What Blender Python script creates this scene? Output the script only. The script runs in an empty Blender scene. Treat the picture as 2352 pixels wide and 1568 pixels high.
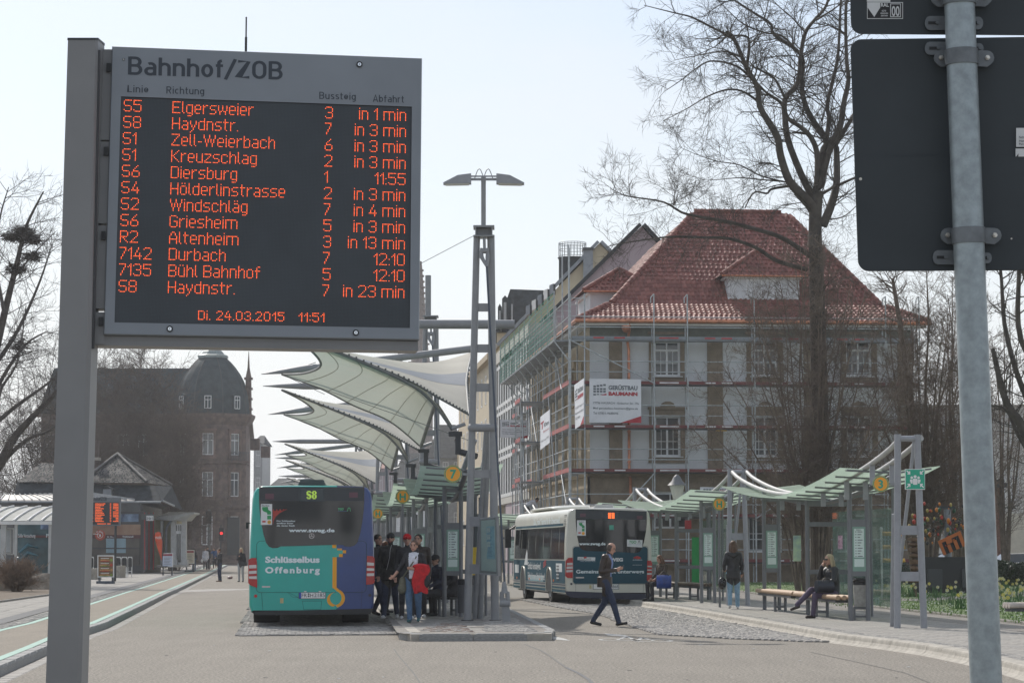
import bpy, bmesh, math, random
from mathutils import Vector as V, Matrix, Quaternion
sc = bpy.context.scene
R = math.radians
random.seed(7)
F = 5748.0; CU = 1176.0; CV = 784.0; EYE = 1.55; TH = R(4.79)
CAM = V((0, 0, EYE))
cd = bpy.data.cameras.new('camera'); cam = bpy.data.objects.new('camera', cd)
sc.collection.objects.link(cam); sc.camera = cam
cd.sensor_width = 36; cd.lens = 36*F/2352; cd.clip_start = 0.5; cd.clip_end = 6000
cam.location = CAM; cam.rotation_euler = (R(90)+TH, 0, 0)
SUN_AZ = R(-24); SUN_EL = R(41)          # azimuth measured from +Y towards +X
w = bpy.data.worlds.new('World'); sc.world = w; w.use_nodes = True
nt = w.node_tree; nt.nodes.clear()
sky = nt.nodes.new('ShaderNodeTexSky'); sky.sky_type = 'NISHITA'; sky.sun_disc = False
sky.sun_elevation = SUN_EL; sky.sun_rotation = SUN_AZ
sky.altitude = 0; sky.air_density = 1.0; sky.dust_density = 1.0; sky.ozone_density = 2.0
tc = nt.nodes.new('ShaderNodeTexCoord'); mp = nt.nodes.new('ShaderNodeMapping'); mp.inputs['Scale'].default_value = (1.2, 1.2, 3.5)
nz = nt.nodes.new('ShaderNodeTexNoise'); nz.inputs['Scale'].default_value = 2.6; nz.inputs['Detail'].default_value = 5; nz.inputs['Roughness'].default_value = .5
rp = nt.nodes.new('ShaderNodeValToRGB'); rp.color_ramp.elements[0].position = .38; rp.color_ramp.elements[1].position = .72
rp.color_ramp.elements[0].color = (.25, .25, .25, 1); rp.color_ramp.elements[1].color = (.75, .75, .75, 1)
mx = nt.nodes.new('ShaderNodeMix'); mx.data_type = 'RGBA'
bgn = nt.nodes.new('ShaderNodeBackground'); wo = nt.nodes.new('ShaderNodeOutputWorld')
SKYV = 7.3
nt.links.new(tc.outputs['Generated'], mp.inputs[0]); nt.links.new(mp.outputs[0], nz.inputs[0]); nt.links.new(nz.outputs[0], rp.inputs[0])
sx_ = nt.nodes.new('ShaderNodeSeparateXYZ'); nt.links.new(tc.outputs['Generated'], sx_.inputs[0])
hr = nt.nodes.new('ShaderNodeMapRange'); hr.interpolation_type = 'SMOOTHSTEP'; hr.inputs[1].default_value = .0; hr.inputs[2].default_value = .27; hr.inputs[3].default_value = .95; hr.inputs[4].default_value = .30; nt.links.new(sx_.outputs[2], hr.inputs[0])
mxm = nt.nodes.new('ShaderNodeMath'); mxm.operation = 'MAXIMUM'; nt.links.new(hr.outputs[0], mxm.inputs[0]); nt.links.new(rp.outputs[0], mxm.inputs[1])
nt.links.new(mxm.outputs[0], mx.inputs[0]); nt.links.new(sky.outputs[0], mx.inputs[6]); mx.inputs[7].default_value = (SKYV, SKYV*1.015, SKYV*1.04, 1)
nt.links.new(mx.outputs[2], bgn.inputs[0]); nt.links.new(bgn.outputs[0], wo.inputs[0]); bgn.inputs[1].default_value = 0.11
sd = bpy.data.lights.new('sun', 'SUN'); sun = bpy.data.objects.new('sun', sd); sc.collection.objects.link(sun)
sd.energy = 3.4; sd.angle = R(0.6); sd.color = (1, .94, .86)
SDIR = V((math.sin(SUN_AZ)*math.cos(SUN_EL), math.cos(SUN_AZ)*math.cos(SUN_EL), math.sin(SUN_EL)))
sun.rotation_euler = SDIR.to_track_quat('Z', 'Y').to_euler(); sun.location = (0, 0, 60)
sc.view_settings.view_transform = 'Standard'; sc.view_settings.look = 'None'
sc.view_settings.exposure = 0.2; sc.view_settings.gamma = 1; sc.view_settings.use_curve_mapping = False
sc.render.engine = 'CYCLES'; sc.cycles.max_bounces = 8; sc.cycles.transparent_max_bounces = 24; sc.cycles.volume_bounces = 1
HAZE = 0.00027
ct, st_ = math.cos(TH), math.sin(TH)
def ray(u, v):
 y = (CV-v)/F
 return V(((u-CU)/F, ct-y*st_, st_+y*ct))
def P(u, v, Y):
 d = ray(u, v); return CAM + d*(Y/d.y)
def G(u, v, z=0.0):
 d = ray(u, v); return CAM + d*((z-EYE)/d.z)
def onpl(u, v, o, n):
 d = ray(u, v); return CAM + d*((o-CAM).dot(n)/d.dot(n))
def uvof(p):                                   # world -> pixel (2352 wide frame)
 q = p-CAM; fwd = q.y*ct+q.z*st_; up = -q.y*st_+q.z*ct
 return CU+F*q.x/fwd, CV-F*up/fwd
class MB:
 def __init__(s): s.v = []; s.f = []; s.m = []; s.mats = []; s.sm = []
 def mi(s, mat):
  if mat not in s.mats: s.mats.append(mat)
  return s.mats.index(mat)
 def add(s, vs, fs, mat, smooth=False):
  b = len(s.v); i = s.mi(mat)
  s.v += [tuple(x) for x in vs]
  for f in fs: s.f.append(tuple(b+k for k in f)); s.m.append(i); s.sm.append(smooth)
  return s
 def quad(s, a, b, c, d, mat): return s.add([a, b, c, d], [(0, 1, 2, 3)], mat)
 def box(s, c, size, mat, M=None, rz=0):
  hx, hy, hz = size[0]/2, size[1]/2, size[2]/2
  vs = [V((x, y, z)) for x in (-hx, hx) for y in (-hy, hy) for z in (-hz, hz)]
  if rz: q = Matrix.Rotation(rz, 3, 'Z'); vs = [q@x for x in vs]
  if M is not None: vs = [M@x for x in vs]
  c = V(c); vs = [x+c for x in vs]
  return s.add(vs, [(0, 1, 3, 2), (4, 6, 7, 5), (0, 4, 5, 1), (2, 3, 7, 6), (0, 2, 6, 4), (1, 5, 7, 3)], mat)
 def bar(s, a, b, wd, ht, mat, up=V((0, 0, 1))):     # square bar from a to b
  a = V(a); b = V(b); d = (b-a)
  if d.length < 1e-6: return s
  d.normalize(); x = d.cross(V(up))
  if x.length < 1e-4: x = d.cross(V((1, 0, 0)))
  x.normalize(); z = x.cross(d).normalized(); x = x*wd/2; z = z*ht/2
  vs = [a-x-z, a+x-z, a+x+z, a-x+z, b-x-z, b+x-z, b+x+z, b-x+z]
  return s.add(vs, [(3, 2, 1, 0), (4, 5, 6, 7), (0, 1, 5, 4), (1, 2, 6, 5), (2, 3, 7, 6), (3, 0, 4, 7)], mat)
 def path(s, pts, rad, mat, n=8, caps=True, smooth=True, ell=None):
  pts = [V(p) for p in pts]; k = len(pts)
  if not hasattr(rad, '__len__'): rad = [rad]*k
  vs = []; fs = []; prev = None
  for i, p in enumerate(pts):
   d = (pts[min(i+1, k-1)]-pts[max(i-1, 0)])
   if d.length < 1e-9: d = V((0, 0, 1))
   d.normalize()
   if prev is None:
    x = d.cross(V((0, 1, 0)) if abs(d.y) < .9 else V((0, 0, 1)))
    if ell is not None: x = V(ell)-d*d.dot(V(ell))
   else: x = prev-d*d.dot(prev)
   x.normalize(); prev = x; y = d.cross(x)
   r = rad[i]; ra, rb = (r if hasattr(r, '__len__') else (r, r))
   for j in range(n):
    a = 2*math.pi*j/n; vs.append(p+x*(ra*math.cos(a))+y*(rb*math.sin(a)))
  for i in range(k-1):
   for j in range(n):
    fs.append((i*n+j, i*n+(j+1) % n, (i+1)*n+(j+1) % n, (i+1)*n+j))
  s.add(vs, fs, mat, smooth)
  if caps:
   s.add(vs[:n], [tuple(range(n-1, -1, -1))], mat); s.add(vs[-n:], [tuple(range(n))], mat)
  return s
 def cyl(s, a, b, r, mat, n=12, r2=None): return s.path([a, b], [r, r if r2 is None else r2], mat, n)
 def slab(s, poly, off, mat, side=None):            # polygon extruded by vector off
  poly = [V(p) for p in poly]; off = V(off); k = len(poly); nrm = V((0, 0, 0))
  for i in range(k): nrm += poly[i].cross(poly[(i+1) % k])
  top = [p+off for p in poly]; flip = nrm.dot(off) > 0
  a = tuple(range(k)); b = tuple(range(2*k-1, k-1, -1))
  s.add(poly+top, [a[::-1], b[::-1]] if flip else [a, b], mat)
  sd_ = [(i, (i+1) % k, k+(i+1) % k, k+i) if flip else (i, k+i, k+(i+1) % k, (i+1) % k) for i in range(k)]
  s.add(poly+top, sd_, side or mat); return s
 def sphere(s, c, r, mat, nu=10, nv=7, M=None):
  c = V(c); rr = r if hasattr(r, '__len__') else (r, r, r); vs = []; fs = []
  for i in range(nv+1):
   th = math.pi*i/nv
   for j in range(nu):
    ph = 2*math.pi*j/nu; p = V((rr[0]*math.sin(th)*math.cos(ph), rr[1]*math.sin(th)*math.sin(ph), rr[2]*math.cos(th)))
    if M is not None: p = M@p
    vs.append(c+p)
  for i in range(nv):
   for j in range(nu): fs.append((i*nu+j, (i+1)*nu+j, (i+1)*nu+(j+1) % nu, i*nu+(j+1) % nu))
  return s.add(vs, fs, mat, True)
 def disc(s, c, nrm, r, mat, n=20, thick=.004, r_in=None):
  c = V(c); nrm = V(nrm).normalized(); x = nrm.cross(V((0, 0, 1))); x.normalize(); y = nrm.cross(x)
  o = [c+x*r*math.cos(2*math.pi*i/n)+y*r*math.sin(2*math.pi*i/n) for i in range(n)]
  if r_in is None: return s.slab(o, nrm*thick, mat)
  q = [c+x*r_in*math.cos(2*math.pi*i/n)+y*r_in*math.sin(2*math.pi*i/n) for i in range(n)]
  vs = o+q+[p+nrm*thick for p in o]+[p+nrm*thick for p in q]; fs = []
  for i in range(n):
   j = (i+1) % n; fs += [(2*n+i, 2*n+j, 3*n+j, 3*n+i), (i, j, 2*n+j, 2*n+i), (n+j, n+i, 3*n+i, 3*n+j), (j, i, n+i, n+j)]
  return s.add(vs, fs, mat)
FR = {}
def link(o): sc.collection.objects.link(o)
def props(o, label=None, cat=None, group=None, kind=None):
 if label: o['label'] = label
 if cat: o['category'] = cat
 if group: o['group'] = group
 if kind: o['kind'] = kind
 return o
def thing(name, label, cat, loc=(0, 0, 0), rz=0, group=None, M=None):
 o = bpy.data.objects.new(name, None); link(o); o.empty_display_size = .2
 m = M if M is not None else Matrix.Translation(V(loc)) @ Matrix.Rotation(rz, 4, 'Z')
 o.matrix_world = m; FR[o.name] = m.copy()
 return props(o, label, cat, group)
def mesh_of(name, mb):
 me = bpy.data.meshes.new(name); me.from_pydata(mb.v, [], mb.f)
 for m in mb.mats: me.materials.append(m)
 me.polygons.foreach_set('material_index', mb.m); me.polygons.foreach_set('use_smooth', mb.sm); me.update()
 return me
def part(name, mb, parent=None, local=False, label=None, cat=None, group=None, kind=None):
 """one mesh object. world-space vertices are moved into the parent's frame unless local"""
 if isinstance(mb, MB): me = mesh_of(name, mb)
 else: me = mb
 o = bpy.data.objects.new(name, me); link(o)
 if parent is not None:
  M = FR.get(parent.name, Matrix.Identity(4)); FR[o.name] = M
  if not local: me.transform(M.inverted())
  o.parent = parent
 return props(o, label, cat, group, kind)
def solo(name, mb, label, cat, group=None, kind=None, loc=None):
 me = mesh_of(name, mb); o = bpy.data.objects.new(name, me); link(o)
 if loc is not None: me.transform(Matrix.Translation(-V(loc))); o.location = loc; FR[o.name] = Matrix.Translation(V(loc))
 return props(o, label, cat, group, kind)
def struct(name, mb, label=None): return part(name, mb, kind='structure', label=label)
def copy_tree(o, parent=None):
 c = o.copy(); link(c); FR[c.name] = FR.get(o.name, Matrix.Identity(4))
 if parent is not None: c.parent = parent
 for ch in [x for x in KIDS.get(o.name, [])]: copy_tree(ch, c)
 return c
KIDS = {}
def snapshot():
 KIDS.clear()
 for o in sc.collection.objects:
  if o.parent: KIDS.setdefault(o.parent.name, []).append(o)
def clone(src, Mnew, label, group=None):
 """copy of a thing with its parts, moved to the world matrix Mnew"""
 c = copy_tree(src); c.matrix_world = Mnew; FR[c.name] = Mnew.copy(); c['label'] = label
 if group: c['group'] = group
 return c
def lin(r, g, b):
 f = lambda c: (c/255/12.92) if c/255 <= .04045 else ((c/255+.055)/1.055)**2.4
 return (f(r), f(g), f(b))
MATS = {}
def mat(name, col, rough=.6, metal=0, var=.08, scale=3, bump=0, bscale=40, spec=.5, emit=0, trans=0, alpha=1, sheen=0, coat=0, col2=None, stretch=None, detail=4):
 if name in MATS: return MATS[name]
 m = bpy.data.materials.new(name); m.use_nodes = True; t = m.node_tree; b = t.nodes['Principled BSDF']; MATS[name] = m
 b.inputs['Roughness'].default_value = rough; b.inputs['Metallic'].default_value = metal
 b.inputs['Specular IOR Level'].default_value = spec
 if coat: b.inputs['Coat Weight'].default_value = coat; b.inputs['Coat Roughness'].default_value = .08
 c4 = (*col, 1); b.inputs['Base Color'].default_value = c4
 if emit: b.inputs['Emission Color'].default_value = c4; b.inputs['Emission Strength'].default_value = emit
 if trans: b.inputs['Transmission Weight'].default_value = trans
 if alpha < 1: b.inputs['Alpha'].default_value = alpha
 if var or bump:
  tc = t.nodes.new('ShaderNodeTexCoord'); src = tc.outputs['Object']
  if stretch:
   mp = t.nodes.new('ShaderNodeMapping'); mp.inputs['Scale'].default_value = stretch; t.links.new(src, mp.inputs[0]); src = mp.outputs[0]
 if var:
  n = t.nodes.new('ShaderNodeTexNoise'); n.inputs['Scale'].default_value = scale; n.inputs['Detail'].default_value = detail; n.inputs['Roughness'].default_value = .6
  t.links.new(src, n.inputs[0]); r = t.nodes.new('ShaderNodeValToRGB'); t.links.new(n.outputs[0], r.inputs[0])
  lo = tuple(c*(1-var*1.6) for c in col); hi = col2 or tuple(min(1, c*(1+var*1.6)) for c in col)
  r.color_ramp.elements[0].position = .3; r.color_ramp.elements[1].position = .7
  r.color_ramp.elements[0].color = (*lo, 1); r.color_ramp.elements[1].color = (*hi, 1)
  t.links.new(r.outputs[0], b.inputs['Base Color'])
 if bump:
  n2 = t.nodes.new('ShaderNodeTexNoise'); n2.inputs['Scale'].default_value = bscale; n2.inputs['Detail'].default_value = 3; t.links.new(src, n2.inputs[0])
  bp = t.nodes.new('ShaderNodeBump'); bp.inputs['Strength'].default_value = bump; bp.inputs['Distance'].default_value = .02
  t.links.new(n2.outputs[0], bp.inputs['Height']); t.links.new(bp.outputs[0], b.inputs['Normal'])
 return m
def glassmat(name, tint=(.8, .9, .85), op=.25, rough=.03, dirt=.1):
 """thin pane: partly see-through, partly tinted body, with fresnel gloss"""
 if name in MATS: return MATS[name]
 m = bpy.data.materials.new(name); m.use_nodes = True; t = m.node_tree; MATS[name] = m
 b = t.nodes['Principled BSDF']; out = t.nodes['Material Output']
 b.inputs['Base Color'].default_value = (*tint, 1); b.inputs['Roughness'].default_value = rough
 tr = t.nodes.new('ShaderNodeBsdfTransparent'); tr.inputs[0].default_value = (*[1-(1-c)*.13 for c in tint], 1)
 lw_ = t.nodes.new('ShaderNodeLayerWeight'); lw_.inputs[0].default_value = .5; fr = t.nodes.new('ShaderNodeMath'); fr.operation = 'POWER'; fr.inputs[1].default_value = 4.0; t.links.new(lw_.outputs['Facing'], fr.inputs[0])
 ad = t.nodes.new('ShaderNodeMath'); ad.operation = 'ADD'; ad.use_clamp = True
 tc = t.nodes.new('ShaderNodeTexCoord'); n = t.nodes.new('ShaderNodeTexNoise'); n.inputs['Scale'].default_value = 2.5; n.inputs['Detail'].default_value = 5
 mr = t.nodes.new('ShaderNodeMapRange'); mr.inputs[3].default_value = op-dirt; mr.inputs[4].default_value = op+dirt
 t.links.new(tc.outputs['Object'], n.inputs[0]); t.links.new(n.outputs[0], mr.inputs[0])
 t.links.new(fr.outputs[0], ad.inputs[0]); t.links.new(mr.outputs[0], ad.inputs[1])
 mxs = t.nodes.new('ShaderNodeMixShader'); t.links.new(ad.outputs[0], mxs.inputs[0]); t.links.new(tr.outputs[0], mxs.inputs[1]); t.links.new(b.outputs[0], mxs.inputs[2])
 t.links.new(mxs.outputs[0], out.inputs[0]); return m
def translucent(name, col, back, var=.1, scale=1.2, amount=.5, clear=0):
 if name in MATS: return MATS[name]
 m = mat(name, col, .6, var=var, scale=scale); t = m.node_tree; b = t.nodes['Principled BSDF']; out = t.nodes['Material Output']
 tl = t.nodes.new('ShaderNodeBsdfTranslucent'); tl.inputs[0].default_value = (*back, 1)
 mxs = t.nodes.new('ShaderNodeMixShader'); mxs.inputs[0].default_value = amount
 t.links.new(b.outputs[0], mxs.inputs[1]); t.links.new(tl.outputs[0], mxs.inputs[2]); t.links.new(mxs.outputs[0], out.inputs[0])
 if clear:
  tr = t.nodes.new('ShaderNodeBsdfTransparent'); tr.inputs[0].default_value = (.90, .95, .92, 1); m3 = t.nodes.new('ShaderNodeMixShader'); m3.inputs[0].default_value = clear; t.links.new(mxs.outputs[0], m3.inputs[1]); t.links.new(tr.outputs[0], m3.inputs[2]); t.links.new(m3.outputs[0], out.inputs[0])
 return m
M_steel = mat('painted_steel', (.25, .257, .264), .38, var=.05, scale=6, spec=.5)
M_steel2 = mat('pale_painted_steel', (.30, .31, .33), .4, var=.05, scale=8)
M_galv = mat('galvanised_steel', (.31, .355, .37), .45, .5, var=.13, scale=34, detail=8)
M_dark = mat('dark_metal', (.045, .048, .052), .5, var=.15)
M_black = mat('black_plastic', (.016, .017, .018), .5, var=.1)
M_rubber = mat('tyre_rubber', (.022, .021, .02), .85, var=.2, scale=12)
M_white = mat('white_paint', (.78, .78, .76), .45, var=.04)
M_conc = mat('kerb_concrete', (.36, .335, .29), .85, var=.16, scale=5, bump=.3, bscale=60, detail=8)
M_granite = mat('granite_kerb', (.27, .27, .262), .8, var=.22, scale=14, bump=.3, bscale=80, detail=8)
M_wood = mat('bench_wood', (.40, .27, .17), .55, var=.25, scale=4, stretch=(1, 12, 12))
M_orange = mat('sign_orange', (.82, .36, .03), .45, var=.03)
M_green = mat('sign_green', (.03, .33, .2), .45, var=.03)
M_red = mat('signal_red', (.45, .02, .02), .4, var=.05)
M_paper = mat('paper', (.62, .72, .68), .7, var=.03)
M_ink = mat('ink', (.05, .06, .07), .7, var=0)
M_copper = mat('copper_pipe', (.56, .24, .14), .38, .55, var=.2, scale=3)
M_chrome = mat('chrome', (.7, .7, .7), .12, 1, var=0)
G_win = mat('window_glass', (.045, .055, .06), .06, var=.3, scale=.5, spec=.8)
G_bus = mat('bus_glass', (.012, .014, .016), .05, var=.15, spec=.7)
G_shel = glassmat('shelter_glass', (.20, .30, .26), .07, dirt=.04)
G_roof = translucent('canopy_glass', (.42, .50, .43), (.66, .76, .66), var=.12, scale=2, amount=.6, clear=.32)
def text(s, o, xd, up, size, m, parent=None, name='lettering', bold=0, ext=.001, align='LEFT', local=False, width=None, slant=0, thick=0, space=1, mb=None):
 c = bpy.data.curves.new('t', 'FONT'); c.body = s; c.size = 1; c.offset = bold; c.align_x = align; c.space_character = space
 c.resolution_u = 3; c.shear = slant
 if ext and mb is None: c.extrude = 0
 to = bpy.data.objects.new('t', c); link(to); bpy.context.view_layer.update()
 dg = bpy.context.evaluated_depsgraph_get(); me = bpy.data.meshes.new_from_object(to.evaluated_get(dg))
 bpy.data.objects.remove(to); bpy.data.curves.remove(c)
 xd = V(xd).normalized(); up = V(up).normalized(); n = xd.cross(up)
 xs = [v.co.x for v in me.vertices]; ys = [v.co.y for v in me.vertices]
 kx = size
 if width and xs: kx = width/(max(xs)-min(xs))
 x0 = min(xs) if (width and align == 'LEFT') else 0
 o = V(o)
 vs = [o+xd*((v.co.x-x0)*kx)+up*(v.co.y*size)+n*(.001+ext) for v in me.vertices]
 fs = [tuple(p.vertices) for p in me.polygons]; bpy.data.meshes.remove(me)
 if mb is not None: mb.add(vs, fs, m); return mb
 b = MB(); b.add(vs, fs, m); return part(name, b, parent, local)
# ================================================================== GROUND
def asphalt(name, col, speck=.5, patch=.12, scale=55):
 m = mat(name, col, .92, var=0, spec=.3); t = m.node_tree; b = t.nodes['Principled BSDF']
 tc = t.nodes.new('ShaderNodeTexCoord'); N = lambda s, d: t.nodes.new('ShaderNodeTexNoise')
 n1 = t.nodes.new('ShaderNodeTexNoise'); n1.inputs['Scale'].default_value = scale; n1.inputs['Detail'].default_value = 3; n1.inputs['Roughness'].default_value = .8
 n2 = t.nodes.new('ShaderNodeTexNoise'); n2.inputs['Scale'].default_value = .35; n2.inputs['Detail'].default_value = 7; n2.inputs['Roughness'].default_value = .65
 n3 = t.nodes.new('ShaderNodeTexNoise'); n3.inputs['Scale'].default_value = 1.1; n3.inputs['Detail'].default_value = 4
 mp = t.nodes.new('ShaderNodeMapping'); mp.inputs['Scale'].default_value = (3, .25, 1); t.links.new(tc.outputs['Object'], mp.inputs[0]); t.links.new(mp.outputs[0], n3.inputs[0])
 for n in (n1, n2): t.links.new(tc.outputs['Object'], n.inputs[0])
 r1 = t.nodes.new('ShaderNodeMapRange'); r1.inputs[1].default_value = .3; r1.inputs[2].default_value = .7; r1.inputs[3].default_value = 1-speck; r1.inputs[4].default_value = 1+speck
 r2 = t.nodes.new('ShaderNodeMapRange'); r2.inputs[1].default_value = .3; r2.inputs[2].default_value = .7; r2.inputs[3].default_value = 1-patch; r2.inputs[4].default_value = 1+patch
 r3 = t.nodes.new('ShaderNodeMapRange'); r3.inputs[1].default_value = .35; r3.inputs[2].default_value = .65; r3.inputs[3].default_value = 1-patch*.6; r3.inputs[4].default_value = 1+patch*.6
 t.links.new(n1.outputs[0], r1.inputs[0]); t.links.new(n2.outputs[0], r2.inputs[0]); t.links.new(n3.outputs[0], r3.inputs[0])
 a = t.nodes.new('ShaderNodeMath'); a.operation = 'MULTIPLY'; t.links.new(r1.outputs[0], a.inputs[0]); t.links.new(r2.outputs[0], a.inputs[1])
 a2 = t.nodes.new('ShaderNodeMath'); a2.operation = 'MULTIPLY'; t.links.new(a.outputs[0], a2.inputs[0]); t.links.new(r3.outputs[0], a2.inputs[1])
 vm = t.nodes.new('ShaderNodeVectorMath'); vm.operation = 'SCALE'; vm.inputs[0].default_value = col; t.links.new(a2.outputs[0], vm.inputs['Scale'])
 t.links.new(vm.outputs[0], b.inputs['Base Color'])
 bp = t.nodes.new('ShaderNodeBump'); bp.inputs['Strength'].default_value = .35; bp.inputs['Distance'].default_value = .01; t.links.new(n1.outputs[0], bp.inputs['Height']); t.links.new(bp.outputs[0], b.inputs['Normal'])
 return m
M_road = asphalt('road_asphalt', (.220, .200, .170), .9, .07, 26)
M_path = asphalt('cycle_path_surface', (.235, .207, .168), .35, .06, 26)
M_pave = asphalt('pavement_surface', (.215, .20, .18), .4, .14, 22)
M_band = asphalt('grey_band', (.165, .165, .165), .2, .06, 30)
M_soil = mat('soil', (.12, .09, .06), .95, var=.3, scale=3, bump=.5, bscale=20)
M_lawn = mat('lawn_grass', (.075, .125, .028), .9, var=.35, scale=2.2, bump=.6, bscale=60, detail=8)
M_mint = mat('mint_line_paint', (.20, .36, .30), .7, var=.1, scale=6, detail=8)
M_line = mat('worn_white_paint', (.42, .42, .40), .8, var=.25, scale=9, detail=8)
SETT = [mat('sett_stone_a', (.31, .295, .27), .8, var=.2, scale=9), mat('sett_stone_b', (.26, .248, .23), .8, var=.2, scale=9), mat('sett_stone_c', (.33, .31, .285), .8, var=.2, scale=9)]
SLABM = [mat('slab_stone_a', (.265, .25, .225), .85, var=.2, scale=5, detail=8), mat('slab_stone_b', (.235, .225, .205), .85, var=.2, scale=5, detail=8)]
M_joint = mat('joint_sand', (.20, .186, .162), .95, var=.2, scale=20)
b = MB(); b.quad((-1500, -300, -.05), (1500, -300, -.05), (1500, 3000, -.05), (-1500, 3000, -.05), mat('far_ground', (.17, .165, .14), .95, var=.2, scale=.1))
struct('ground', b)
b = MB(); b.quad((-60, -20, 0), (60, -20, 0), (60, 420, 0), (-60, 420, 0), M_road); road = struct('road', b)
def poly_xy(pts): return [(p.x, p.y) for p in pts]
def offs(line, d):                       # offset a polyline to the left (positive) of travel
 out = []
 for i, p in enumerate(line):
  a = V(line[max(i-1, 0)]); c = V(line[min(i+1, len(line)-1)]); t = (c-a).normalized(); out.append(V((p[0]-t.y*d, p[1]+t.x*d)))
 return out
def strip(l1, l2, z, m, name, parent=None, kind='structure'):
 b = MB(); vs = [(p[0], p[1], z) for p in l1]+[(p[0], p[1], z) for p in l2]; n = len(l1)
 b.add(vs, [(i, i+1, n+i+1, n+i) for i in range(n-1)], m)
 return part(name, b, parent, kind=kind if parent is None else None)
def resample(line, step):
 out = [V(line[0])]; acc = 0;
 for i in range(len(line)-1):
  a = V(line[i]); c = V(line[i+1]); L = (c-a).length; t = step-acc
  while t <= L: out.append(a+(c-a)*(t/L)); t += step
  acc = L-(t-step)
 return out
UNIT = {}
def unit_box(m):                        # slightly worn block: chamfered top, no underside
 if m.name in UNIT: return UNIT[m.name]
 h = .5; c = .07; vs = [(-h, -h, 0), (h, -h, 0), (h, h, 0), (-h, h, 0)]+[(-h, -h, .8), (h, -h, .8), (h, h, .8), (-h, h, .8)]+[(-h+c, -h+c, 1), (h-c, -h+c, 1), (h-c, h-c, 1), (-h+c, h-c, 1)]
 fs = [(0, 1, 5, 4), (1, 2, 6, 5), (2, 3, 7, 6), (3, 0, 4, 7), (4, 5, 9, 8), (5, 6, 10, 9), (6, 7, 11, 10), (7, 4, 8, 11), (8, 9, 10, 11)]
 me = bpy.data.meshes.new('block'); me.from_pydata(vs, [], fs); me.materials.append(m); UNIT[m.name] = me; return me
def inview(p, mu=60, lo=-40, hi=1640):
 if p.y < 5: return False
 u, v = uvof(p); return -mu < u < 2352+mu and lo < v < hi
def pieces(parent, name, items, stuffname=None, limit=300, mesher=None):
 """items: (centre of the foot, (sx,sy,sz), rz, material[, tilt]) -- largest in view single, rest joined"""
 items = [it for it in items if inview(V(it[0]))]
 items.sort(key=lambda it: -max(it[1])*min(it[1][0], it[1][1])/max(it[0][1], 1)**2)
 inv = FR.get(parent.name, Matrix.Identity(4)).inverted() if parent else Matrix.Identity(4)
 rest = MB()
 for k, it in enumerate(items):
  c, s, rz, m = it[:4]
  M = Matrix.Translation(V(c)) @ Matrix.Rotation(rz, 4, 'Z')
  if len(it) > 4 and it[4] is not None: M = Matrix.Translation(V(c)) @ it[4].to_4x4()
  M = inv @ M @ Matrix.Diagonal((*s, 1))
  me = (mesher or unit_box)(m)
  if k < limit:
   o = bpy.data.objects.new(name, me); link(o); o.parent = parent; o.matrix_local = M; FR[o.name] = FR.get(parent.name, Matrix.Identity(4)) if parent else Matrix.Identity(4)
  else:
   rest.add([M@v.co for v in me.vertices], [tuple(p.vertices) for p in me.polygons], m)
 if rest.v: part(stuffname or name+'_rest', rest, parent, local=True, kind='stuff')
rnd = random.Random(3)
KLuv = [(0, 1554), (106, 1505), (190.5, 1462), (244, 1444), (317.4, 1406), (390.7, 1367), (410, 1358.5), (483.5, 1320.6), (522.5, 1299)]
KL = [G(u, v, 0).xy for u, v in KLuv]
d0 = (KL[0]-KL[1]).normalized(); KL = [KL[0]+d0*26]+KL
ZL = .12
def oc(d): return offs(KL, d)
strip(oc(.18), oc(30), ZL-.012, M_joint, 'left_pavement_bed')
path_o = strip(oc(.34), oc(1.42), ZL+.004, M_path, 'cycle_path')
strip(oc(.20), oc(.34), ZL+.008, M_mint, 'cycle_path_line')
strip(oc(1.42), oc(1.56), ZL+.008, M_mint, 'cycle_path_line')
strip(oc(2.02), oc(2.42), ZL+.004, M_band, 'pavement_band')
lp = strip(oc(6.2), oc(30), ZL-.004, M_pave, 'left_pavement')
leftkerb = thing('kerb', '', '', (0, 0, 0)); leftkerb['kind'] = 'structure'
for k in ('label', 'category'):
 if k in leftkerb: del leftkerb[k]
st = []; kr = resample(oc(.09), 1.0)
for i in range(len(kr)-1):
 a, c = kr[i], kr[i+1]; m_ = (a+c)/2; rz = math.atan2((c-a).y, (c-a).x)
 st.append(((m_.x, m_.y, -.04), (.985, .17, ZL+.055+rnd.uniform(-.003, .003)), rz, M_granite))
pieces(leftkerb, 'kerb_stone', st)
st = []
for k in range(3):
 q = resample(oc(1.66+.125*k), .14)
 for i in range(len(q)-1):
  a, c = q[i], q[i+1]; rz = math.atan2((c-a).y, (c-a).x)
  st.append((((a.x+c.x)/2, (a.y+c.y)/2, ZL-.05), (.128, .112, .058+rnd.uniform(-.006, .006)), rz+rnd.uniform(-.06, .06), SETT[rnd.randrange(3)]))
pieces(path_o, 'sett', st, 'setts')
st = []
for k in range(6):
 q = resample(oc(2.74+.62*k), .62)
 for i in range(len(q)-1):
  a, c = q[i], q[i+1]; rz = math.atan2((c-a).y, (c-a).x)
  st.append((((a.x+c.x)/2, (a.y+c.y)/2, ZL-.05), (.607, .607, .052+rnd.uniform(-.003, .003)), rz, SLABM[rnd.randrange(2)]))
pieces(lp, 'paving_slab', st, 'paving_slabs')
st = []; q = resample(oc(-.12), .22)
for i in range(len(q)-1):
 a, c = q[i], q[i+1]; rz = math.atan2((c-a).y, (c-a).x)
 st.append((((a.x+c.x)/2, (a.y+c.y)/2, -.04), (.21, .2, .046+rnd.uniform(-.003, .003)), rz, SETT[rnd.randrange(3)]))
pieces(leftkerb, 'gutter_sett', st, 'gutter_setts', 200)
st = []
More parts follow.
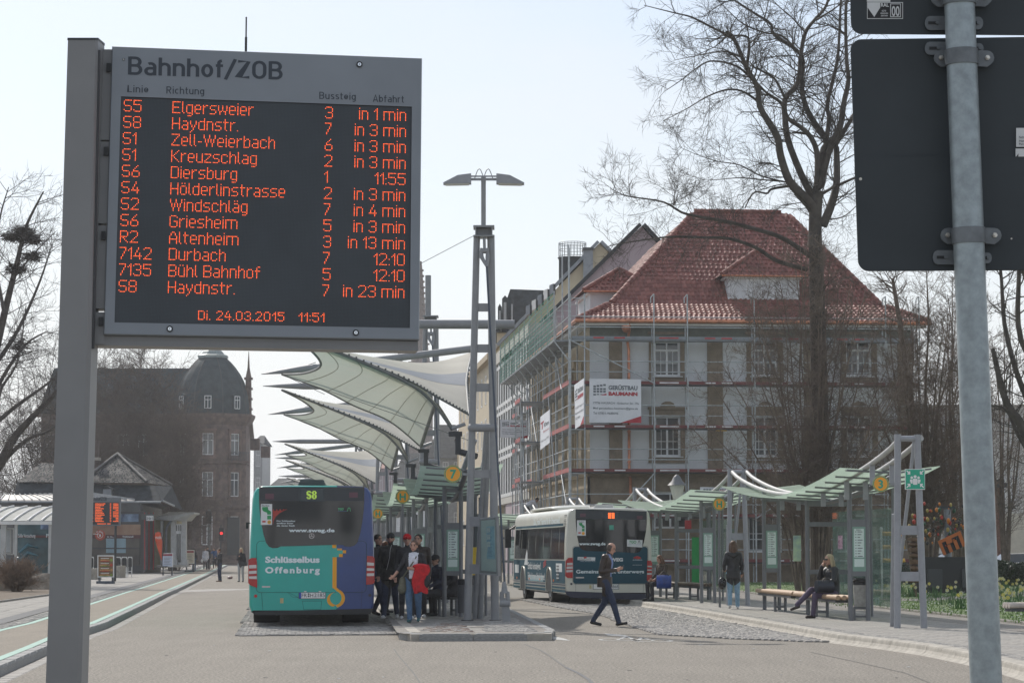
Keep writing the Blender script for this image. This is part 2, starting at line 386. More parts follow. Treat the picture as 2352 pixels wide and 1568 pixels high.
for (ua, va, ub, vb, rows) in ((412, 1359, 600, 1352, 3), (485, 1321, 600, 1319, 4)):
 A = G(ua, va).xy; B = G(ub, vb).xy; t = (B-A).normalized(); nn = V((-t.y, t.x)); L = (B-A).length
 for r_ in range(rows*2):
  x = 0
  while x < L:
   p = A+t*x+nn*(r_*.32); st.append(((p.x, p.y, -.04), (.30, .30, .046+rnd.uniform(-.003, .004)), math.atan2(t.y, t.x), SETT[2])); x += .32
pieces(road, 'band_sett', st, 'band_setts', 120)
so = [G(0, 1383, ZL), G(120, 1366, ZL), G(198, 1358, ZL), G(200, 1330, ZL), G(-60, 1335, ZL), G(-160, 1400, ZL)]
b = MB(); b.slab([p+V((0, 0, .004)) for p in so], (0, 0, .03), M_soil); struct('planting_bed', b)
edge = [so[0].xy+(so[0].xy-so[1].xy)*1.5]+[p.xy for p in so[:3]]
st = []; q = resample(edge, .5)
for i in range(len(q)-1):
 a, c = q[i], q[i+1]; st.append((((a.x+c.x)/2, (a.y+c.y)/2, ZL-.03), (.48, .08, .09), math.atan2((c-a).y, (c-a).x), SLABM[0]))
pieces(lp, 'edging_stone', st)
def fill(poly, sx, sy, ang, z0, mats, parent, name, stuff, jit=.008, arc=0, hgt=.05, limit=300):
 xs = [p[0] for p in poly]; ys = [p[1] for p in poly]; c, s = math.cos(ang), math.sin(ang); out = []
 cx, cy = sum(xs)/len(xs), sum(ys)/len(ys); Rm = max(math.hypot(x-cx, y-cy) for x, y in zip(xs, ys))
 nx = int(Rm/sx)+1; ny = int(Rm/sy)+1
 def inside(x, y):
  r = False; n = len(poly); j = n-1
  for i in range(n):
   if (poly[i][1] > y) != (poly[j][1] > y) and x < (poly[j][0]-poly[i][0])*(y-poly[i][1])/(poly[j][1]-poly[i][1])+poly[i][0]: r = not r
   j = i
  return r
 for i in range(-nx, nx):
  for j in range(-ny, ny):
   a = i*sx+(sx/2 if j % 2 else 0); bb = j*sy+(arc*math.sin(a*2.2) if arc else 0)
   x = cx+a*c-bb*s; y = cy+a*s+bb*c
   if inside(x, y): out.append(((x+rnd.uniform(-jit, jit), y+rnd.uniform(-jit, jit), z0), (sx*.9, sy*.88, hgt+rnd.uniform(-.006, .006)), ang+rnd.uniform(-.05, .05), mats[rnd.randrange(len(mats))]))
 pieces(parent, name, out, stuff, limit)
bay = [G(545, 1460.5).xy, G(700, 1459).xy, G(925, 1458).xy, G(868, 1396).xy, G(735, 1300).xy, G(660, 1300).xy, G(610, 1340).xy, G(576, 1393).xy]
b = MB(); b.add([(p.x, p.y, .004) for p in bay], [tuple(range(len(bay)))], M_joint); bay1 = struct('bus_bay', b)
near = [p for p in bay if p.y < 75]+[G(600, 1370).xy, G(840, 1370).xy]
near = [bay[0], bay[1], bay[2], bay[3], G(835, 1362).xy, G(592, 1362).xy, bay[7]]
fill(near, .16, .16, R(5), -.02, SETT, bay1, 'sett', 'setts')
bay2p = [G(1195, 1377).xy, G(1252, 1389).xy, G(1381, 1412).xy, G(1436, 1434).xy, G(1518, 1458).xy, G(1700, 1468).xy, G(1905, 1475.5).xy, G(1738, 1443).xy, G(1547, 1407.5).xy, G(1447, 1391).xy, G(1330, 1365).xy, G(1200, 1340).xy, G(1110, 1340).xy, G(1120, 1358).xy]
b = MB(); b.add([(p.x, p.y, .004) for p in bay2p], [tuple(range(len(bay2p)))], M_joint); bay2 = struct('bus_bay', b)
fill([(p.x, p.y) for p in bay2p[:10]]+[tuple(G(1330, 1372).xy)], .15, .15, R(12), -.02, SETT, bay2, 'sett', 'setts', arc=.12)
b = MB()
def gline(pts, wd, z=.004, mt=M_band, bb=None):
 q = [G(u, v).xy for u, v in pts]; l1 = offs(q, wd/2); l2 = offs(q, -wd/2); n = len(q)
 vs = [(p[0], p[1], z) for p in l1]+[(p[0], p[1], z) for p in l2]; (bb or b).add(vs, [(i, n+i, n+i+1, i+1) for i in range(n-1)], mt)
M_tar = mat('tar_seam', (.10, .095, .085), .7, var=.2, scale=8)
gline([(1205, 1479), (1240, 1492), (1262, 1505), (1285, 1522), (1300, 1532)], .035, mt=M_tar)
gline([(1300, 1532), (1330, 1546), (1352, 1560), (1372, 1580)], .05, mt=M_band)
gline([(905, 1490), (915, 1505), (930, 1522), (950, 1545), (985, 1600)], .02, mt=M_tar)
gline([(1862, 1497), (1960, 1518), (2080, 1545), (2180, 1585)], .02, mt=M_tar)
gline([(192, 1497), (222, 1497)], .012, mt=M_tar)
part('tar_seam', b, road)
b = MB()
for (cu, cv) in ((1418, 1468.5), (1502, 1471)):
 c = G(cu, cv).xy; n = 20; ro, ri = .34, .27
 vs = [(c.x+ro*math.cos(6.2832*i/n), c.y+ro*1.7*math.sin(6.2832*i/n), .0045) for i in range(n)]+[(c.x+ri*math.cos(6.2832*i/n), c.y+ri*1.7*math.sin(6.2832*i/n), .0045) for i in range(n)]
 b.add(vs, [(i, (i+1) % n, n+(i+1) % n, n+i) for i in range(n)], M_line)
gline([(1418, 1468.5), (1440, 1461), (1476, 1464), (1462, 1471), (1418, 1468.5)], .07, .0045, M_line)
gline([(1440, 1461), (1462, 1471)], .06, .0045, M_line); gline([(1476, 1464), (1502, 1471)], .06, .0045, M_line)
gline([(1390, 1455.5), (1432, 1459.5)], .09, .0045, M_line)
b.add([(*G(u, v).xy, .0046) for u, v in ((1388, 1454), (1396, 1458.6), (1446, 1462), (1436, 1458))], [(0, 1, 2, 3)], M_line)
part('bicycle_marking', b, road)
b = MB(); b.add([(*G(u, v).xy, .0045) for u, v in ((1268, 1459), (1246, 1466), (1310, 1471), (1300, 1467))], [(0, 1, 2, 3)], M_line); part('painted_edge', b, road)
rl = random.Random(5); b = MB()
for k in range(26):
 u = rl.uniform(200, 2200); v = rl.uniform(1475, 1560); c = G(u, v, .006); s = rl.uniform(.01, .03); a = rl.uniform(0, 6)
 b.box(c, (s*2, s, .004), M_white if k % 3 else M_dark, rz=a)
part('litter', b, None, kind='stuff')
ZI = .125; ID = V((-.0865, .9962))
isl_f = [G(926, 1468), G(944, 1472), G(1266, 1470.5), G(1272, 1462)]
isl = [p.xy for p in isl_f]; isl += [G(1163, 1405).xy, G(1145, 1372).xy]; y9 = 200
isl += [V((isl[-1].x+ID.x/ID.y*(y9-isl[-1].y), y9)), V((G(862, 1400).x-.0865*(y9-G(862, 1400).y), y9)), G(835, 1372).xy, G(862, 1398).xy]
b = MB(); b.slab([(p.x, p.y, 0.0) for p in isl], (0, 0, ZI-.004), M_conc); isl_o = struct('platform', b)
ins = [(p.x, p.y) for p in isl]
b = MB(); b.add([(p.x+(.12 if p.x < -3 else -.12), p.y+(.15 if k < 4 else 0), ZI) for k, p in enumerate(isl)], [tuple(range(len(isl)))], M_pave); struct('platform_surface', b)
st = []; q = resample([isl[0]+V((-.0, .05)), isl[1]+V((.02, .09)), isl[2]+V((-.05, .09)), isl[3]+V((-.09, .02))], .95)
for i in range(len(q)-1):
 a, c = q[i], q[i+1]; st.append((((a.x+c.x)/2, (a.y+c.y)/2-.03, -.02), ((c-a).length-.012, .17, ZI+.026), math.atan2((c-a).y, (c-a).x), M_granite))
a, c = isl[3], isl[4]; st2 = resample([a+V((-.05, 0)), c+V((-.05, 0))], .98)
for i in range(len(st2)-1):
 a, c = st2[i], st2[i+1]; st.append((((a.x+c.x)/2, (a.y+c.y)/2, -.02), (.97, .16, ZI+.026), math.atan2((c-a).y, (c-a).x), M_granite))
pieces(isl_o, 'kerb_stone', st)
fr = [tuple(G(u, v, ZI).xy) for u, v in ((968, 1449), (1085, 1451), (1060, 1433), (1005, 1430))]
fill(fr, .12, .12, R(8), ZI-.03, [mat('red_brown_sett', (.20, .15, .125), .85, var=.25, scale=9), SETT[1]], isl_o, 'sett', 'setts', hgt=.04, limit=150)
fr = [tuple(G(u, v, ZI).xy) for u, v in ((1115, 1450), (1238, 1450), (1160, 1410), (1115, 1410))]
fill(fr, .14, .14, R(3), ZI-.03, [SETT[0], SETT[1]], isl_o, 'sett', 'platform_setts', hgt=.04, limit=150)
fr = [tuple(G(u, v, ZI).xy) for u, v in ((918, 1437), (962, 1449), (1110, 1451), (1112, 1375), (876, 1375))]
fill(fr, .5, .5, R(-5), ZI-.03, SLABM, isl_o, 'paving_slab', 'paving_slabs', hgt=.033, limit=200)
def buskerb(line, parent, h, step=1.0, side=1):
 q = resample(line, step); prof = [(0, 0), (.04, .012), (.085, .035), (.115, .075), (.125, .12), (.135, h-.012), (.16, h), (.34, h), (.34, 0)]
 for i in range(len(q)-1):
  a, c = q[i], q[i+1]
  if not inview(V((a.x, a.y, 0)), 200): continue
  t = (c-a).normalized(); n = V((-t.y, t.x))*side; g = .006; bb = MB(); vs = []
  for p in (a+t*g, c-t*g):
   for (o_, z) in prof: vs.append((p.x+n.x*o_, p.y+n.y*o_, z))
  k = len(prof); fs = [(j, (j+1) % k, k+(j+1) % k, k+j) for j in range(k)]+[tuple(range(k)), tuple(range(2*k-1, k-1, -1))]
  if side > 0: fs = [f[::-1] for f in fs]
  bb.add(vs, fs, M_conc); part('kerb_stone', bb, parent)
lk = [isl[0]+V((-.02, -.05)), G(862, 1399).xy+V((-.1, 0)), G(835, 1373).xy+V((-.1, 0)), G(800, 1340).xy]
buskerb(lk, isl_o, ZI+.006, side=-1)
KRuv = [(1200, 1336), (1330, 1364), (1447, 1391), (1547, 1407.5), (1640, 1425), (1738, 1443), (1905.6, 1475.5), (2020, 1490), (2115, 1504), (2225, 1527), (2298, 1547), (2390, 1575)]
KR = [G(u, v).xy for u, v in KRuv]; KR.append(KR[-1]+(KR[-1]-KR[-2])*8)
ZR = .15
b = MB(); big = KR+[V((40, KR[-1].y)), V((40, 140)), V((KR[0].x, 140))]
b2 = offs(KR, .3); base = list(b2)+[V((40, KR[-1].y)), V((40, 230)), V((b2[0].x-9, 230))]
b.slab([(p.x, p.y, 0) for p in base], (0, 0, ZR-.004), M_conc); rp_o = struct('right_pavement', b)
b = MB(); b.add([(p.x, p.y, ZR) for p in base], [tuple(range(len(base)))], M_pave); struct('right_pavement_surface', b)
rk = thing('kerb', None, None); rk['kind'] = 'structure'
buskerb(KR, rk, ZR+.004, side=1)
st = []
for k in range(2):
 q = resample(offs(KR, .42+.13*k), .13)
 for i in range(len(q)-1):
  a, c = q[i], q[i+1]; st.append((((a.x+c.x)/2, (a.y+c.y)/2, ZR-.04), (.115, .11, .045+rnd.uniform(-.004, .004)), math.atan2((c-a).y, (c-a).x), SETT[rnd.randrange(2)]))
pieces(rp_o, 'sett', st, 'setts', 200)
st = []
for k in range(6):
 q = resample(offs(KR, .88+.5*k), .5)
 for i in range(len(q)-1):
  a, c = q[i], q[i+1]; st.append((((a.x+c.x)/2, (a.y+c.y)/2, ZR-.04), (.488, .488, .046+rnd.uniform(-.002, .002)), math.atan2((c-a).y, (c-a).x), SLABM[rnd.randrange(2)]))
pieces(rp_o, 'paving_slab', st, 'paving_slabs', 300)
LE = [G(u, v, ZR).xy for u, v in ((1500, 1335), (1653, 1352), (1744, 1365), (2000, 1394), (2217, 1417), (2352, 1433), (2560, 1460))]
lw = list(LE)+[V((30, 40)), V((34, 112)), V((4.5, 112))]
b = MB(); b.slab([(p.x, p.y, ZR-.02) for p in lw], (0, 0, .06), M_lawn); lawn = struct('lawn', b)
st = []; q = resample(LE, .5)
for i in range(len(q)-1):
 a, c = q[i], q[i+1]; st.append((((a.x+c.x)/2, (a.y+c.y)/2, ZR-.03), (.485, .09, .085), math.atan2((c-a).y, (c-a).x), SLABM[0]))
pieces(lawn, 'edging_stone', st, 'edging_stones')
b = MB(); pp = [G(1980, 1374, .2).xy, G(2110, 1379, .2).xy, G(2352, 1368, .2).xy, G(2400, 1362, .2).xy, G(2400, 1357, .2).xy, G(2100, 1373, .2).xy]
b.add([(p.x, p.y, ZR+.046) for p in pp], [tuple(range(len(pp)))], M_pave); struct('garden_path', b)
b = MB(); rg = random.Random(9); g1 = mat('grass_blade', (.10, .19, .035), .8, var=.2); g2 = mat('daisy', (.75, .75, .7), .8, var=0)
for k in range(9000):
 u = rg.uniform(1600, 2400); v = rg.uniform(1338, 1432); p = G(u, v, ZR+.04)
 if p.y > 110: continue
 el = [1352+(u-1653)*.15, 1394+(u-2000)*.11][u > 2000]
 if v < 0 or v > el-1: continue
 a = rg.uniform(0, 6.3); h = rg.uniform(.03, .09); w_ = .012; q = V((math.cos(a)*w_, math.sin(a)*w_, 0)); tip = V((rg.uniform(-.03, .03), rg.uniform(-.03, .03), h))
 b.add([p-q, p+q, p+tip], [(0, 1, 2)], g1)
 if k % 9 == 0: b.box(p+V((0, 0, .06)), (.03, .03, .012), g2)
part('grass', b, None, kind='stuff')
def arc_(cx, cy, rx, ry, a0, a1, n=8): return [(cx+rx*math.cos(R(a0+(a1-a0)*k/n)), cy+ry*math.sin(R(a0+(a1-a0)*k/n))) for k in range(n+1)]
_h = .066; _x = .72; _n = [(_h, 0), (_h, _x)]; _arch = arc_(.255, .46, .19, .195, 180, 0)+[(.445, 0)]
_bowl = lambda cx: arc_(cx, .36, .185, .295, 0, 360, 16)
DIN = {'B': (.60, [[(_h, 0), (_h, 1)], [(_h, _h), (.32, _h)]+arc_(.33, .29, .20, .225, -90, 90)+[(_h, .515)], [(_h, .935), (.30, .935)]+arc_(.31, .725, .185, .21, 90, -90)+[(_h, .515)]]),
 'a': (.52, [[(.44, 0), (.44, .45)]+arc_(.27, .47, .17, .185, 0, 125), [(.44, .39), (.25, .39)]+arc_(.22, .225, .155, .165, 90, 270)+[(.30, .06), (.44, .12)]]),
 'h': (.52, [[(_h, 0), (_h, 1)], _arch]), 'n': (.52, [_n, _arch]), 'o': (.51, [_bowl(.252)]), 'f': (.37, [[(.15, 0), (.15, .80)]+arc_(.29, .80, .14, .135, 180, 95), [(.02, _x-.06), (.33, _x-.06)]]),
 '/': (.40, [[(-.02, -.1), (.40, 1.05)]]), 'Z': (.55, [[(.03, .935), (.49, .935), (.05, .066), (.52, .066)]]), 'O': (.63, [arc_(.31, .66, .235, .275, 0, 180)+arc_(.31, .34, .235, .275, 180, 360)+[(.545, .66)]]),
 'L': (.50, [[(_h, 1), (_h, .066), (.48, .066)]]), 'i': (.18, [[(.09, 0), (.09, _x)], [(.09, .87), (.09, 1.0)]]), 'e': (.52, [[(.09, .36), (.43, .36)]+arc_(.255, .38, .18, .275, 0, 320, 14)]),
 'R': (.60, [[(_h, 0), (_h, 1)], [(_h, .935), (.30, .935)]+arc_(.31, .71, .20, .225, 90, -90)+[(_h, .485)], [(.28, .485), (.50, 0)]]), 'c': (.47, [arc_(.255, .36, .185, .295, 50, 310, 14)]), 't': (.36, [[(.14, .95), (.14, .17)]+arc_(.25, .17, .11, .11, 180, 270)+[(.31, .06)], [(.02, _x-.06), (.32, _x-.06)]]),
 'u': (.52, [[(.07, _x), (.07, .26)]+arc_(.255, .255, .185, .195, 180, 360)+[(.44, _x)], [(.44, 0), (.44, .5)]]), 'g': (.53, [_bowl(.25), [(.44, _x), (.44, .0)]+arc_(.26, -.04, .18, .17, 0, -130)]), 's': (.46, [arc_(.24, .53, .155, .13, 30, 200)+[(.20, .38), (.29, .34)]+arc_(.24, .195, .16, .135, 20, -150)]),
 'A': (.62, [[(.03, 0), (.30, .97), (.57, 0)], [(.13, .27), (.47, .27)]]), 'b': (.52, [[(_h, 0), (_h, 1)], _bowl(.265)]), 'r': (.36, [_n, arc_(.255, .46, .19, .195, 180, 75)])}
def din(s, cap, w=.125):
 """flat stroke lettering: list of (x, y) quads in metres, and the total width"""
 out = []; x0 = 0
 for ch in s:
  wd, st = DIN[ch]
  for pl in st:
   q = []
   for i, p in enumerate(pl):
    a = V(pl[max(i-1, 0)]); c = V(pl[min(i+1, len(pl)-1)])
    if pl[0] == pl[-1] or (V(pl[0])-V(pl[-1])).length < .01: a = V(pl[i-1]) if i else V(pl[-2]); c = V(pl[i+1]) if i < len(pl)-1 else V(pl[1])
    t = (c-a); t = t.normalized() if t.length > 1e-6 else V((0, 1)); d0 = (V(p)-a); d1 = (c-V(p)); k = 1
    if d0.length > 1e-6 and d1.length > 1e-6: k = min(2.2, 1/max(.35, t.dot(d1.normalized())))
    nn = V((-t.y, t.x))*w/2*k; q.append((V(p)+nn, V(p)-nn))
   for i in range(len(q)-1): out.append([((x0+v_.x)*cap, v_.y*cap) for v_ in (q[i][0], q[i][1], q[i+1][1], q[i+1][0])])
  x0 += wd+.09
 return out, (x0-.09)*cap
# ================================================================== LED FONT
GL = {}
def g_(c, s): GL[c] = s.split('/')
g_('S', '.XXXXX/X/X/X/.XXXX/.....X/.....X/X....X/.XXXX'); g_('5', 'XXXXXX/X/X/XXXXX/.....X/.....X/.....X/X....X/.XXXX')
g_('8', '.XXXX/X....X/X....X/X....X/.XXXX/X....X/X....X/X....X/.XXXX'); g_('1', '..X/.XX/X.X/..X/..X/..X/..X/..X/..X')
g_('2', '.XXXX/X....X/.....X/.....X/....X/...X/..X/.X/XXXXXX'); g_('3', '.XXXX/X....X/.....X/.....X/..XXX/.....X/.....X/X....X/.XXXX')
g_('4', '...X/...X/..X/..X/.X..X/.X..X/XXXXXX/....X/....X'); g_('6', '....X/...X/..X/.X/.XXXX/X....X/X....X/X....X/.XXXX')
g_('7', 'XXXXX/....X/....X/...X/...X/..X/..X/.X/.X'); g_('0', '.XXXX/X....X/X....X/X....X/X....X/X....X/X....X/X....X/.XXXX')
g_('E', 'XXXXXX/X/X/X/XXXXX/X/X/X/XXXXXX'); g_('H', 'X....X/X....X/X....X/X....X/XXXXXX/X....X/X....X/X....X/X....X')
g_('Z', 'XXXXXX/.....X/....X/...X/..X/..X/.X/X/XXXXXX'); g_('K', 'X....X/X...X/X..X/X.X/XX/X.X/X..X/X...X/X....X')
g_('D', 'XXXXX/X....X/X....X/X....X/X....X/X....X/X....X/X....X/XXXXX'); g_('W', 'X...X...X/X...X...X/X...X...X/.X.X.X.X/.X.X.X.X/.X.X.X.X/..X...X/..X...X/..X...X')
g_('G', '.XXXX/X....X/X/X/X..XXX/X....X/X....X/X....X/.XXXX'); g_('A', '..XX/.X..X/.X..X/X....X/X....X/XXXXXX/X....X/X....X/X....X')
g_('R', 'XXXXX/X....X/X....X/X....X/XXXXX/X.X/X..X/X...X/X....X'); g_('B', 'XXXXX/X....X/X....X/X....X/XXXXX/X....X/X....X/X....X/XXXXX')
g_('a', '//.XXX/....X/....X/.XXXX/X...X/X...X/.XXXX'); g_('b', 'X/X/X.XX/XX..X/X...X/X...X/X...X/X...X/XXXX'); g_('c', '//.XXX/X...X/X/X/X/X...X/.XXX')
g_('d', '....X/....X/.XXXX/X...X/X...X/X...X/X...X/X...X/.XXXX'); g_('e', '//.XXX/X...X/X...X/XXXXX/X/X/.XXX'); g_('f', '..XX/.X/.X/XXXX/.X/.X/.X/.X/.X')
g_('g', '//.XXXX/X...X/X...X/X...X/X...X/X...X/.XXXX/....X/.XXX'); g_('h', 'X/X/X.XX/XX..X/X...X/X...X/X...X/X...X/X...X'); g_('i', 'X//X/X/X/X/X/X/X')
g_('l', 'X/X/X/X/X/X/X/X/.X'); g_('m', '//XXXXXXXX/X...X...X/X...X...X/X...X...X/X...X...X/X...X...X/X...X...X'); g_('n', '//XXXX/X...X/X...X/X...X/X...X/X...X/X...X')
g_('o', '//.XXX/X...X/X...X/X...X/X...X/X...X/.XXX'); g_('r', '//X.XX/XX/X/X/X/X/X'); g_('s', '//.XXXX/X/X/.XXX/....X/....X/XXXX'); g_('t', '.X/.X/XXXX/.X/.X/.X/.X/.X/..X')
g_('u', '//X...X/X...X/X...X/X...X/X...X/X...X/.XXXX'); g_('w', '//X..X..X/X..X..X/X..X..X/X..X..X/.XX.XX/.X...X/.X...X'); g_('y', '//X...X/X...X/X...X/.X.X/.X.X/..X/..X/.X/X')
g_('z', '//XXXXX/....X/...X/..X/.X/X/XXXXX'); g_('ö', '.X.X//.XXX/X...X/X...X/X...X/X...X/X...X/.XXX'); g_('ä', '.X.X//.XXX/....X/....X/.XXXX/X...X/X...X/.XXXX'); g_('ü', '.X.X//X...X/X...X/X...X/X...X/X...X/X...X/.XXXX')
g_('.', '////////X'); g_(':', '////X////X'); g_('-', '/////XXX'); g_(' ', '')
SM = {'2': '.XXX/X...X/....X/...X/..X/.X/XXXXX', '4': '..X/.X/.X.X/X..X/XXXXX/...X/...X', '0': '.XXX/X...X/X...X/X...X/X...X/X...X/.XXX', '3': '.XXX/X...X/....X/..XX/....X/X...X/.XXX',
      '1': '..X/.XX/X.X/..X/..X/..X/..X', '5': 'XXXXX/X/XXXX/....X/....X/X...X/.XXX', 'D': 'XXXX/X...X/X...X/X...X/X...X/X...X/XXXX', 'i': 'X//X/X/X/X/X', '.': '//////X', ':': '//X///X', ' ': ''}
SM = {k: s.split('/') for k, s in SM.items()}
def led_dots(s, col, row, font=GL, right=False):
 out = []; x = 0
 for ch in s:
  rows = font.get(ch, []); wd = max([len(r) for r in rows]+[0]) or 2
  for j, r in enumerate(rows):
   for i, c in enumerate(r):
    if c == 'X': out.append((x+i, row+j))
  x += wd+1
 off = col-(x-2) if right else col
 return [(c+off, r) for c, r in out]
# ================================================================== DEPARTURE BOARD
M_hous = mat('board_housing_paint', (.225, .25, .278), .42, var=.05, scale=2, spec=.45)
M_hous2 = mat('board_post_paint', (.215, .218, .22), .42, var=.06, scale=1.5, bump=.04, bscale=200)
M_scr = mat('led_screen', (.034, .042, .050), .35, var=.1, scale=3, spec=.5)
def emis(name, col, s): return mat(name, col, .5, var=0, emit=s)
M_led = emis('lit_led', (1, .13, .028), 2.1)
M_let = mat('board_letter_ink', (.035, .045, .06), .5, var=0)
BL = P(237.9, 768, 12.85); TL = P(257.4, 105.6, 12.9); BR = P(963.4, 780.3, 13.1)
bx = (BR-BL); bu = (TL-BL); bn = bx.cross(bu).normalized()          # bn faces the camera? check
if bn.y > 0: bn = -bn
bxn = bx.normalized(); bun = (bu-bxn*bu.dot(bxn)).normalized()
def B_(u, v, d=0): return onpl(u, v, BL, bn)+bn*d
sign = thing('departure_board', 'large grey electronic departure board, orange text lines under the heading Bahnhof/ZOB', 'departure board', (P(147, 1568, 12.7).x, 12.85, 0))
def rect3(u0, v0, u1, v1, u2, v2, u3, v3, d=0): return [B_(u0, v0, d), B_(u1, v1, d), B_(u2, v2, d), B_(u3, v3, d)]
b = MB(); fcs = [B_(257.4, 105.6), B_(970, 133.3), B_(963.4, 780.3), B_(237.9, 768)]; scs = [B_(277.9, 221.7), B_(946, 245.4), B_(941.3, 753.2), B_(263, 740.2)]
bk = [p-bn*.17 for p in fcs]; fr_ = [p-bn*.012 for p in fcs]
mid = [p+(sum(fcs, V())/4-p).normalized()*.006 for p in fcs]
b.add(mid+scs, [(0, 4, 5, 1), (1, 5, 6, 2), (2, 6, 7, 3), (3, 7, 4, 0)], M_hous)
b.add(mid+fr_, [(i, (i+1) % 4, 4+(i+1) % 4, 4+i) for i in range(4)], M_hous)
b.add(fr_+bk, [(i, (i+1) % 4, 4+(i+1) % 4, 4+i) for i in range(4)]+[(7, 6, 5, 4)], M_hous)
ins_ = [p-bn*.01 for p in scs]; b.add(scs+ins_, [(i, 4+i, 4+(i+1) % 4, (i+1) % 4) for i in range(4)], M_dark)
housing = part('housing', b, sign)
b = MB(); b.add([p-bn*.0095 for p in scs], [(0, 3, 2, 1)], M_scr);
part('screen', b, sign)
def SC(c, r, d=-.006):
 s = c/212; t = r/165; a = scs[0]+(scs[1]-scs[0])*s; e = scs[3]+(scs[2]-scs[3])*s; return a+(e-a)*t+bn*d
b = MB(); M_off = mat('unlit_led', (.07, .085, .095), .4, var=0); hx = bxn*.0011; hu = bun*.0011
for c in range(1, 212):
 for r in range(1, 165):
  p = SC(c, r, -.008); b.add([p-hx-hu, p+hx-hu, p+hx+hu, p-hx+hu], [(0, 1, 2, 3)], M_off)
part('unlit_led_grid', b, sign, kind='stuff')
LINES = [('S5', 'Elgersweier', '3', 'in 1 min'), ('S8', 'Haydnstr.', '7', 'in 3 min'), ('S1', 'Zell-Weierbach', '6', 'in 3 min'), ('S1', 'Kreuzschlag', '2', 'in 3 min'), ('S6', 'Diersburg', '1', '11:55'),
         ('S4', 'Hölderlinstrasse', '2', 'in 3 min'), ('S2', 'Windschläg', '7', 'in 4 min'), ('S6', 'Griesheim', '5', 'in 3 min'), ('R2', 'Altenheim', '3', 'in 13 min'), ('7142', 'Durbach', '7', '12:10'), ('7135', 'Bühl Bahnhof', '5', '12:10'), ('S8', 'Haydnstr.', '7', 'in 23 min')]
def led_row(dots, nm='led_text'):
 b = MB(); r_ = .0022
 for c, r in dots:
  p = SC(c+.5, r+.5, -.004); b.add([p+bxn*r_*math.cos(k*math.pi/3)+bun*r_*math.sin(k*math.pi/3) for k in range(6)]+[p+bn*.002], [(k, (k+1) % 6, 6) for k in range(6)], M_led)
 part(nm, b, sign, kind='stuff')
for i, (a, d_, s_, t_) in enumerate(LINES):
 r = 2+12*i
 led_row(led_dots(a, 2, r)+led_dots(d_, 37, r)+led_dots(s_, 148, r)+led_dots(t_, 207, r, right=True))
led_row(led_dots('Di. 24.03.2015', 59, 155, SM)+led_dots('11:51', 131, 155, SM))
def btext(s, u0, v0, u1, cap, bold=0, thick=.0):
 a = B_(u0, v0, .0015); e = B_(u1, v0, .0015); qs, wt = din(s, cap/5748*12.95, .15 if cap > 30 else .115); kx = (e-a).dot(bxn)/wt; b = MB()
 for i, q in enumerate(qs): b.add([a+bxn*(x*kx)+bun*y+bn*(.00003*(i % 9)) for x, y in q], [(0, 1, 2, 3)], M_let)
 part('lettering', b, sign)
btext('Bahnhof/ZOB', 294.3, 171.8, 649, 42.6, .012)
for s, x0, x1, y in (('Linie', 347, 442, 358), ('Richtung', 521, 692, 364), ('Bussteig', 1206, 1371, 388), ('Abfahrt', 1447, 1587, 401)):
 btext(s, 114.84+.5127*x0, 28.71+.5127*y, 114.84+.5127*x1, 17, .008)
for (u, v) in ((825.5, 148.7), (389.7, 755.2), (817.2, 763.9)):
 b = MB(); c = B_(u, v); b.disc(c, bn, .0165, M_black, 20, .006); b.disc(c+bn*.006, bn, .0095, M_chrome, 16, .002); b.bar(c+bn*.0095-bun*.005, c+bn*.0095+bun*.005, .003, .002, M_black, up=bn); part('lock', b, sign)
b = MB(); c = B_(284, 137); b.slab([c-bxn*.006-bun*.006, c+bxn*.006-bun*.006, c+bxn*.006+bun*.006, c-bxn*.006+bun*.006], bn*.002, M_dark); b.disc(c+bn*.002, bn, .003, M_white, 10, .001); part('light_sensor', b, sign)
b = MB(); q = [B_(212, 768, -.04), B_(962.5, 781.5, -.04), B_(962.5, 803.5, -.04), B_(210, 790.5, -.04)]; b.slab(q, -bn*.14, M_hous2); part('support_beam', b, sign)
b = MB()
z2 = lambda x, y: (114.84+.5127*x, 28.71+.5127*y)
pn = [(228, 160, 276, 190), ]
ys = [(160, 566), (574, 940), (950, 1322), (1338, 1482)]
for k, (y0, y1) in enumerate(ys):
 f0 = 228-(y0-160)*.031; f1 = 228-(y1-160)*.031; e0 = 277-(y0-160)*.030; e1 = 277-(y1-160)*.030
 q = [B_(*z2(f0, y0), -.03), B_(*z2(e0+6, y0), -.03), B_(*z2(e1+6, y1), -.03), B_(*z2(f1, y1), -.03)]
 bb = MB(); bb.slab(q, -bn*.12, M_hous2); hp = part('hinge_panel', bb, sign)
 yb = (225, 600, 978, 1362)[k]; xo = (253, 241, 230, 218)[k]
 q = [B_(*z2(xo, yb), -.012), B_(*z2(xo+20, yb), -.012), B_(*z2(xo+19, yb+38), -.012), B_(*z2(xo-1, yb+38), -.012)]
 bb = MB(); bb.slab(q, -bn*.02, M_black); part('hinge', bb, hp)
 c = B_(*z2(f0+4, y0+28), -.026); bb = MB(); bb.disc(c, bn, .005, M_chrome, 10, .006); part('bolt', bb, hp)
pf = lambda u, v, d=0: P(u, v, 12.78)+V((0, d, 0))
def post_ring(ul, uf, ur, v): return [pf(ul, v), pf(uf, v), P(ur, v, 12.80), P(ur+3, v, 12.80)+V((0.004, .14, 0)), pf(ul+2, v, .15)]
rings = [post_ring(155.9, 219, 225, 92.5), post_ring(134, 199, 209.5, 800), post_ring(105, 177.7, 186.8, 1568)]
a_, c_ = rings[1], rings[2]; ext_ = []
for i in range(5):
 d = (c_[i]-a_[i]); d = d/d.z; ext_.append(c_[i]-d*c_[i].z)
rings.append(ext_); b = MB(); vs = [p for r in rings for p in r]; fs = []
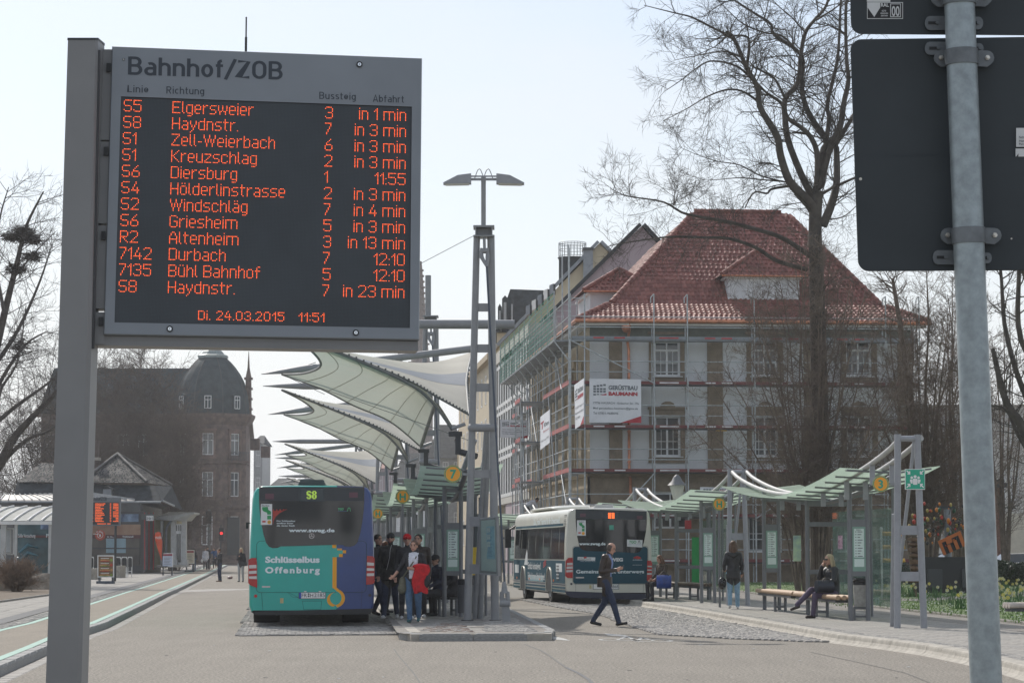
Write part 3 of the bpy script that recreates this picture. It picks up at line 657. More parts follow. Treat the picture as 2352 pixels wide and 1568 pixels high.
for k in range(3):
 for i in range(5): fs.append((k*5+i, (k+1)*5+i, (k+1)*5+(i+1) % 5, k*5+(i+1) % 5))
b.add(vs, fs, M_hous2); part('post', b, sign)
b = MB(); t = [p+V((0, 0, .008)) for p in rings[0]]; b.add([p+(p-sum(rings[0], V())/5)*.03 for p in rings[0]]+[p+(p-sum(rings[0], V())/5)*.02+V((0, 0, .012)) for p in rings[0]], [(0, 1, 6, 5), (1, 2, 7, 6), (2, 3, 8, 7), (3, 4, 9, 8), (4, 0, 5, 9), (5, 6, 7, 8, 9)], M_dark); part('post_cap', b, sign)
b = MB(); b.path([rings[0][2]+V((.002, .02, -.05)), rings[1][2]+V((.004, .02, 0))], .009, M_dark, 6); part('channel', b, sign)
b = MB(); a0 = B_(566, 116, -.06); b.cyl(a0, a0+bun*.085, .0065, M_black, 10); b.cyl(a0+bun*.085, a0+bun*.19, .004, M_black, 8); b.sphere(a0+bun*.19, .0048, M_black); part('antenna', b, sign)
# ================================================================== GALVANISED POLE WITH SIGN BACKS
M_back = mat('sign_back_grey', (.044, .053, .059), .6, var=.10, scale=2.5, spec=.35, detail=8)
M_clamp = mat('clamp_metal', (.16, .175, .185), .5, .4, var=.15, scale=20)
M_bolt = mat('bolt_metal', (.5, .47, .42), .3, 1, var=.2, scale=80)
pt = P(2203.5, 0, 6.0); pb = P(2265, 1568, 6.0); d = (pb-pt); d = d/d.z; foot = pb-d*pb.z; top_ = pt+d*1.1
pole = thing('road_sign_pole', 'thick galvanised steel pole at the right edge, carrying road signs seen from behind', 'pole', foot)
def pax(z): return foot+d*z
b = MB(); b.path([foot, pax(pb.z), pax(pt.z), top_], [.0380, .0380, .0368, .0366], M_galv, 32); part('tube', b, pole)
b = MB(); b.path([foot-V((0, 0, .02)), pax(.03)], .055, M_conc, 20); part('footing', b, pole)
YB = 6.075
def PB(x, y, dy=0): p = P(1894.9+.4213*x, .4213*y, YB); return p+V((0, dy, 0))
def rrect(x0, y0, x1, y1, r, dy, n=6, tl=None):
 pts = []
 for (cx, cy, a0) in ((x0+r, y0+r, 180), (x1-r, y0+r, 270), (x1-r, y1-r, 0), (x0+r, y1-r, 90)):
  for k in range(n+1):
   a = R(a0+90*k/n); pts.append(PB(cx+r*math.cos(a), cy+r*math.sin(a), dy))
 return pts
sk = lambda pts, x0, x1, y0, y1: pts
lower = thing('road_sign', 'large dark grey sign back, the lower one on the galvanised pole', 'road sign', PB(700, 1478))
pl = []
for (cx, cy, a0) in ((140+62, 215+62, 180), (1330-62, 200+62, 270), (1365-62, 1472-62, 0), (180+62, 1478-62, 90)):
 for k in range(8): a = R(a0+90*k/7); pl.append(PB(cx+62*math.cos(a), cy+62*math.sin(a)))
b = MB(); b.slab(pl, (0, .004, 0), M_back); part('sign_plate', b, lower)
pl = []
for (cx, cy, a0) in ((160+60, 857+60, 180), (1350-60, 852+60, 270), (1365-62, 1472-62, 0), (180+62, 1478-62, 90)):
 for k in range(8): a = R(a0+90*k/7); pl.append(PB(cx+60*math.cos(a), cy+60*math.sin(a), -.0035))
b = MB(); b.slab(pl, (0, .003, 0), M_back); part('overlay_plate', b, lower)
b = MB(); b.disc(PB(192, 978, -.004), (0, -1, 0), .0038, M_bolt, 12, .002); part('screw', b, lower)
b = MB(); b.disc(PB(1015, 1302, -.004), (0, -1, 0), .0022, M_bolt, 8, .001); part('screw', b, lower)
upper = thing('road_sign', 'dark sign back with a RAL sticker, cut by the top of the picture', 'road sign', PB(700, 188))
pl = []
for (cx, cy, a0) in ((120+60, -700, 180), (1300-60, -700, 270), (1330-60, 194-60, 0), (140+62, 188-62, 90)):
 for k in range(8): a = R(a0+90*k/7); pl.append(PB(cx+60*math.cos(a), cy+60*math.sin(a)))
b = MB(); b.slab(pl, (0, .004, 0), M_back); part('sign_plate', b, upper)
def rb(x0, y0, x1, y1, m, dy, bb): bb.slab([PB(x0, y0, dy), PB(x1, y0, dy), PB(x1, y1, dy), PB(x0, y1, dy)], (0, .0004, 0), m)
M_stw = mat('sticker_white', (.66, .68, .68), .5, var=.03); M_stk = mat('sticker_black', (.012, .012, .014), .5, var=0)
b = MB(); rb(228, -60, 356, 12, M_stw, -.001, b); rb(229, 14, 425, 105, M_stw, -.001, b); rb(232, 18, 421, 101, M_stk, -.0016, b); rb(232, 18, 300, 46, M_stw, -.0022, b)
b.add([PB(232, 44, -.0022), PB(300, 44, -.0022), PB(268, 95, -.0022)], [(0, 1, 2)], M_stw); rb(355, 22, 413, 96, M_stw, -.0022, b); rb(359, 26, 409, 92, M_stk, -.0028, b)
stick = part('sticker', b, upper)
def stx(s, x, y, cap, m, wd=None, bold=.0, dy=-.003): text(s, PB(x, y, dy), V((1, 0, 0)), V((0, 0, 1)), cap*.4213/5748*6.07/.729, m, stick, bold=bold, width=None if wd is None else wd*.4213/5748*6.07)
stx('00', 362, 90, 56, M_stw, 44, .02); stx('RAL', 303, 40, 20, M_stw, 44, .03); stx('GÜTE', 308, 67, 9, M_stw, 24, .02); stx('VERKEHRS', 299, 80, 8, M_stw, 44, .02); stx('ZEICHEN', 303, 93, 8, M_stw, 38, .02)
b = MB(); rb(1040, 700, 1200, 803, M_stw, -.005, b); rb(1037, 812, 1200, 856, M_stw, -.005, b); b.add([PB(1040, 856, -.0056), PB(1052, 840, -.0056), PB(1052, 856, -.0056)], [(0, 1, 2)], M_back); stick = part('sticker', b, lower)
stx('Schi', 1055, 757, 12, M_ink, 32, .01, -.0065); stx('Ham', 1055, 777, 12, M_ink, 32, .01, -.0065); stx('Paro', 1055, 794, 12, M_ink, 32, .01, -.0065)
def clampset(yb, h, xl, xr, xbl, xbr, ybt, parent):
 z0 = P(0, .4213*(yb+h), 6.0).z; z1 = P(0, .4213*yb, 6.0).z
 b = MB(); b.path([pax(z0), pax(z1)], .0405, M_clamp, 28)
 for xa, xc in ((xl, xl+95), (xr-95, xr)):
  q = []; cy = ybt; cx = xbl if xa == xl else xbr; s = -1 if xa == xl else 1
  hh = 40
  pts = [(cx, cy-hh), (cx-s*0+(-s)*90, cy-hh+(-2)), (cx+(-s)*90, cy+hh+2), (cx, cy+hh+8)]+[(cx+s*38*math.sin(a)*1.0, cy+hh*math.cos(a)) for a in (.5, 1.1, 1.6, 2.2, 2.7)]
  b.slab([PB(x_, y_, -.026) for x_, y_ in pts], (0, .006, 0), M_clamp)
 c = part('clamp', b, parent)
 for cx in (xbl, xbr):
  b = MB(); p = PB(cx, ybt, -.026); b.cyl(p, p+V((0, -.006, 0)), .0062, M_bolt, 6); b.cyl(p+V((0, -.006, 0)), p+V((0, -.011, 0)), .0038, M_bolt, 10); part('bolt', b, c)
clampset(272, 84, 570, 895, 622, 874, 328, lower); clampset(1243, 86, 608, 945, 658, 914, 1290, lower); clampset(-60, 86, 560, 885, 606, 862, 2, upper)
def slotplate(x0, y0, x1, y1, hx_, parent):
 b = MB(); r = (y1-y0)/2-2; pts = []
 for (cx, a0) in ((x0+r*.7, 90), (x1-r*.7, 270)):
  for k in range(7): a = R(a0+180*k/6); pts.append(PB(cx+r*.7*math.cos(a), (y0+y1)/2-r*math.sin(a), -.012))
 b.slab(pts, (0, .004, 0), M_clamp); o = part('slotted_plate', b, parent)
 b = MB(); rb(hx_-48, (y0+y1)/2-8, hx_+6, (y0+y1)/2+8, M_black, -.0135, b); p = PB(hx_, (y0+y1)/2, -.0125); b.cyl(p, p+V((0, -.005, 0)), .0042, M_clamp, 6); part('bolt', b, o)
for a in ((540, 232, 700, 307, 612, lower), (780, 240, 860, 300, 838, lower), (583, 1365, 740, 1447, 652, lower), (800, 1378, 905, 1440, 884, lower), (540, 92, 700, 172, 606, upper), (780, 96, 858, 168, 830, upper)): slotplate(*a)
# ================================================================== BUSES
M_teal = mat('bus_teal_paint', (.012, .38, .32), .3, var=.07, scale=1.1, detail=8, coat=.5)
M_blue = mat('bus_blue_paint', (.014, .045, .185), .3, var=.10, scale=1.1, detail=8, coat=.5)
M_cream = mat('bus_cream_paint', (.62, .61, .53), .32, var=.07, scale=1.1, detail=8, coat=.4)
M_film = mat('bus_dark_film', (.022, .075, .105), .75, var=.06, scale=1.5, spec=.12)
M_navy = mat('bus_navy_paint', (.012, .018, .045), .35, var=.05)
M_tl = mat('tail_light_red', (.38, .006, .008), .18, var=.1, scale=8, coat=.6); M_tls = mat('tail_light_silver', (.55, .52, .52), .2, .3, var=.05)
M_keyo = mat('key_orange', (.80, .36, .015), .35, var=.02); M_disp = mat('display_glass', (.035, .05, .06), .12, var=.05)
M_lite = mat('light_lettering', (.72, .80, .82), .4, var=0); M_amb = mat('amber_lens', (.8, .2, .02), .3, var=0)
M_ledy = emis('lit_led_green', (.42, .62, .08), .42); M_ledo = emis('lit_led_orange', (1, .16, .03), 1.6)
M_hatch = mat('hatch_gap', (.004, .03, .03), .8, var=0); M_grey = mat('vent_grey', (.09, .10, .105), .5, var=.1)
def bus(name, label, loc, rz, cL, cR, split, rmap, sx=1.0, hz=0.0):
 """rear at local y=0, drives towards +y. rmap(x,y)->(lx,lz) maps picture measurements on the rear face"""
 root = thing(name, label, 'bus', loc, rz)
 L = 11.95
 def sect(ins, top=0):
  W = 1.275*sx-ins; T = 2.885+hz-ins*.7; Bz = .33+ins*.6
  pts = [(-W+.05, Bz), (-W+.01, Bz+.12), (-W, 1.0), (-W+.012, 1.75), (-W+.055, T-.28), (-W+.085, T-.13), (-W+.145, T-.045), (-W+.26, T-.008), (-.5, T+.006), (split, T+.008)]
  mir = [(-x, z) for x, z in pts[:-1]][::-1]
  return pts+[(split+.001, T+.008)]+mir
 st_ = [(0, .05), (.02, .022), (.07, .004), (.16, 0), (L-.5, 0), (L-.2, .02), (L-.07, .06), (L, .15)]
 n = len(sect(0)); b = MB(); vs = []; ns = len(st_)
 for y, ins in st_: vs += [V((x, y, z)) for x, z in sect(ins)]
 half = 10
 for k in range(ns-1):
  fl = [(k*n+i, (k+1)*n+i, (k+1)*n+i+1, k*n+i+1) for i in range(n-1)]
  b.add(vs, [f for i, f in enumerate(fl) if i < half], cL, True); b.add(vs, [f for i, f in enumerate(fl) if i >= half], cR, True)
 b.add(vs, [(k*n, k*n+n-1, (k+1)*n+n-1, (k+1)*n) for k in range(ns-1)], M_black)
 s0 = sect(st_[0][1]); yb = 0
 lp_ = [V((x, 0, z)) for x, z in s0[:10]]+[V((split, 0, s0[0][1]))]; rp_ = [V((split, 0, s0[0][1]))]+[V((x, 0, z)) for x, z in s0[10:]]
 b.add(lp_, [tuple(range(len(lp_)-1, -1, -1))], cL); b.add(rp_, [tuple(range(len(rp_)-1, -1, -1))], cR)
 e0 = [V((x, L, z)) for x, z in sect(st_[-1][1])]; b.add(e0, [tuple(range(n))], cL)
 body = part('body', b, root, local=True)
 def dec(pts, m, d=.004, nm=None, parent=None, bb=None, th=None):
  q = [V((*rmap(x, y), 0)) for x, y in pts]; q = [V((p.x, -d, p.y)) for p in q]
  k = bb or MB(); k.slab(q, (0, (th or d)-.0006, 0), m)
  if bb is None: return part(nm or 'decal', k, parent or body, local=True)
 def rtx(s, x, y, cap, m, x1=None, bold=.0, d=.006, parent=None, al='LEFT', slant=0, space=1, nm='lettering'):
  p = rmap(x, y); h = abs(rmap(x, y)[1]-rmap(x, y-cap)[1])
  wd = None if x1 is None else rmap(x1, y)[0]-p[0]
  return text(s, (p[0], -d, p[1]), (1, 0, 0), (0, 0, 1), h/.729, m, parent or body, bold=bold, width=wd, align=al, local=True, slant=slant, space=space, name=nm)
 b = MB(); b.box((0, 6, .42), (2.2, 11.4, .3), M_black); b.box((0, .35, .36), (1.9, .5, .18), M_black); b.cyl((-.7, .1, .3), (-.7, .6, .3), .05, M_dark, 10); part('chassis', b, root, local=True)
 for yy, dual in ((3.35, 1), (9.2, 0)):
  for s in (-1, 1):
   xo = s*(1.235*sx); wd = .56 if dual else .28; b = MB(); r = .47
   b.path([(xo, yy, r), (xo-s*.02, yy, r), (xo-s*wd+s*.02, yy, r), (xo-s*wd, yy, r)], [r-.03, r, r, r-.03], M_rubber, 28, smooth=False)
   wh = part('tyre', b, root, local=True)
   b = MB(); b.path([(xo+s*.006, yy, r), (xo+s*.002, yy, r), (xo-s*.04, yy, r)], [.29, .27, .12], M_steel2, 24); b.cyl((xo-s*.05, yy, r), (xo+s*.03, yy, r), .1, M_grey, 14)
   for k in range(10): a = k*.6283; b.cyl((xo-s*.01, yy+.17*math.cos(a), r+.17*math.sin(a)), (xo+s*.02, yy+.17*math.cos(a), r+.17*math.sin(a)), .014, M_dark, 6)
   part('rim', b, wh, local=True)
   b = MB(); arc = [(yy+.60*math.cos(R(a)), .47+.60*math.sin(R(a))) for a in range(-12, 193, 12)]
   b.slab([V((s*(1.279*sx), y, max(z, .33))) for y, z in arc], (-s*.05, 0, 0), M_black)
   part('wheel_arch', b, root, local=True)
   b = MB(); b.path([(s*(1.283*sx), y, max(z, .34)) for y, z in arc], .016, cL if s < 0 else cR, 6); part('arch_trim', b, root, local=True)
 return root, body, dec, rtx, L
def taillight(body, dec, pts, bands, nm='tail_light'):
 o = dec(pts, M_tl, .03, nm, th=.03)
 bb = MB()
 for q in bands: dec(q, M_tls, .036, bb=bb, th=.008)
 part('reversing_lamp', bb, o, local=True); return o
def rbx(x0, y0, x1, y1): return [(x0, y0), (x1, y0), (x1, y1), (x0, y1)]
def roundrect(x0, y0, x1, y1, r, n=4):
 out = []
 for cx, cy, a0 in ((x0+r, y0+r, 180), (x1-r, y0+r, 270), (x1-r, y1-r, 0), (x0+r, y1-r, 90)):
  for k in range(n+1): a = R(a0+90*k/n); out.append((cx+r*math.cos(a), cy+r*math.sin(a)))
 return out
def side_glass(root, x_, panes, z0, z1, m=None, s=-1):
 for y0, y1 in panes:
  b = MB(); t = .028 if z1 > 2.2 else 0
  q = [V((x_, y0, z0)), V((x_, y1, z0)), V((x_+s*-.045, y1, z1)), V((x_+s*-.045, y0, z1))]
  b.slab(q, (s*.006, 0, 0), m or G_bus); part('window', b, root, local=True)
def front_end(root, L, col):
 b = MB(); b.slab([V((-1.08, L+.004, 1.05)), V((1.08, L+.004, 1.05)), V((1.02, L+.004, 2.68)), V((-1.02, L+.004, 2.68))], (0, .012, 0), G_bus); part('windscreen', b, root, local=True)
 for s in (-1, 1):
  b = MB(); b.sphere((s*.85, L-.01, .72), (.16, .05, .11), M_chrome); part('headlight', b, root, local=True)
  b = MB(); b.bar((s*1.2, L-.1, 2.35), (s*1.42, L+.2, 2.3), .03, .03, M_black); b.box((s*1.44, L+.2, 2.02), (.1, .16, .5), M_black); part('mirror', b, root, local=True)
m1 = lambda x, y: ((x-631.5)*.002441, 3.361-.002441*y)
pos1 = (-4.07, 51.1, 0)
bus1, body1, dec, rtx, L = bus('city_bus', 'teal and dark blue city bus seen from behind, showing line S8', pos1, R(4.7), M_teal, M_blue, .5, m1)
dec([(838, 720), (838, 1048), (836, 1048), (836, 1225)], M_blue, .003, 'blue_field', th=.002) if 0 else None
gl = [(188, 206), (1064, 206), (1064, 330), (1060, 400), (1048, 500), (1032, 590), (1010, 665), (985, 692), (950, 702), (905, 700), (890, 688), (840, 686), (370, 700), (345, 712), (305, 714), (275, 702), (250, 670), (228, 600), (208, 500), (194, 400), (189, 330)]
win1 = dec(gl, G_bus, .010, 'rear_window', th=.01)
dec([(193, 212), (1060, 212), (1060, 322), (193, 322)], mat('tinted_band', (.03, .037, .045), .3, var=.1, scale=2), .0125, 'display_band', win1, th=.002)
ds = dec(rbx(525, 228, 728, 325), M_disp, .0150, 'destination_display', win1, th=.002)
b = MB(); m8 = {'S': ['.XXX.', 'XX.XX', 'XX...', 'XXXX.', '.XXXX', '...XX', 'XX.XX', '.XXX.'], '8': ['.XXX.', 'XX.XX', 'XX.XX', '.XXX.', 'XX.XX', 'XX.XX', 'XX.XX', '.XXX.']}
for k, ch in enumerate('S8'):
 for j, r in enumerate(m8[ch]):
  for i, c in enumerate(r):
   if c == 'X': x = 583+k*44+i*8; y = 238+j*8.6; dec(rbx(x+.3, y+.3, x+7.7, y+8.0), M_ledy, .0175, bb=b, th=.002)
part('led_text', b, ds, local=True)
for x in (240, 938):
 o = dec(rbx(x, 262 if x < 500 else 250, x+72, 308 if x < 500 else 294), mat('dim_lamp', (.12, .05, .07), .4, var=.1), .0150, 'high_lamp', win1, th=.002)
sk_ = dec(rbx(205, 348, 298, 521), M_stw, .0125, 'sticker', win1, th=.001)
bb = MB(); gs = mat('sticker_green', (.02, .28, .09), .5, var=0)
for q in ([(215, 374), (262, 371), (266, 396), (290, 410), (290, 436), (258, 436), (256, 420), (228, 410), (217, 398)], rbx(258, 444, 291, 476)): dec(q, gs, .014, bb=bb, th=.001)
dec(rbx(217, 487, 245, 501), M_red, .014, bb=bb, th=.001); dec([(275+16*math.cos(k*.5236), 499+16*math.sin(k*.5236)) for k in range(12)], M_orange, .014, bb=bb, th=.001)
part('sticker_print', bb, sk_, local=True); rtx('danke', 210, 366, 11, M_stk, 275, .02, .014, sk_); rtx('H', 268, 505, 13, gs, 283, .02, .0155, sk_)
bb = MB(); dec([(303, 392), (312, 392), (312, 405), (330, 405), (330, 392), (342, 392), (342, 403), (358, 403), (358, 391), (370, 391), (370, 402), (386, 402), (386, 391), (400, 391), (400, 401), (411, 401), (411, 391), (424, 391), (400, 402), (360, 425), (330, 452), (312, 485), (305, 525)], mat('castle_red', (.36, .045, .035), .5, var=0), .0125, bb=bb, th=.001)
part('castle_emblem', bb, win1, local=True)
rtx('Der Schlüsselbus', 337, 494, 11, M_lite, 490, .02, .0125, win1); rtx('eröffnet Ihnen', 337, 513, 11, M_lite, 473, .02, .0125, win1); rtx('die ganze Stadt', 337, 533, 11, M_lite, 488, .02, .0125, win1)
rtx('www.sweg.de', 438, 580, 30, M_lite, 818, .03, .0125, win1); gt = mat('sticker_green_bright', (.10, .5, .22), .5, var=0)
rtx('TGO', 846, 398, 18, gt, 892, .03, .0125, win1, slant=.2)
bb = MB(); dec([(922, 408), (930, 378), (947, 378), (951, 408), (947, 408), (943, 382), (933, 382), (927, 408)], gt, .0125, bb=bb, th=.001); dec(rbx(846, 405, 920, 408), mat('sticker_blue', (.05, .15, .3), .5, var=0), .0125, bb=bb, th=.001); part('tree_logo', bb, win1, local=True)
bb = MB(); c = m1(628, 613)
bb.disc((c[0], -.0125, c[1]), (0, -1, 0), .055, M_tls, 24, .002, .046)
for k in range(3): a = R(90+120*k); bb.bar((c[0], -.0135, c[1]), (c[0]+.047*math.cos(a), -.0135, c[1]+.047*math.sin(a)), .009, .002, M_tls, up=V((0, 1, 0)))
part('star_emblem', bb, win1, local=True)
def outline(poly, wd, m, dd, nm, body_, mp_):
 bb = MB(); n = len(poly)
 for i in range(n):
  a = mp_(*poly[i]); c_ = mp_(*poly[(i+1) % n]); bb.bar((a[0], -dd, a[1]), (c_[0], -dd, c_[1]), .003, wd, m)
 part(nm, bb, body_, local=True)
outline(roundrect(172, 655, 1085, 1082, 35), .008, M_hatch, .001, 'hatch_gap', body1, m1)
bb = MB()
for q in (rbx(803, 790, 838, 1046), rbx(800, 686, 833, 713), rbx(842, 717, 881, 732), rbx(888, 731, 915, 757), rbx(856, 762, 888, 788)): dec(q, M_keyo, .004, bb=bb, th=.002)
def arcpoly(cx, cy, r0, c2x, c2y, r1, a0, a1, n=12):
 o = [(cx+r0*math.cos(R(a0+(a1-a0)*k/n)), cy+r0*math.sin(R(a0+(a1-a0)*k/n))) for k in range(n+1)]
 i_ = [(c2x+r1*math.cos(R(a1-(a1-a0)*k/n)), c2y+r1*math.sin(R(a1-(a1-a0)*k/n))) for k in range(n+1)]
 return o+i_
dec(arcpoly(832, 1130, 76, 822, 1128, 58, -75, 82), M_keyo, .004, bb=bb, th=.002); dec([(803, 1040), (838, 1040), (860, 1058), (845, 1074), (815, 1050)], M_keyo, .0043, bb=bb, th=.002)
dec(arcpoly(815, 1142, 57, 838, 1130, 55, 95, 255), M_keyo, .004, bb=bb, th=.002)
part('key_emblem', bb, body1, local=True)
bb = MB(); dec([(834, 716), (842, 716), (842, 733), (888, 733), (888, 762), (856, 762), (856, 788), (836, 788)], M_teal, .0028, bb=bb, th=.002)
dec([(836, 1060), (845, 1074), (870, 1085), (882, 1110), (884, 1145), (872, 1180), (850, 1212), (834, 1214)], M_teal, .0028, bb=bb, th=.002); part('teal_field', bb, body1, local=True)
rtx('Schlüsselbus', 244, 833, 50, M_lite, 696, .045, .004, nm='lettering'); rtx('Offenburg', 244, 920, 50, M_lite, 698, .045, .004, space=1.3)
dec(rbx(220, 1028, 287, 1040), M_tls, .005, 'model_badge', th=.003)
taillight(body1, dec, [(105, 812), (130, 795), (170, 796), (176, 830), (180, 1030), (178, 1042), (120, 1020), (105, 1000)], [[(112, 855), (172, 852), (172, 880), (112, 882)], [(110, 905), (174, 900), (175, 924), (110, 928)], [(110, 948), (176, 946), (177, 970), (112, 968)]])
taillight(body1, dec, [(1090, 778), (1140, 782), (1153, 800), (1153, 1000), (1140, 1012), (1086, 1018), (1083, 1000)], [[(1090, 832), (1148, 836), (1148, 860), (1090, 857)], [(1088, 880), (1150, 882), (1150, 902), (1088, 902)], [(1088, 924), (1150, 922), (1150, 944), (1088, 946)]])
lpz = dec(rbx(523, 1080, 748, 1134), M_dark, .012, 'licence_plate', th=.011); bb = MB(); dec(rbx(527, 1083, 744, 1130), M_white, .014, bb=bb, th=.003); dec(rbx(527, 1083, 545, 1130), mat('euro_blue', (.02, .08, .4), .4, var=0), .016, bb=bb, th=.003); part('plate_face', bb, lpz, local=True)
rtx('FR', 549, 1121, 33, M_ink, 592, .0, .018, lpz); rtx('H', 619, 1121, 33, M_ink, 644, .0, .018, lpz); rtx('2185', 652, 1119, 33, M_ink, 740, .0, .018, lpz)
bb = MB(); dec([(606+8*math.cos(k*.7854), 1094+8*math.sin(k*.7854)) for k in range(8)], M_grey, .018, bb=bb, th=.002); dec([(606+8*math.cos(k*.7854), 1112+8*math.sin(k*.7854)) for k in range(8)], M_grey, .018, bb=bb, th=.002); part('plate_seal', bb, lpz, local=True)
bb = MB(); c = m1(167, 1110); bb.disc((c[0], -.001, c[1]), (0, -1, 0), .032, M_red, 16, .008); part('reflector', bb, body1, local=True)
bb = MB(); c = m1(1115, 1105); bb.disc((c[0], -.001, c[1]), (0, -1, 0), .032, M_navy, 16, .008); part('reflector', bb, body1, local=True)
dec(rbx(370, 1128, 398, 1170), mat('small_sticker', (.45, .40, .2), .5, var=.1), .003, 'sticker')
outline([(555, 1152), (715, 1152), (708, 1222), (566, 1222)], .006, M_hatch, .001, 'tow_cover_gap', body1, m1)
outline([(216, 1082), (228, 1225)], .006, M_hatch, .001, 'bumper_gap', body1, m1); outline([(1050, 1060), (1042, 1215)], .006, M_navy, .001, 'bumper_gap', body1, m1)
outline([(432, 1078), (470, 1118), (520, 1122)], .005, M_hatch, .001, 'bumper_gap', body1, m1)
for x in (578, 700): bb = MB(); c = m1(x, 1074); bb.sphere((c[0], -.01, c[1]), (.03, .02, .012), M_white, 8, 5); part('plate_lamp', bb, body1, local=True)
bb = MB(); dec([(125, 1238), (1145, 1215), (1120, 1262), (170, 1268)], M_black, .002, bb=bb, th=.05); part('lower_apron', bb, body1, local=True)
b = MB(); c0 = m1(512, 182); c1 = m1(745, 142)
for k in range(5):
 z = c0[1]+.005+k*.022; f = .02*k; b.box(((c0[0]+c1[0])/2, .9, z), (c1[0]-c0[0]-f*1.2, 1.1-f, .016), M_grey)
b.box(((c0[0]+c1[0])/2, .95, c0[1]+.04), (c1[0]-c0[0]-.08, .95, .1), M_dark); part('roof_vent', b, bus1, local=True)
b = MB(); b.box((0, 6.5, 2.93), (1.6, 3.0, .16), M_teal); part('roof_unit', b, bus1, local=True)
b = MB(); c = m1(96, 525); b.box((-1.33, .55, c[1]), (.05, .1, .13), M_black); b.bar((-1.27, .6, c[1]+.05), (-1.33, .55, c[1]+.05), .02, .02, M_black); part('side_camera', b, bus1, local=True)
for s in (-1, 1): side_glass(bus1, s*1.268, [(1.2+k*1.5, 2.62+k*1.5) for k in range(7)], 1.3, 2.45, s=s)
front_end(bus1, L, M_teal)
K = .003476
m2 = lambda x, y: ((x-1021)*.00352, 3.765-K*y)
pos2 = (2.82, 72.9, 0)
bus2, body2, dec, rtx, L = bus('city_bus', 'cream and dark blue city bus standing in the right bay, advertising film on its side', pos2, R(7.45), M_cream, M_cream, .3, m2, 1.0, -.085)
gl = [(742, 284), (1336, 302), (1337, 400), (1328, 480), (1312, 560), (1296, 610), (1275, 640), (1240, 652), (1180, 645), (830, 632), (795, 622), (772, 596), (756, 520), (744, 420), (741, 340)]
win2 = dec(gl, G_bus, .010, 'rear_window', th=.01)
dec([(745, 290), (1332, 306), (1333, 372), (745, 366)], mat('tinted_band', (0, 0, 0)), .0125, 'display_band', win2, th=.002)
ds = dec(rbx(972, 310, 1108, 376), M_disp, .0150, 'destination_display', win2, th=.002)
bb = MB()
for cx in (1013, 1042):
 for k in range(6): dec(rbx(cx, 316+k*8.3, cx+(24 if k in (0, 2, 5) or cx > 1020 else 22), 321+k*8.3), M_ledo, .0175, bb=bb, th=.002)
part('led_text', bb, ds, local=True)
for x in (778, 1254): dec(rbx(x, 322 if x < 1000 else 340, x+48, 350 if x < 1000 else 368), mat('dim_lamp', (0, 0, 0)), .0150, 'high_lamp', win2, th=.002)
sk_ = dec(rbx(752, 378, 826, 506), M_stw, .0125, 'sticker', win2, th=.001); bb = MB()
for q in ([(768, 400), (795, 398), (798, 414), (816, 424), (816, 445), (796, 443), (792, 430), (772, 420)], rbx(794, 448, 816, 470)): dec(q, gs, .014, bb=bb, th=.001)
dec(rbx(763, 477, 785, 488), M_red, .014, bb=bb, th=.001); dec([(805+13*math.cos(k*.5236), 487+13*math.sin(k*.5236)) for k in range(12)], M_keyo, .014, bb=bb, th=.001); part('sticker_print', bb, sk_, local=True)
rtx('danke', 766, 394, 9, M_stk, 808, .02, .014, sk_)
dec(rbx(1022, 418, 1060, 458), mat('teal_sticker', (.08, .35, .26), .5, var=.05), .0125, 'sticker', win2, th=.001)
rtx('www.sweg.de', 770, 584, 24, M_lite, 990, .03, .0125, win2)
tg = dec([(1170, 537), (1300, 542), (1298, 604), (1170, 596)], M_stw, .0125, 'sticker', win2, th=.001); rtx('TGO', 1188, 570, 24, gs, 1248, .03, .014, tg, slant=.15); rtx('Tarifverbund Ortenau', 1178, 583, 7, mat('sticker_blue', (0, 0, 0)), 1292, 0, .014, tg)
bb = MB(); dec([(1260, 571), (1266, 546), (1278, 546), (1282, 572), (1278, 572), (1274, 550), (1269, 550), (1264, 571)], M_ink, .014, bb=bb, th=.001); part('tree_logo', bb, tg, local=True)
pan = dec(roundrect(720, 598, 1343, 905, 22), M_film, .006, 'advert_panel', th=.006)
rtx('Gemeinsam gut unterwegs', 745, 818, 30, M_lite, 1312, .02, .009, pan)
bb = MB(); dec([(758, 682), (905, 686), (903, 714), (756, 708)], M_stw, .0085, bb=bb, th=.002); part('logo_field', bb, pan, local=True); rtx('Schwarzwald', 764, 704, 14, M_ink, 870, .0, .0105, pan, slant=.2); rtx('Clever hin & Super Fahren', 778, 722, 8, M_lite, 905, 0, .009, pan)
rtx('SWEG', 1010, 718, 27, M_stw, 1136, .06, .009, pan); rtx('SCHWARZWALD', 1218, 712, 8, M_lite, 1297, .01, .009, pan)
bb = MB()
for k, (x, y) in enumerate(((1232, 690), (1245, 684), (1258, 682), (1270, 686), (1280, 692), (1250, 694), (1266, 696), (815, 688), (826, 687))): c = m2(x, y); bb.sphere((c[0], -.01, c[1]), (.028, .004, .025), M_red, 8, 5)
part('bollen_emblem', bb, pan, local=True)
rtx('www.ortenaulinie.info', 1216, 752, 7, M_lite, 1294, 0, .009, pan)
dec(rbx(742, 848, 810, 859), M_tls, .009, 'model_badge', pan, th=.003)
taillight(body2, dec, [(658, 712), (680, 690), (716, 688), (718, 720), (716, 858), (672, 856), (654, 840)], [[(668, 732), (714, 730), (714, 750), (666, 752)], [(664, 762), (715, 760), (715, 780), (664, 782)], [(662, 792), (715, 790), (715, 808), (662, 810)]])
taillight(body2, dec, [(1338, 712), (1370, 714), (1380, 735), (1376, 872), (1362, 882), (1334, 880)], [[(1340, 756), (1376, 757), (1376, 768), (1340, 767)], [(1338, 786), (1376, 787), (1376, 797), (1338, 797)], [(1337, 816), (1376, 817), (1376, 830), (1337, 830)]])
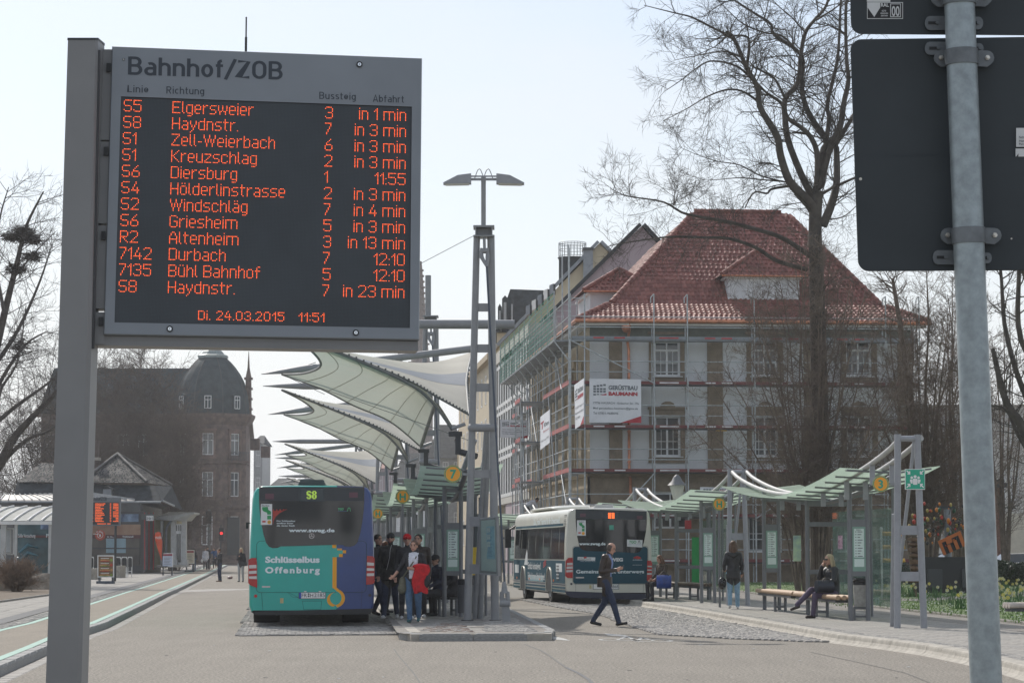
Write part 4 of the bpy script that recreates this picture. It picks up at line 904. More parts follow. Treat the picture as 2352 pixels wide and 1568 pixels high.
outline(roundrect(716, 592, 1347, 909, 24), .01, mat('cream_gap', (.16, .155, .13), .8, var=0), .001, 'hatch_gap', body2, m2)
outline([(741, 905), (741, 975)], .008, MATS['cream_gap'], .001, 'bumper_gap', body2, m2); outline([(1306, 908), (1304, 990)], .008, MATS['cream_gap'], .001, 'bumper_gap', body2, m2)
dec([(652, 966), (1375, 992), (1368, 1012), (1280, 1040), (700, 1020), (662, 990)], M_navy, .006, 'lower_apron', th=.02)
bb = MB(); c = m2(705, 906); bb.disc((c[0], -.001, c[1]), (0, -1, 0), .034, M_dark, 16, .008); part('reflector', bb, body2, local=True)
lpz = dec(rbx(885, 906, 1102, 952), M_dark, .008, 'licence_plate', th=.007); bb = MB(); dec(rbx(889, 909, 1098, 949), M_white, .010, bb=bb, th=.003); part('plate_face', bb, lpz, local=True); rtx('4868', 1034, 941, 26, M_ink, 1094, 0, .013, lpz)
dec(rbx(854, 916, 872, 945), mat('small_sticker', (0, 0, 0)), .004, 'sticker')
b = MB()
for k in range(5): b.box((-.02, 1.2, 2.80+k*.028), (.62-.02*k, .9, .018), M_white)
b.box((-.02, 1.2, 2.86), (.56, .85, .12), M_grey); part('roof_vent', b, bus2, local=True)
b = MB(); b.path([(0, 4.6, 2.86), (0, 5.0, 2.89), (0, 9.3, 2.89), (0, 10.2, 2.84)], [(1.0, .06), (1.02, .10), (1.02, .10), (.9, .04)], M_cream, 16, ell=(1, 0, 0)); part('roof_unit', b, bus2, local=True)
xs = -1.2755
def sd(y0, z0, y1, z1, m, nm, d=.004, par=None, ztilt=0):
 b = MB(); b.slab([V((xs+ztilt*.5, y0, z0)), V((xs+ztilt*.5, y1, z0)), V((xs+ztilt, y1, z1)), V((xs+ztilt, y0, z1))], (-d, 0, 0), m); return part(nm, b, par or bus2, local=True)
fl = MB()
def fpoly(pts, d=.004, m=M_film): fl.slab([V((xs-.0, y, z)) for y, z in pts][::-1], (-d, 0, 0), m)
fpoly([(.15, .62), (2.72, .62), (2.74, .8), (2.84, 1.0), (3.0, 1.09), (3.7, 1.09), (3.88, 1.0), (3.98, .8), (4.0, .62), (8.57, .62), (8.6, .8), (8.7, 1.0), (8.86, 1.09), (9.55, 1.09), (9.72, 1.0), (9.83, .8), (9.85, .62), (11.5, .62), (11.5, 1.28), (.15, 1.28)])
film = part('side_film', fl, bus2, local=True)
band = MB(); band.slab([V((xs+.046, .75, 2.3)), V((xs+.046, 11.4, 2.3)), V((xs+.085, 11.4, 2.60)), V((xs+.085, .75, 2.60))], (-.008, 0, 0), M_film); band = part('roof_band', band, bus2, local=True)
for y0, y1 in [(.35, 1.35), (1.42, 3.0), (3.07, 4.65), (4.72, 6.3), (6.37, 7.95), (8.02, 9.6), (9.67, 11.3)]:
 b = MB(); b.slab([V((xs+.006, y0, 1.32)), V((xs+.006, y1, 1.32)), V((xs+.045, y1, 2.27)), V((xs+.045, y0, 2.27))], (-.012, 0, 0), G_bus); part('window', b, bus2, local=True)
b = MB()
for k in range(8): b.bar((xs+.05+.004*k-.004, .18, 2.29+.045*k), (xs+.05+.004*k-.004, .66, 2.29+.045*k), .02, .018, M_dark)
part('louvre', b, bus2, local=True); b = MB()
for k in range(9): b.bar((xs-.008, 1.3, .72+.05*k), (xs-.008, 1.75, .72+.05*k), .015, .03, M_stw if k % 2 else M_dark)
part('louvre', b, bus2, local=True)
for z0, z1, m in ((.56, .60, M_navy), (.47, .52, M_film), (.36, .43, M_film)):
 for y0, y1 in ((.1, 2.74), (3.98, 8.58), (9.84, 11.6)): sd(y0, z0, y1, z1, m, 'stripe', .005)
for y in (2.3, 5.2, 7.6, 10.6): sd(y, .66, y+.12, .72, M_amb, 'side_marker', .02)
sx_ = lambda s, y, z, cap, m, wd, bold=.02, par=film, d=.006: text(s, (xs-d, y, z), (0, -1, 0), (0, 0, 1), cap/.729, m, par, bold=bold, width=wd, local=True)
sx_('Das „Frank“ Fahrrad für Ihr Schwarzwald!', 6.9, 2.38, .2, M_lite, 5.6, par=band, d=-.03)
sx_('Einfach einsteigen!', 8.0, 1.0, .22, M_stw, 2.9); sx_('Einfach immer Urlaub fahren!', 8.0, .68, .22, M_stw, 3.8)
sd(.7, .95, 1.9, 1.2, M_stw, 'side_logo', .006); sd(10.2, .85, 11.2, 1.12, M_stw, 'side_logo', .006)
b = MB(); b.slab([V((xs-.006, y, z)) for y, z in ((8.05, 1.12), (8.9, 1.12), (8.25, 1.62), (8.1, 1.5))], (-.004, 0, 0), M_stw); part('arrow_print', b, bus2, local=True)
b = MB()
for k in range(3): b.slab([V((xs-.006, y, z)) for y, z in ((4.5, 1.05+.06*k), (3.9-.1*0+.0, 1.15+.06*k), (3.95, 1.18+.06*k), (4.55, 1.08+.06*k))], (-.003, 0, 0), M_red)
part('swoosh_print', b, bus2, local=True); sd(4.6, .63, 8.0, .8, mat('pale_blue_film', (.25, .42, .46), .4, var=.05), 'pale_print', .006)
front_end(bus2, L, M_cream)
b = MB(); b.box((-1.52, 11.2, 1.98), (.20, .2, .62), M_black); b.bar((-1.25, 11.3, 2.4), (-1.5, 11.2, 2.25), .04, .04, M_black); part('side_mirror', b, bus2, local=True)
# ================================================================== MASTS, SAILS, SHELTERS
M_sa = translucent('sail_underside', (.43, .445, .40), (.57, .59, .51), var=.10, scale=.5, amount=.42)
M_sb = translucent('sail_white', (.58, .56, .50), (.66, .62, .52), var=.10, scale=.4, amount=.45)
M_rope = mat('edge_rope', (.15, .16, .155), .6, var=.1); M_pale = mat('pale_boom', (.42, .42, .40), .45, var=.08)
M_lug = mat('cast_lug', (.05, .052, .055), .55, var=.15)
def stain(m, col, x0, x1):               # algae stain towards the drip end of the membrane (object x)
 t = m.node_tree; b = t.nodes['Principled BSDF']; src = b.inputs['Base Color'].links[0].from_socket
 tc = t.nodes.new('ShaderNodeTexCoord'); sp = t.nodes.new('ShaderNodeSeparateXYZ'); t.links.new(tc.outputs['Object'], sp.inputs[0])
 n = t.nodes.new('ShaderNodeTexNoise'); n.inputs['Scale'].default_value = .8; t.links.new(tc.outputs['Object'], n.inputs[0])
 a = t.nodes.new('ShaderNodeMath'); a.operation = 'MULTIPLY_ADD'; a.inputs[1].default_value = 2.5; t.links.new(n.outputs[0], a.inputs[0]); t.links.new(sp.outputs[0], a.inputs[2])
 r = t.nodes.new('ShaderNodeMapRange'); r.inputs[1].default_value = x0+1.25; r.inputs[2].default_value = x1+1.25; r.inputs[3].default_value = 1; r.inputs[4].default_value = 0; r.clamp = True; t.links.new(a.outputs[0], r.inputs[0])
 mxn = t.nodes.new('ShaderNodeMix'); mxn.data_type = 'RGBA'; mxn.inputs[7].default_value = (*col, 1); t.links.new(r.outputs[0], mxn.inputs[0]); t.links.new(src, mxn.inputs[6]); t.links.new(mxn.outputs[2], b.inputs['Base Color'])
stain(M_sa, (.25, .42, .37), -4.4, -.2)
MD = V((-.088, 1, 0));
def mlx(Y): return -.60-.088*(Y-52)
def mast(label, lamp=False):
 b0 = V((mlx(52), 52, ZI)); o = thing('lattice_mast', label, 'mast', b0, group='masts carrying the membrane roof')
 Q = lambda u, v, dy=0: P(u, v, 52+dy)
 fl_, fr2 = (1073.5, 1429), (1137.3, 1433); tl, tr = (1095.3, 540), (1127.5, 540)
 for (a, c, r0, r1) in ((fl_, tl, .080, .070), (fr2, tr, .085, .078)):
  b = MB(); p = Q(*a); p.z = ZI; b.path([p, Q(*c)], [r0, r1], M_steel, 20); b.path([p, p+V((0, 0, .02))], .13, M_dark, 16); part('leg', b, o)
 for (a, c) in (((1091, 1424), (1117, 985)), ((1103, 1424), (1124, 985))):
  b = MB(); p = Q(*a, 1.4); p.z = ZI; b.path([p, Q(*c, .5)], .055, M_steel, 12); part('back_leg', b, o)
 for v in (706, 800, 890, 1088, 1197, 1306):
  f = (v-540)/890; xl = 1095.3+(1073.5-1095.3)*f; xr = 1127.5+(1137.3-1127.5)*f
  b = MB(); p0 = Q(xl+5, v); p1 = Q(xr-5, v); b.bar(p0, p1, .04, .17, M_steel); part('cross_plate', b, o)
 b = MB(); b.cyl(Q(1083, 982, -.05), Q(1134, 982, -.05), .085, M_steel, 16); b.sphere(Q(1083, 982, -.05), .085, M_steel); b.sphere(Q(1134, 982, -.05), .085, M_steel); part('cross_tube', b, o)
 b = MB(); c = Q(1111.5, 522); b.box(c+V((0, .05, 0)), (.44, .5, .04), M_steel); b.box(c+V((0, .05, -.2)), (.44, .5, .025), M_steel); b.box(c+V((0, 0, -.1)), (.36, .05, .19), M_steel)
 for s in (-1, 1): b.box(c+V((s*.17, -.1, -.1)), (.02, .2, .18), M_steel)
 part('head_plate', b, o)
 b = MB(); top = Q(1118, 612, -.3); bot = Q(1159.5, 1345, -1.0); b.path([top, Q(1135.5, 930, -.6), bot], .022, mat('blue_grey_rod', (.06, .075, .10), .5, var=.1), 10); part('tie_rod', b, o)
 b = MB(); b.path([Q(1112, 545, -.12), Q(1113, 572, -.16)], .03, M_steel, 8)
 for s in (-1, 1): b.path([Q(1113+s*7, 570, -.18), Q(1113+s*7, 590, -.2), Q(1118, 612, -.3)], [.03, .045, .028], M_steel, 10)
 b.cyl(Q(1104, 577, -.18), Q(1123, 577, -.18), .05, M_steel, 12); part('fork', b, o)
 b = MB(); z0 = Q(1159.5, 1345, -1.0)
 b.path([Q(1158, 1335, -1), Q(1159, 1362, -1)], [.035, .075], M_steel, 12)
 for s in (-1, 1): b.path([Q(1159+s*6, 1358, -1), Q(1160+s*7.5, 1392, -1)], [.045, .05], M_steel, 10)
 b.cyl(Q(1149, 1385, -1), Q(1170, 1385, -1), .075, M_steel, 16); part('fork', b, o)
 b = MB(); p = Q(1164, 1440, -1); p.z = ZI; q = Q(1159.5, 1372, -1); b.bar(q, p, .06, .16, M_steel, up=V((1, 0, 0))); part('anchor', b, o)
 if lamp:
  b = MB(); b.cyl(Q(1110.5, 522), Q(1110.5, 408), .05, M_steel, 14); b.box(Q(1110.5, 413), (.1, .1, .1), M_steel); part('lamp_post', b, o)
  b = MB(); b.bar(Q(1045, 412), Q(1172, 412), .05, .05, M_steel2); b.bar(Q(1078, 405), Q(1143, 405), .03, .03, M_steel2); part('lamp_arm', b, o)
  for s, x in ((-1, 0), (1, 0)):
   xx = lambda d: 1111+s*d
   b = MB(); pts = [(29, 398), (60, 402), (93, 419), (93, 421.5), (29, 420)]
   b.slab([Q(xx(a), v, -.14) for a, v in pts], (0, .28, 0), M_steel2); b.slab([Q(xx(a), v, -.12) for a, v in ((34, 420.3), (88, 421.8), (88, 423.5), (34, 422.5))], (0, .24, 0), mat('lamp_glass', (.55, .55, .5), .3, var=0)); part('lamp_head', b, o)
   b = MB(); b.path([Q(xx(1+k*2.6), 412-24*math.sin(math.pi*min(1, (k+.6)/8.3)), 0) for k in range(9)], .009, M_steel, 6); part('cable_loop', b, o)
  b = MB(); b.path([Q(1089, 541), P(900, 640, 56)], .007, M_rope, 5); part('stay_wire', b, o)
 else:
  b = MB(); b.cyl(Q(1103, 522), Q(1103, 392), .085, M_steel, 12); part('pole', b, o)
 return o
m0 = mast('tall grey steel mast topped by a double street lamp, platform front end', True)
mA = mast('second grey mast, beside the lower right corner of the departure board')
mA.matrix_world = Matrix.Translation(V((mlx(72), 72, ZI)));
def setw(o, M):
 o.matrix_world = M
setw(mA, Matrix.Translation(V((mlx(72), 72, ZI))))
snapshot()
lb = ['third steel mast along the platform, behind the second roof sail', 'fourth steel mast from the front, half hidden among the shelter posts', 'fifth steel mast far along the platform', 'farthest steel mast on the platform, small above the teal bus']
for k, Y in enumerate((90.5, 110, 130, 149)): clone(mA, Matrix.Translation(V((mlx(Y), Y, ZI))), lb[k])
def qcurve(a, m, c, t):                     # quadratic through m at t=.5
 k = m*2-(a+c)*.5; return a*(1-t)**2+k*2*t*(1-t)+c*t*t
def cat3(pts, t):                           # smooth curve through points
 n = len(pts)-1; s = min(int(t*n), n-1); f = t*n-s
 p0 = pts[max(s-1, 0)]; p1 = pts[s]; p2 = pts[s+1]; p3 = pts[min(s+2, n)]
 return .5*((2*p1)+(p2-p0)*f+(2*p0-5*p1+4*p2-p3)*f*f+(3*p1-p0-3*p2+p3)*f**3)
def coons(el, er, eb, et, N, Mn):           # el,er: v-dir at u=0,1 ; eb,et: u-dir at v=0,1
 g = []
 c00, c01, c10, c11 = el(0), el(1), er(0), er(1)
 for j in range(Mn+1):
  v = j/Mn; row = []
  for i in range(N+1):
   u = i/N
   row.append(eb(u)*(1-v)+et(u)*v+el(v)*(1-u)+er(v)*u-(c00*(1-u)*(1-v)+c10*u*(1-v)+c01*(1-u)*v+c11*u*v))
  g.append(row)
 return g
def gridmb(g, m, b=None, rows=None):
 b = b or MB(); n = len(g[0]); vs = [p for r in g for p in r]; fs = []
 for j in range(len(g)-1):
  if rows and not (rows[0] <= j < rows[1]): continue
  for i in range(n-1): fs.append((j*n+i, j*n+i+1, (j+1)*n+i+1, (j+1)*n+i))
 b.add(vs, fs, m, True); return b
def sail(label):
 o = thing('roof_sail', label, 'sail roof', (mlx(60), 60, ZI), group='tensile roof sails over the platform')
 HN = P(640, 757, 54); HF = P(648, 859.5, 69); LF = P(967, 1025, 69); LN = P(1037.6, 983.7, 55)
 el = lambda t: cat3([HN, P(706, 797, 56.5), P(737, 838, 62), P(700, 857, 66.5), HF], t)
 er = lambda t: cat3([LN, P(1012, 942, 58), P(1000, 931, 61.5), P(988, 962, 65), LF], t)
 eb = lambda t: cat3([HN, P(755, 801, 54.2), P(916, 869, 54.5), P(985, 915, 54.8), LN], t)
 et = lambda t: cat3([HF, P(735, 891, 69), P(812, 930, 69), P(896, 967, 69), LF], t)
 g = coons(el, er, eb, et, 40, 24)
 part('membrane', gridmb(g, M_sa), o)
 for i in (6, 12, 18, 24, 30, 35):
  b = MB(); b.path([g[j][i]+V((0, 0, -.012)) for j in range(25)], .010, mat('seam_line', (.34, .34, .28), .7, var=0), 4); part('seam', b, o)
 for k, f in enumerate((el, er, eb, et)):
  b = MB(); b.path([f(t/24) for t in range(25)], .032 if k != 1 else .05, M_rope, 6); part('edge_rope', b, o)
 P3 = P(1077, 952, 54.8); P2 = P(1084, 808, 69)
 e0 = lambda t: cat3([HN, P(771, 806, 54.2), P(928, 869, 54.6), P(1010, 915, 54.8), P3], t)
 e1 = lambda t: cat3([HN+V((0, .3, .05)), P(771, 802, 58), P(937, 831, 64), P(1015, 828, 67), P2], t)
 r_ = lambda t: cat3([P3, P(1073, 905, 58), P(1072, 865, 62), P2], t); l_ = lambda t: HN+V((0, .3, .05))*t
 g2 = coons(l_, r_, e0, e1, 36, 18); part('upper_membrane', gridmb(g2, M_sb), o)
 b = MB(); gridmb([[p+V((0, -.06, 0)) for p in r] for r in g2[9:14]], translucent('overlap_shade_band', (.30, .33, .37), (.42, .45, .50), amount=.4), b); part('band', b, o)  # grey-blue strip: shading of the overlapping membranes put into colour
 b = MB(); b.path([e0(t/24) for t in range(25)], .022, M_rope, 6)
 for t in range(4, 40): p = e0(t/40); b.box(p+V((0, -.02, .03)), (.04, .04, .04), M_rope)
 part('edge_clamps', b, o)
 b = MB(); b.path([r_(t/16) for t in range(17)], .03, M_rope, 6)
 for t in range(1, 20): b.box(r_(t/20)+V((.03, -.02, 0)), (.05, .05, .05), M_rope)
 part('edge_clamps', b, o)
 for a, c, r0 in ((P(580, 744, 54), P(1182, 745, 54), .10), (P(600, 859, 69), P(1088, 800, 69), .10)):
  d = (c-a).normalized(); b = MB(); b.path([a, a+d*.55, a+d*1.2, c], [.01, .06, r0, r0], M_steel, 14); part('boom', b, o)
 b = MB(); q = P(664, 862, 69); b.path([q, HF], .03, M_rope, 6); b.path([q+V((0, 0, .1)), P(725, 832, 69)], .012, M_rope, 5); b.path([HF, P(1075, 1010, 56)], .009, M_rope, 5); b.path([HF, P(745, 905, 74)], .009, M_rope, 5); part('stay_wire', b, o)
 for c in (LF, LN):
  b = MB(); b.box(c+V((.08, 0, -.12)), (.30, .22, .10), M_lug); b.box(c+V((.14, 0, -.36)), (.12, .2, .42), M_lug); b.path([c+V((.14, 0, -.5)), c+V((.55, -.2, -.62))], .07, M_lug, 8); b.path([c, c+V((.3, 0, .1))], .04, M_steel2, 8); part('anchor_lug', b, o)
 b = MB(); b.path([P(1090, 1010, 54.5), P(1062, 1085, 55)], .06, M_steel, 10); b.path([P(1128, 1000, 54.5), P(1105, 1090, 55)], .06, M_steel, 10); part('strut', b, o)
 return o
s0 = sail('nearest cream and green roof sail, large, just right of and below the departure board')
snapshot(); s0m = s0.matrix_world.copy()
for dy, l in ((20.4, 'second roof sail, lower behind the largest one, its left end in a thin spike'), (58, 'third roof sail, small, above the right half of the teal bus'), (78, 'fourth roof sail, smaller still and partly behind the third'), (110, 'farthest roof sail, a thin wing just above the roof of the teal bus')):
 clone(s0, Matrix.Translation(V((-.088*dy, dy, 0)))@Matrix.Translation(V((mlx(60), 60, ZI))), l)
M_sf = mat('shelter_steel', (.16, .165, .175), .42, var=.06, scale=5)
def timetable(o, c0, c1, z0, z1, tint=None, parent=None, rows=10):
 """framed notice between ground points c0,c1"""
 a = V(c0); e = V(c1); x = (e-a); up = V((0, 0, 1)); n = x.cross(up).normalized()
 q = lambda s, z, d=0: a+x*s+V((0, 0, z))+n*d
 b = MB(); b.slab([q(0, z0), q(1, z0), q(1, z1), q(0, z1)], -n*.03, M_sf); case = part('notice_case', b, o)
 b = MB(); b.slab([q(.05, z0+.05, .002), q(.95, z0+.05, .002), q(.95, z1-.05, .002), q(.05, z1-.05, .002)], n*.004, mat('notice_backing', (.20, .33, .27), .35, var=.05)); part('glass_face', b, case)
 b = MB(); b.slab([q(.16, z0+.33*(z1-z0), .007), q(.84, z0+.33*(z1-z0), .007), q(.84, z1-.09, .007), q(.16, z1-.09, .007)], n*.002, M_paper); b.slab([q(.16, z0+.14, .007), q(.84, z0+.14, .007), q(.84, z0+.30*(z1-z0), .007), q(.16, z0+.30*(z1-z0), .007)], n*.002, M_paper)
 pp = part('paper', b, case); b = MB()
 for k in range(rows):
  z = z1-.16-k*(z1-z0)*.055; b.slab([q(.24, z, .0095), q(.32, z, .0095), q(.32, z+.014, .0095), q(.24, z+.014, .0095)], n*.001, M_ink); b.slab([q(.40, z, .0095), q(.74-.08*(k % 3), z, .0095), q(.74-.08*(k % 3), z+.014, .0095), q(.40, z+.014, .0095)], n*.001, M_ink)
 part('printed_lines', b, pp, kind='stuff'); text('Abfahrt', q(.3, z1-.13, .009), x, up, .05, M_ink, pp, width=x.length*.36)
 return case
def shelter(label, W=2.0, H=2.96, low=.42, Ln=14.0, posts=True, group='wave-roofed bus shelters'):
 """local frame: near left roof corner above the origin, +y along the platform"""
 o = thing('bus_shelter', label, 'bus shelter', (0, 0, 0), group=group)
 zf = lambda y: H-low+low*abs((y-Ln/2)/(Ln/2))**1.7
 nb = 14; ys = [Ln*k/nb for k in range(nb+1)]; xc = W*.55
 for k in range(nb):
  y0, y1 = ys[k]+.03, ys[k+1]-.03
  for (xa, xb, za, zb) in ((0, xc-.06, .06, 0), (xc+.06, W, 0, .10)):
   b = MB(); b.slab([V((xa, y0, zf(y0)+za)), V((xb, y0, zf(y0)+zb)), V((xb, y1, zf(y1)+zb)), V((xa, y1, zf(y1)+za))], (0, 0, .015), G_roof); part('roof_pane', b, o)
 for k in range(nb+1):
  y = ys[k]; z = zf(y)-.03; wd = .16 if k in (0, nb) else .05; b = MB(); b.bar((.12, y, z+.05), (xc, y, z), wd, .035, M_sf); b.bar((xc, y, z), (W-.2, y, z+.08), wd, .035, M_sf); part('roof_bar', b, o)
 b = MB(); b.path([(xc, y, zf(y)-.07) for y in ys], [(.06, .05)]*(nb+1), M_sf, 6); part('gutter_beam', b, o)
 for y in (2.0, 6.5, 11.5):
  if Ln < 12 and y > 10: continue
  for x in ((.62, .98) if y != 6.5 else (.66, 1.6)):
   b = MB(); b.cyl((x, y, 0), (x, y, zf(y)-.02), .048, M_sf, 12); part('post', b, o)
  for z_ in (zf(y)-.10, 2.0, .95):
   b = MB(); b.bar((.62, y, z_), (.98 if y != 6.5 else 1.6, y, z_), .05, .10, M_sf); part('cross_rail', b, o)
  if y != 6.5: timetable(o, (.65, y-.03, 0), (.95, y-.03, 0), .95, 1.95)
 xg = min(1.75, W-.15)
 for y0, y1 in ((3.0, 5.0), (5.0, 7.0), (7.0, 9.0)):
  if y1 > Ln: continue
  b = MB(); b.slab([V((xg, y0+.06, .25)), V((xg, y1-.06, .25)), V((xg, y1-.06, 2.3)), V((xg, y0+.06, 2.3))], (.01, 0, 0), G_shel); part('side_pane', b, o)
  b = MB(); b.cyl((xg, y0, 0), (xg, y0, zf(y0)), .03, M_sf, 10); part('post', b, o)
 return o
def bench(label, p0, p1, z=.46, light=True, wd=.42, mw=None):
 a = V(p0); e = V(p1); mid = (a+e)/2; x = (e-a).normalized(); n = V((-x.y, x.x, 0)); L = (e-a).length
 o = thing('bench', label, 'bench', (mid.x, mid.y, a.z))
 m = mw or M_wood if light else mat('dark_bench_wood', (.12, .085, .06), .6, var=.2)
 for seg in (0, 1):
  s0_, s1_ = (0, .49) if seg == 0 else (.51, 1)
  for k in range(3):
   b = MB(); f = n*(.13*(k-1)); b.cyl(a+x*L*s0_+f+V((0, 0, z)), a+x*L*s1_+f+V((0, 0, z)), .05, m, 12); part('log_slat', b, o)
  c = a+x*L*(s0_+s1_)/2
  b = MB(); b.bar(a+x*L*(s0_+.02)+V((0, 0, z-.08)), a+x*L*(s1_-.02)+V((0, 0, z-.08)), .3, .05, M_dark); part('seat_frame', b, o)
  for s in (-1, 1):
   cc = c+n*(.12*s); b = MB(); b.cyl(cc, cc+V((0, 0, z-.08)), .035, M_sf, 10); part('leg', b, o)
  b = MB(); b.bar(c-n*.12+V((0, 0, .12)), c+n*.12+V((0, 0, .12)), .03, .05, M_sf); part('stretcher', b, o)
 return o
def at_shelter(o, u, v, Y, rz):
 p = P(u, v, Y); setw(o, Matrix.Translation(V((p.x, p.y, o['zb'] if 'zb' in o else ZR)))@Matrix.Rotation(rz, 4, 'Z'))
sh = shelter('nearest glass roofed bus shelter on the right pavement, beside the number 3 sign')
snapshot()
MS = lambda x, y, z, rz: Matrix.Translation(V((x, y, z)))@Matrix.Rotation(rz, 4, 'Z')
setw(sh, MS(6.42, 49, ZR, R(4.8))); FR[sh.name] = MS(6.42, 49, ZR, R(4.8))
clone(sh, MS(4.72, 66.2, ZR, R(5.5)), 'second glass roofed bus shelter on the right pavement, right behind the cream bus')
clone(sh, MS(2.9, 84, ZR, R(6)), 'third bus shelter on the right pavement, hidden mostly by the cream bus')
clone(sh, MS(-.6, 108, ZR, R(5)), 'far glass bus shelter showing left of the cream bus, beside its side mirror')
shL = shelter('bus shelter on the middle platform under the number 7 sign', W=1.75, H=3.16, low=.5, Ln=9.5)
snapshot(); setw(shL, MS(-1.93, 52.8, ZI, R(4.7)))
clone(shL, MS(-3.15, 66.5, ZI, R(4.7)), 'second bus shelter on the middle platform, an H stop sign at its front')
clone(shL, MS(-4.4, 79.5, ZI, R(4.7)), 'third bus shelter on the middle platform, behind the waiting people')
clone(shL, MS(-6.1, 98, ZI, R(4.7)), 'fourth bus shelter on the middle platform, far behind the teal bus')
def stopsign(label, ch, u, v, Y, r, arm=None, z=None, green_text=True):
 c = P(u, v, Y); o = thing('bus_stop_sign', label, 'bus stop sign', (c.x, c.y, 0) if arm is None else c)
 b = MB(); b.disc(c, (0, -1, 0), r, M_green, 36, .02); pl = part('sign_disc', b, o)
 b = MB(); b.disc(c+V((0, -.02, 0)), (0, -1, 0), r*.97, M_orange, 36, .002, r*.93); b.disc(c+V((0, -.02, 0)), (0, -1, 0), r*.82, M_orange, 36, .002); part('orange_field', b, pl)
 text(ch, c+V((0, -.023, -r*.48)), (1, 0, 0), (0, 0, 1), r*.98/.729, M_green, pl, bold=.035, align='CENTER')
 if arm is not None:
  b = MB(); b.bar(c+V((r*.9, .03, 0)), P(*arm, Y), .03, .05, M_steel); part('bracket', b, o)
 else:
  b = MB(); b.cyl((c.x, c.y+.04, ZI), (c.x, c.y+.04, c.z+r*.6), .03, M_sf, 10); part('post', b, o)
 return o
stopsign('orange stop sign numbered seven on the front mast', '7', 1040.3, 1088, 51.9, .185, (1075, 1089))
stopsign('orange stop sign numbered three beside the green assembly sign', '3', 2022.7, 1110.8, 46, .152, (2056, 1112))
stopsign('larger H stop sign on the middle platform, under a shelter roof edge', 'H', 925, 1140, 64.5, .185)
stopsign('round H stop sign under the right shelter roof, left of the twin tube frame', 'H', 1652, 1157, 63, .165)
stopsign('tiny round H stop sign far behind, above the blue corner of the bus', 'H', 868, 1179, 79, .17)
def hframe(label, back=True):
 o = thing('tube_frame', label, 'steel frame', (7.33, 46, ZR), group='tube frames along the right shelters')
 Q = lambda u, v, dy=0: P(u, v, 46+dy)
 b = MB(); p = Q(2061, 1441); p.z = ZR; b.path([p, Q(2061.8, 996.9)], .063, M_steel2, 18); part('leg', b, o)
 b = MB(); p = Q(2122.4, 1438); p.z = ZR; b.path([p, Q(2111, 1130), Q(2106.5, 997.7)], .063, M_steel2, 18); part('leg', b, o)
 for (a, c) in (((2048, 1436), (2052, 1180)), ((2052, 1436), (2100, 1012))):
  b = MB(); p = Q(*a, .9); p.z = ZR; b.path([p, Q(*c, .3)], .034, M_steel2, 10); part('brace', b, o)
 b = MB(); b.cyl(Q(2062, 1007), Q(2106, 1007), .055, M_steel2, 14); part('top_tube', b, o)
 for v in (1217, 1323): b = MB(); b.bar(Q(2066, v), Q(2113, v), .03, .17, M_steel2); part('cross_plate', b, o)
 return o
hf = hframe('nearest grey double tube frame carrying the green assembly point sign'); snapshot()
fps = ((7.33, 46), (5.93, 65.4), (4.35, 84), (2.45, 99), (.75, 113))
lbs = ('', 'second grey tube frame behind the walking woman in a dark jacket', 'third tube frame, showing above the right end of the cream bus', 'fourth tube frame, above the middle of the cream bus roof', 'small far tube frame above the left end of the cream bus')
frs = [hf]
for k in range(1, 5): frs.append(clone(hf, Matrix.Translation(V((fps[k][0], fps[k][1], ZR))), lbs[k]))
def arch(k0, k1, label, sag=1.0):
 x0, y0 = fps[k0]; x1, y1 = fps[k1]; o = thing('arched_tubes', label, 'steel tubes', ((x0+x1)/2, (y0+y1)/2, ZR), group='hanging tube pairs over the right shelters')
 for s in (-.19, .19):
  pts = []
  for t in range(25):
   f = t/24; z = 3.62-.80*math.sin(math.pi*f)**.8*sag; pts.append(V((x0+(x1-x0)*f+s, y0+(y1-y0)*f, z)))
  b = MB(); b.path(pts, .052, M_pale, 12); part('tube', b, o)
  for t in (3, 6, 9, 15, 18, 21):
   b = MB(); p = pts[t]; b.bar(p, V((p.x, p.y, max(2.5, p.z-.42))), .04, .1, M_steel2); part('hanger', b, o)
 return o
arch(0, 1, 'pair of drooping grey tubes over the nearest right shelter'); arch(1, 2, 'pair of drooping tubes over the second right shelter, behind the lantern'); arch(2, 3, 'pair of drooping tubes above the cream bus'); arch(3, 4, 'farthest pair of drooping tubes above the cream bus')
q = [P(2078.5, 1076.4, 45.9), P(2124.7, 1076.4, 45.9), P(2124.7, 1123.8, 45.9), P(2078.5, 1123.8, 45.9)]
o = thing('assembly_sign', 'square green assembly point sign with white figures and four arrows', 'sign', (q[0].x, 45.9, q[3].z))
b = MB(); b.slab(q, (0, .01, 0), M_white); pl = part('sign_plate', b, o)
M_g2 = mat('sign_green_bright', (.02, .38, .24), .4, var=.02); b = MB(); sx = (q[1]-q[0]).length
AP = lambda x, y, d=-.003: q[0]+V((x*sx, d, -y*sx))
b.slab([AP(.03, .03), AP(.97, .03), AP(.97, .99), AP(.03, .99)], (0, .002, 0), M_g2); part('green_field', b, pl)
b = MB()
for cx, cy, r in ((.5, .38, .075), (.33, .43, .065), (.67, .43, .065)): b.disc(AP(cx, cy, -.004), (0, -1, 0), r*sx, M_white, 14, .001)
b.slab([AP(*t, -.004) for t in ((.40, .48), (.60, .48), (.62, .60), (.60, .78), (.40, .78), (.38, .60))], (0, -.001, 0), M_white)
for s in (0, 1): b.slab([AP(abs(s-x), y, -.0045) for x, y in ((.24, .52), (.37, .52), (.37, .72), (.28, .72), (.28, .66), (.24, .64))], (0, -.001, 0), M_white)
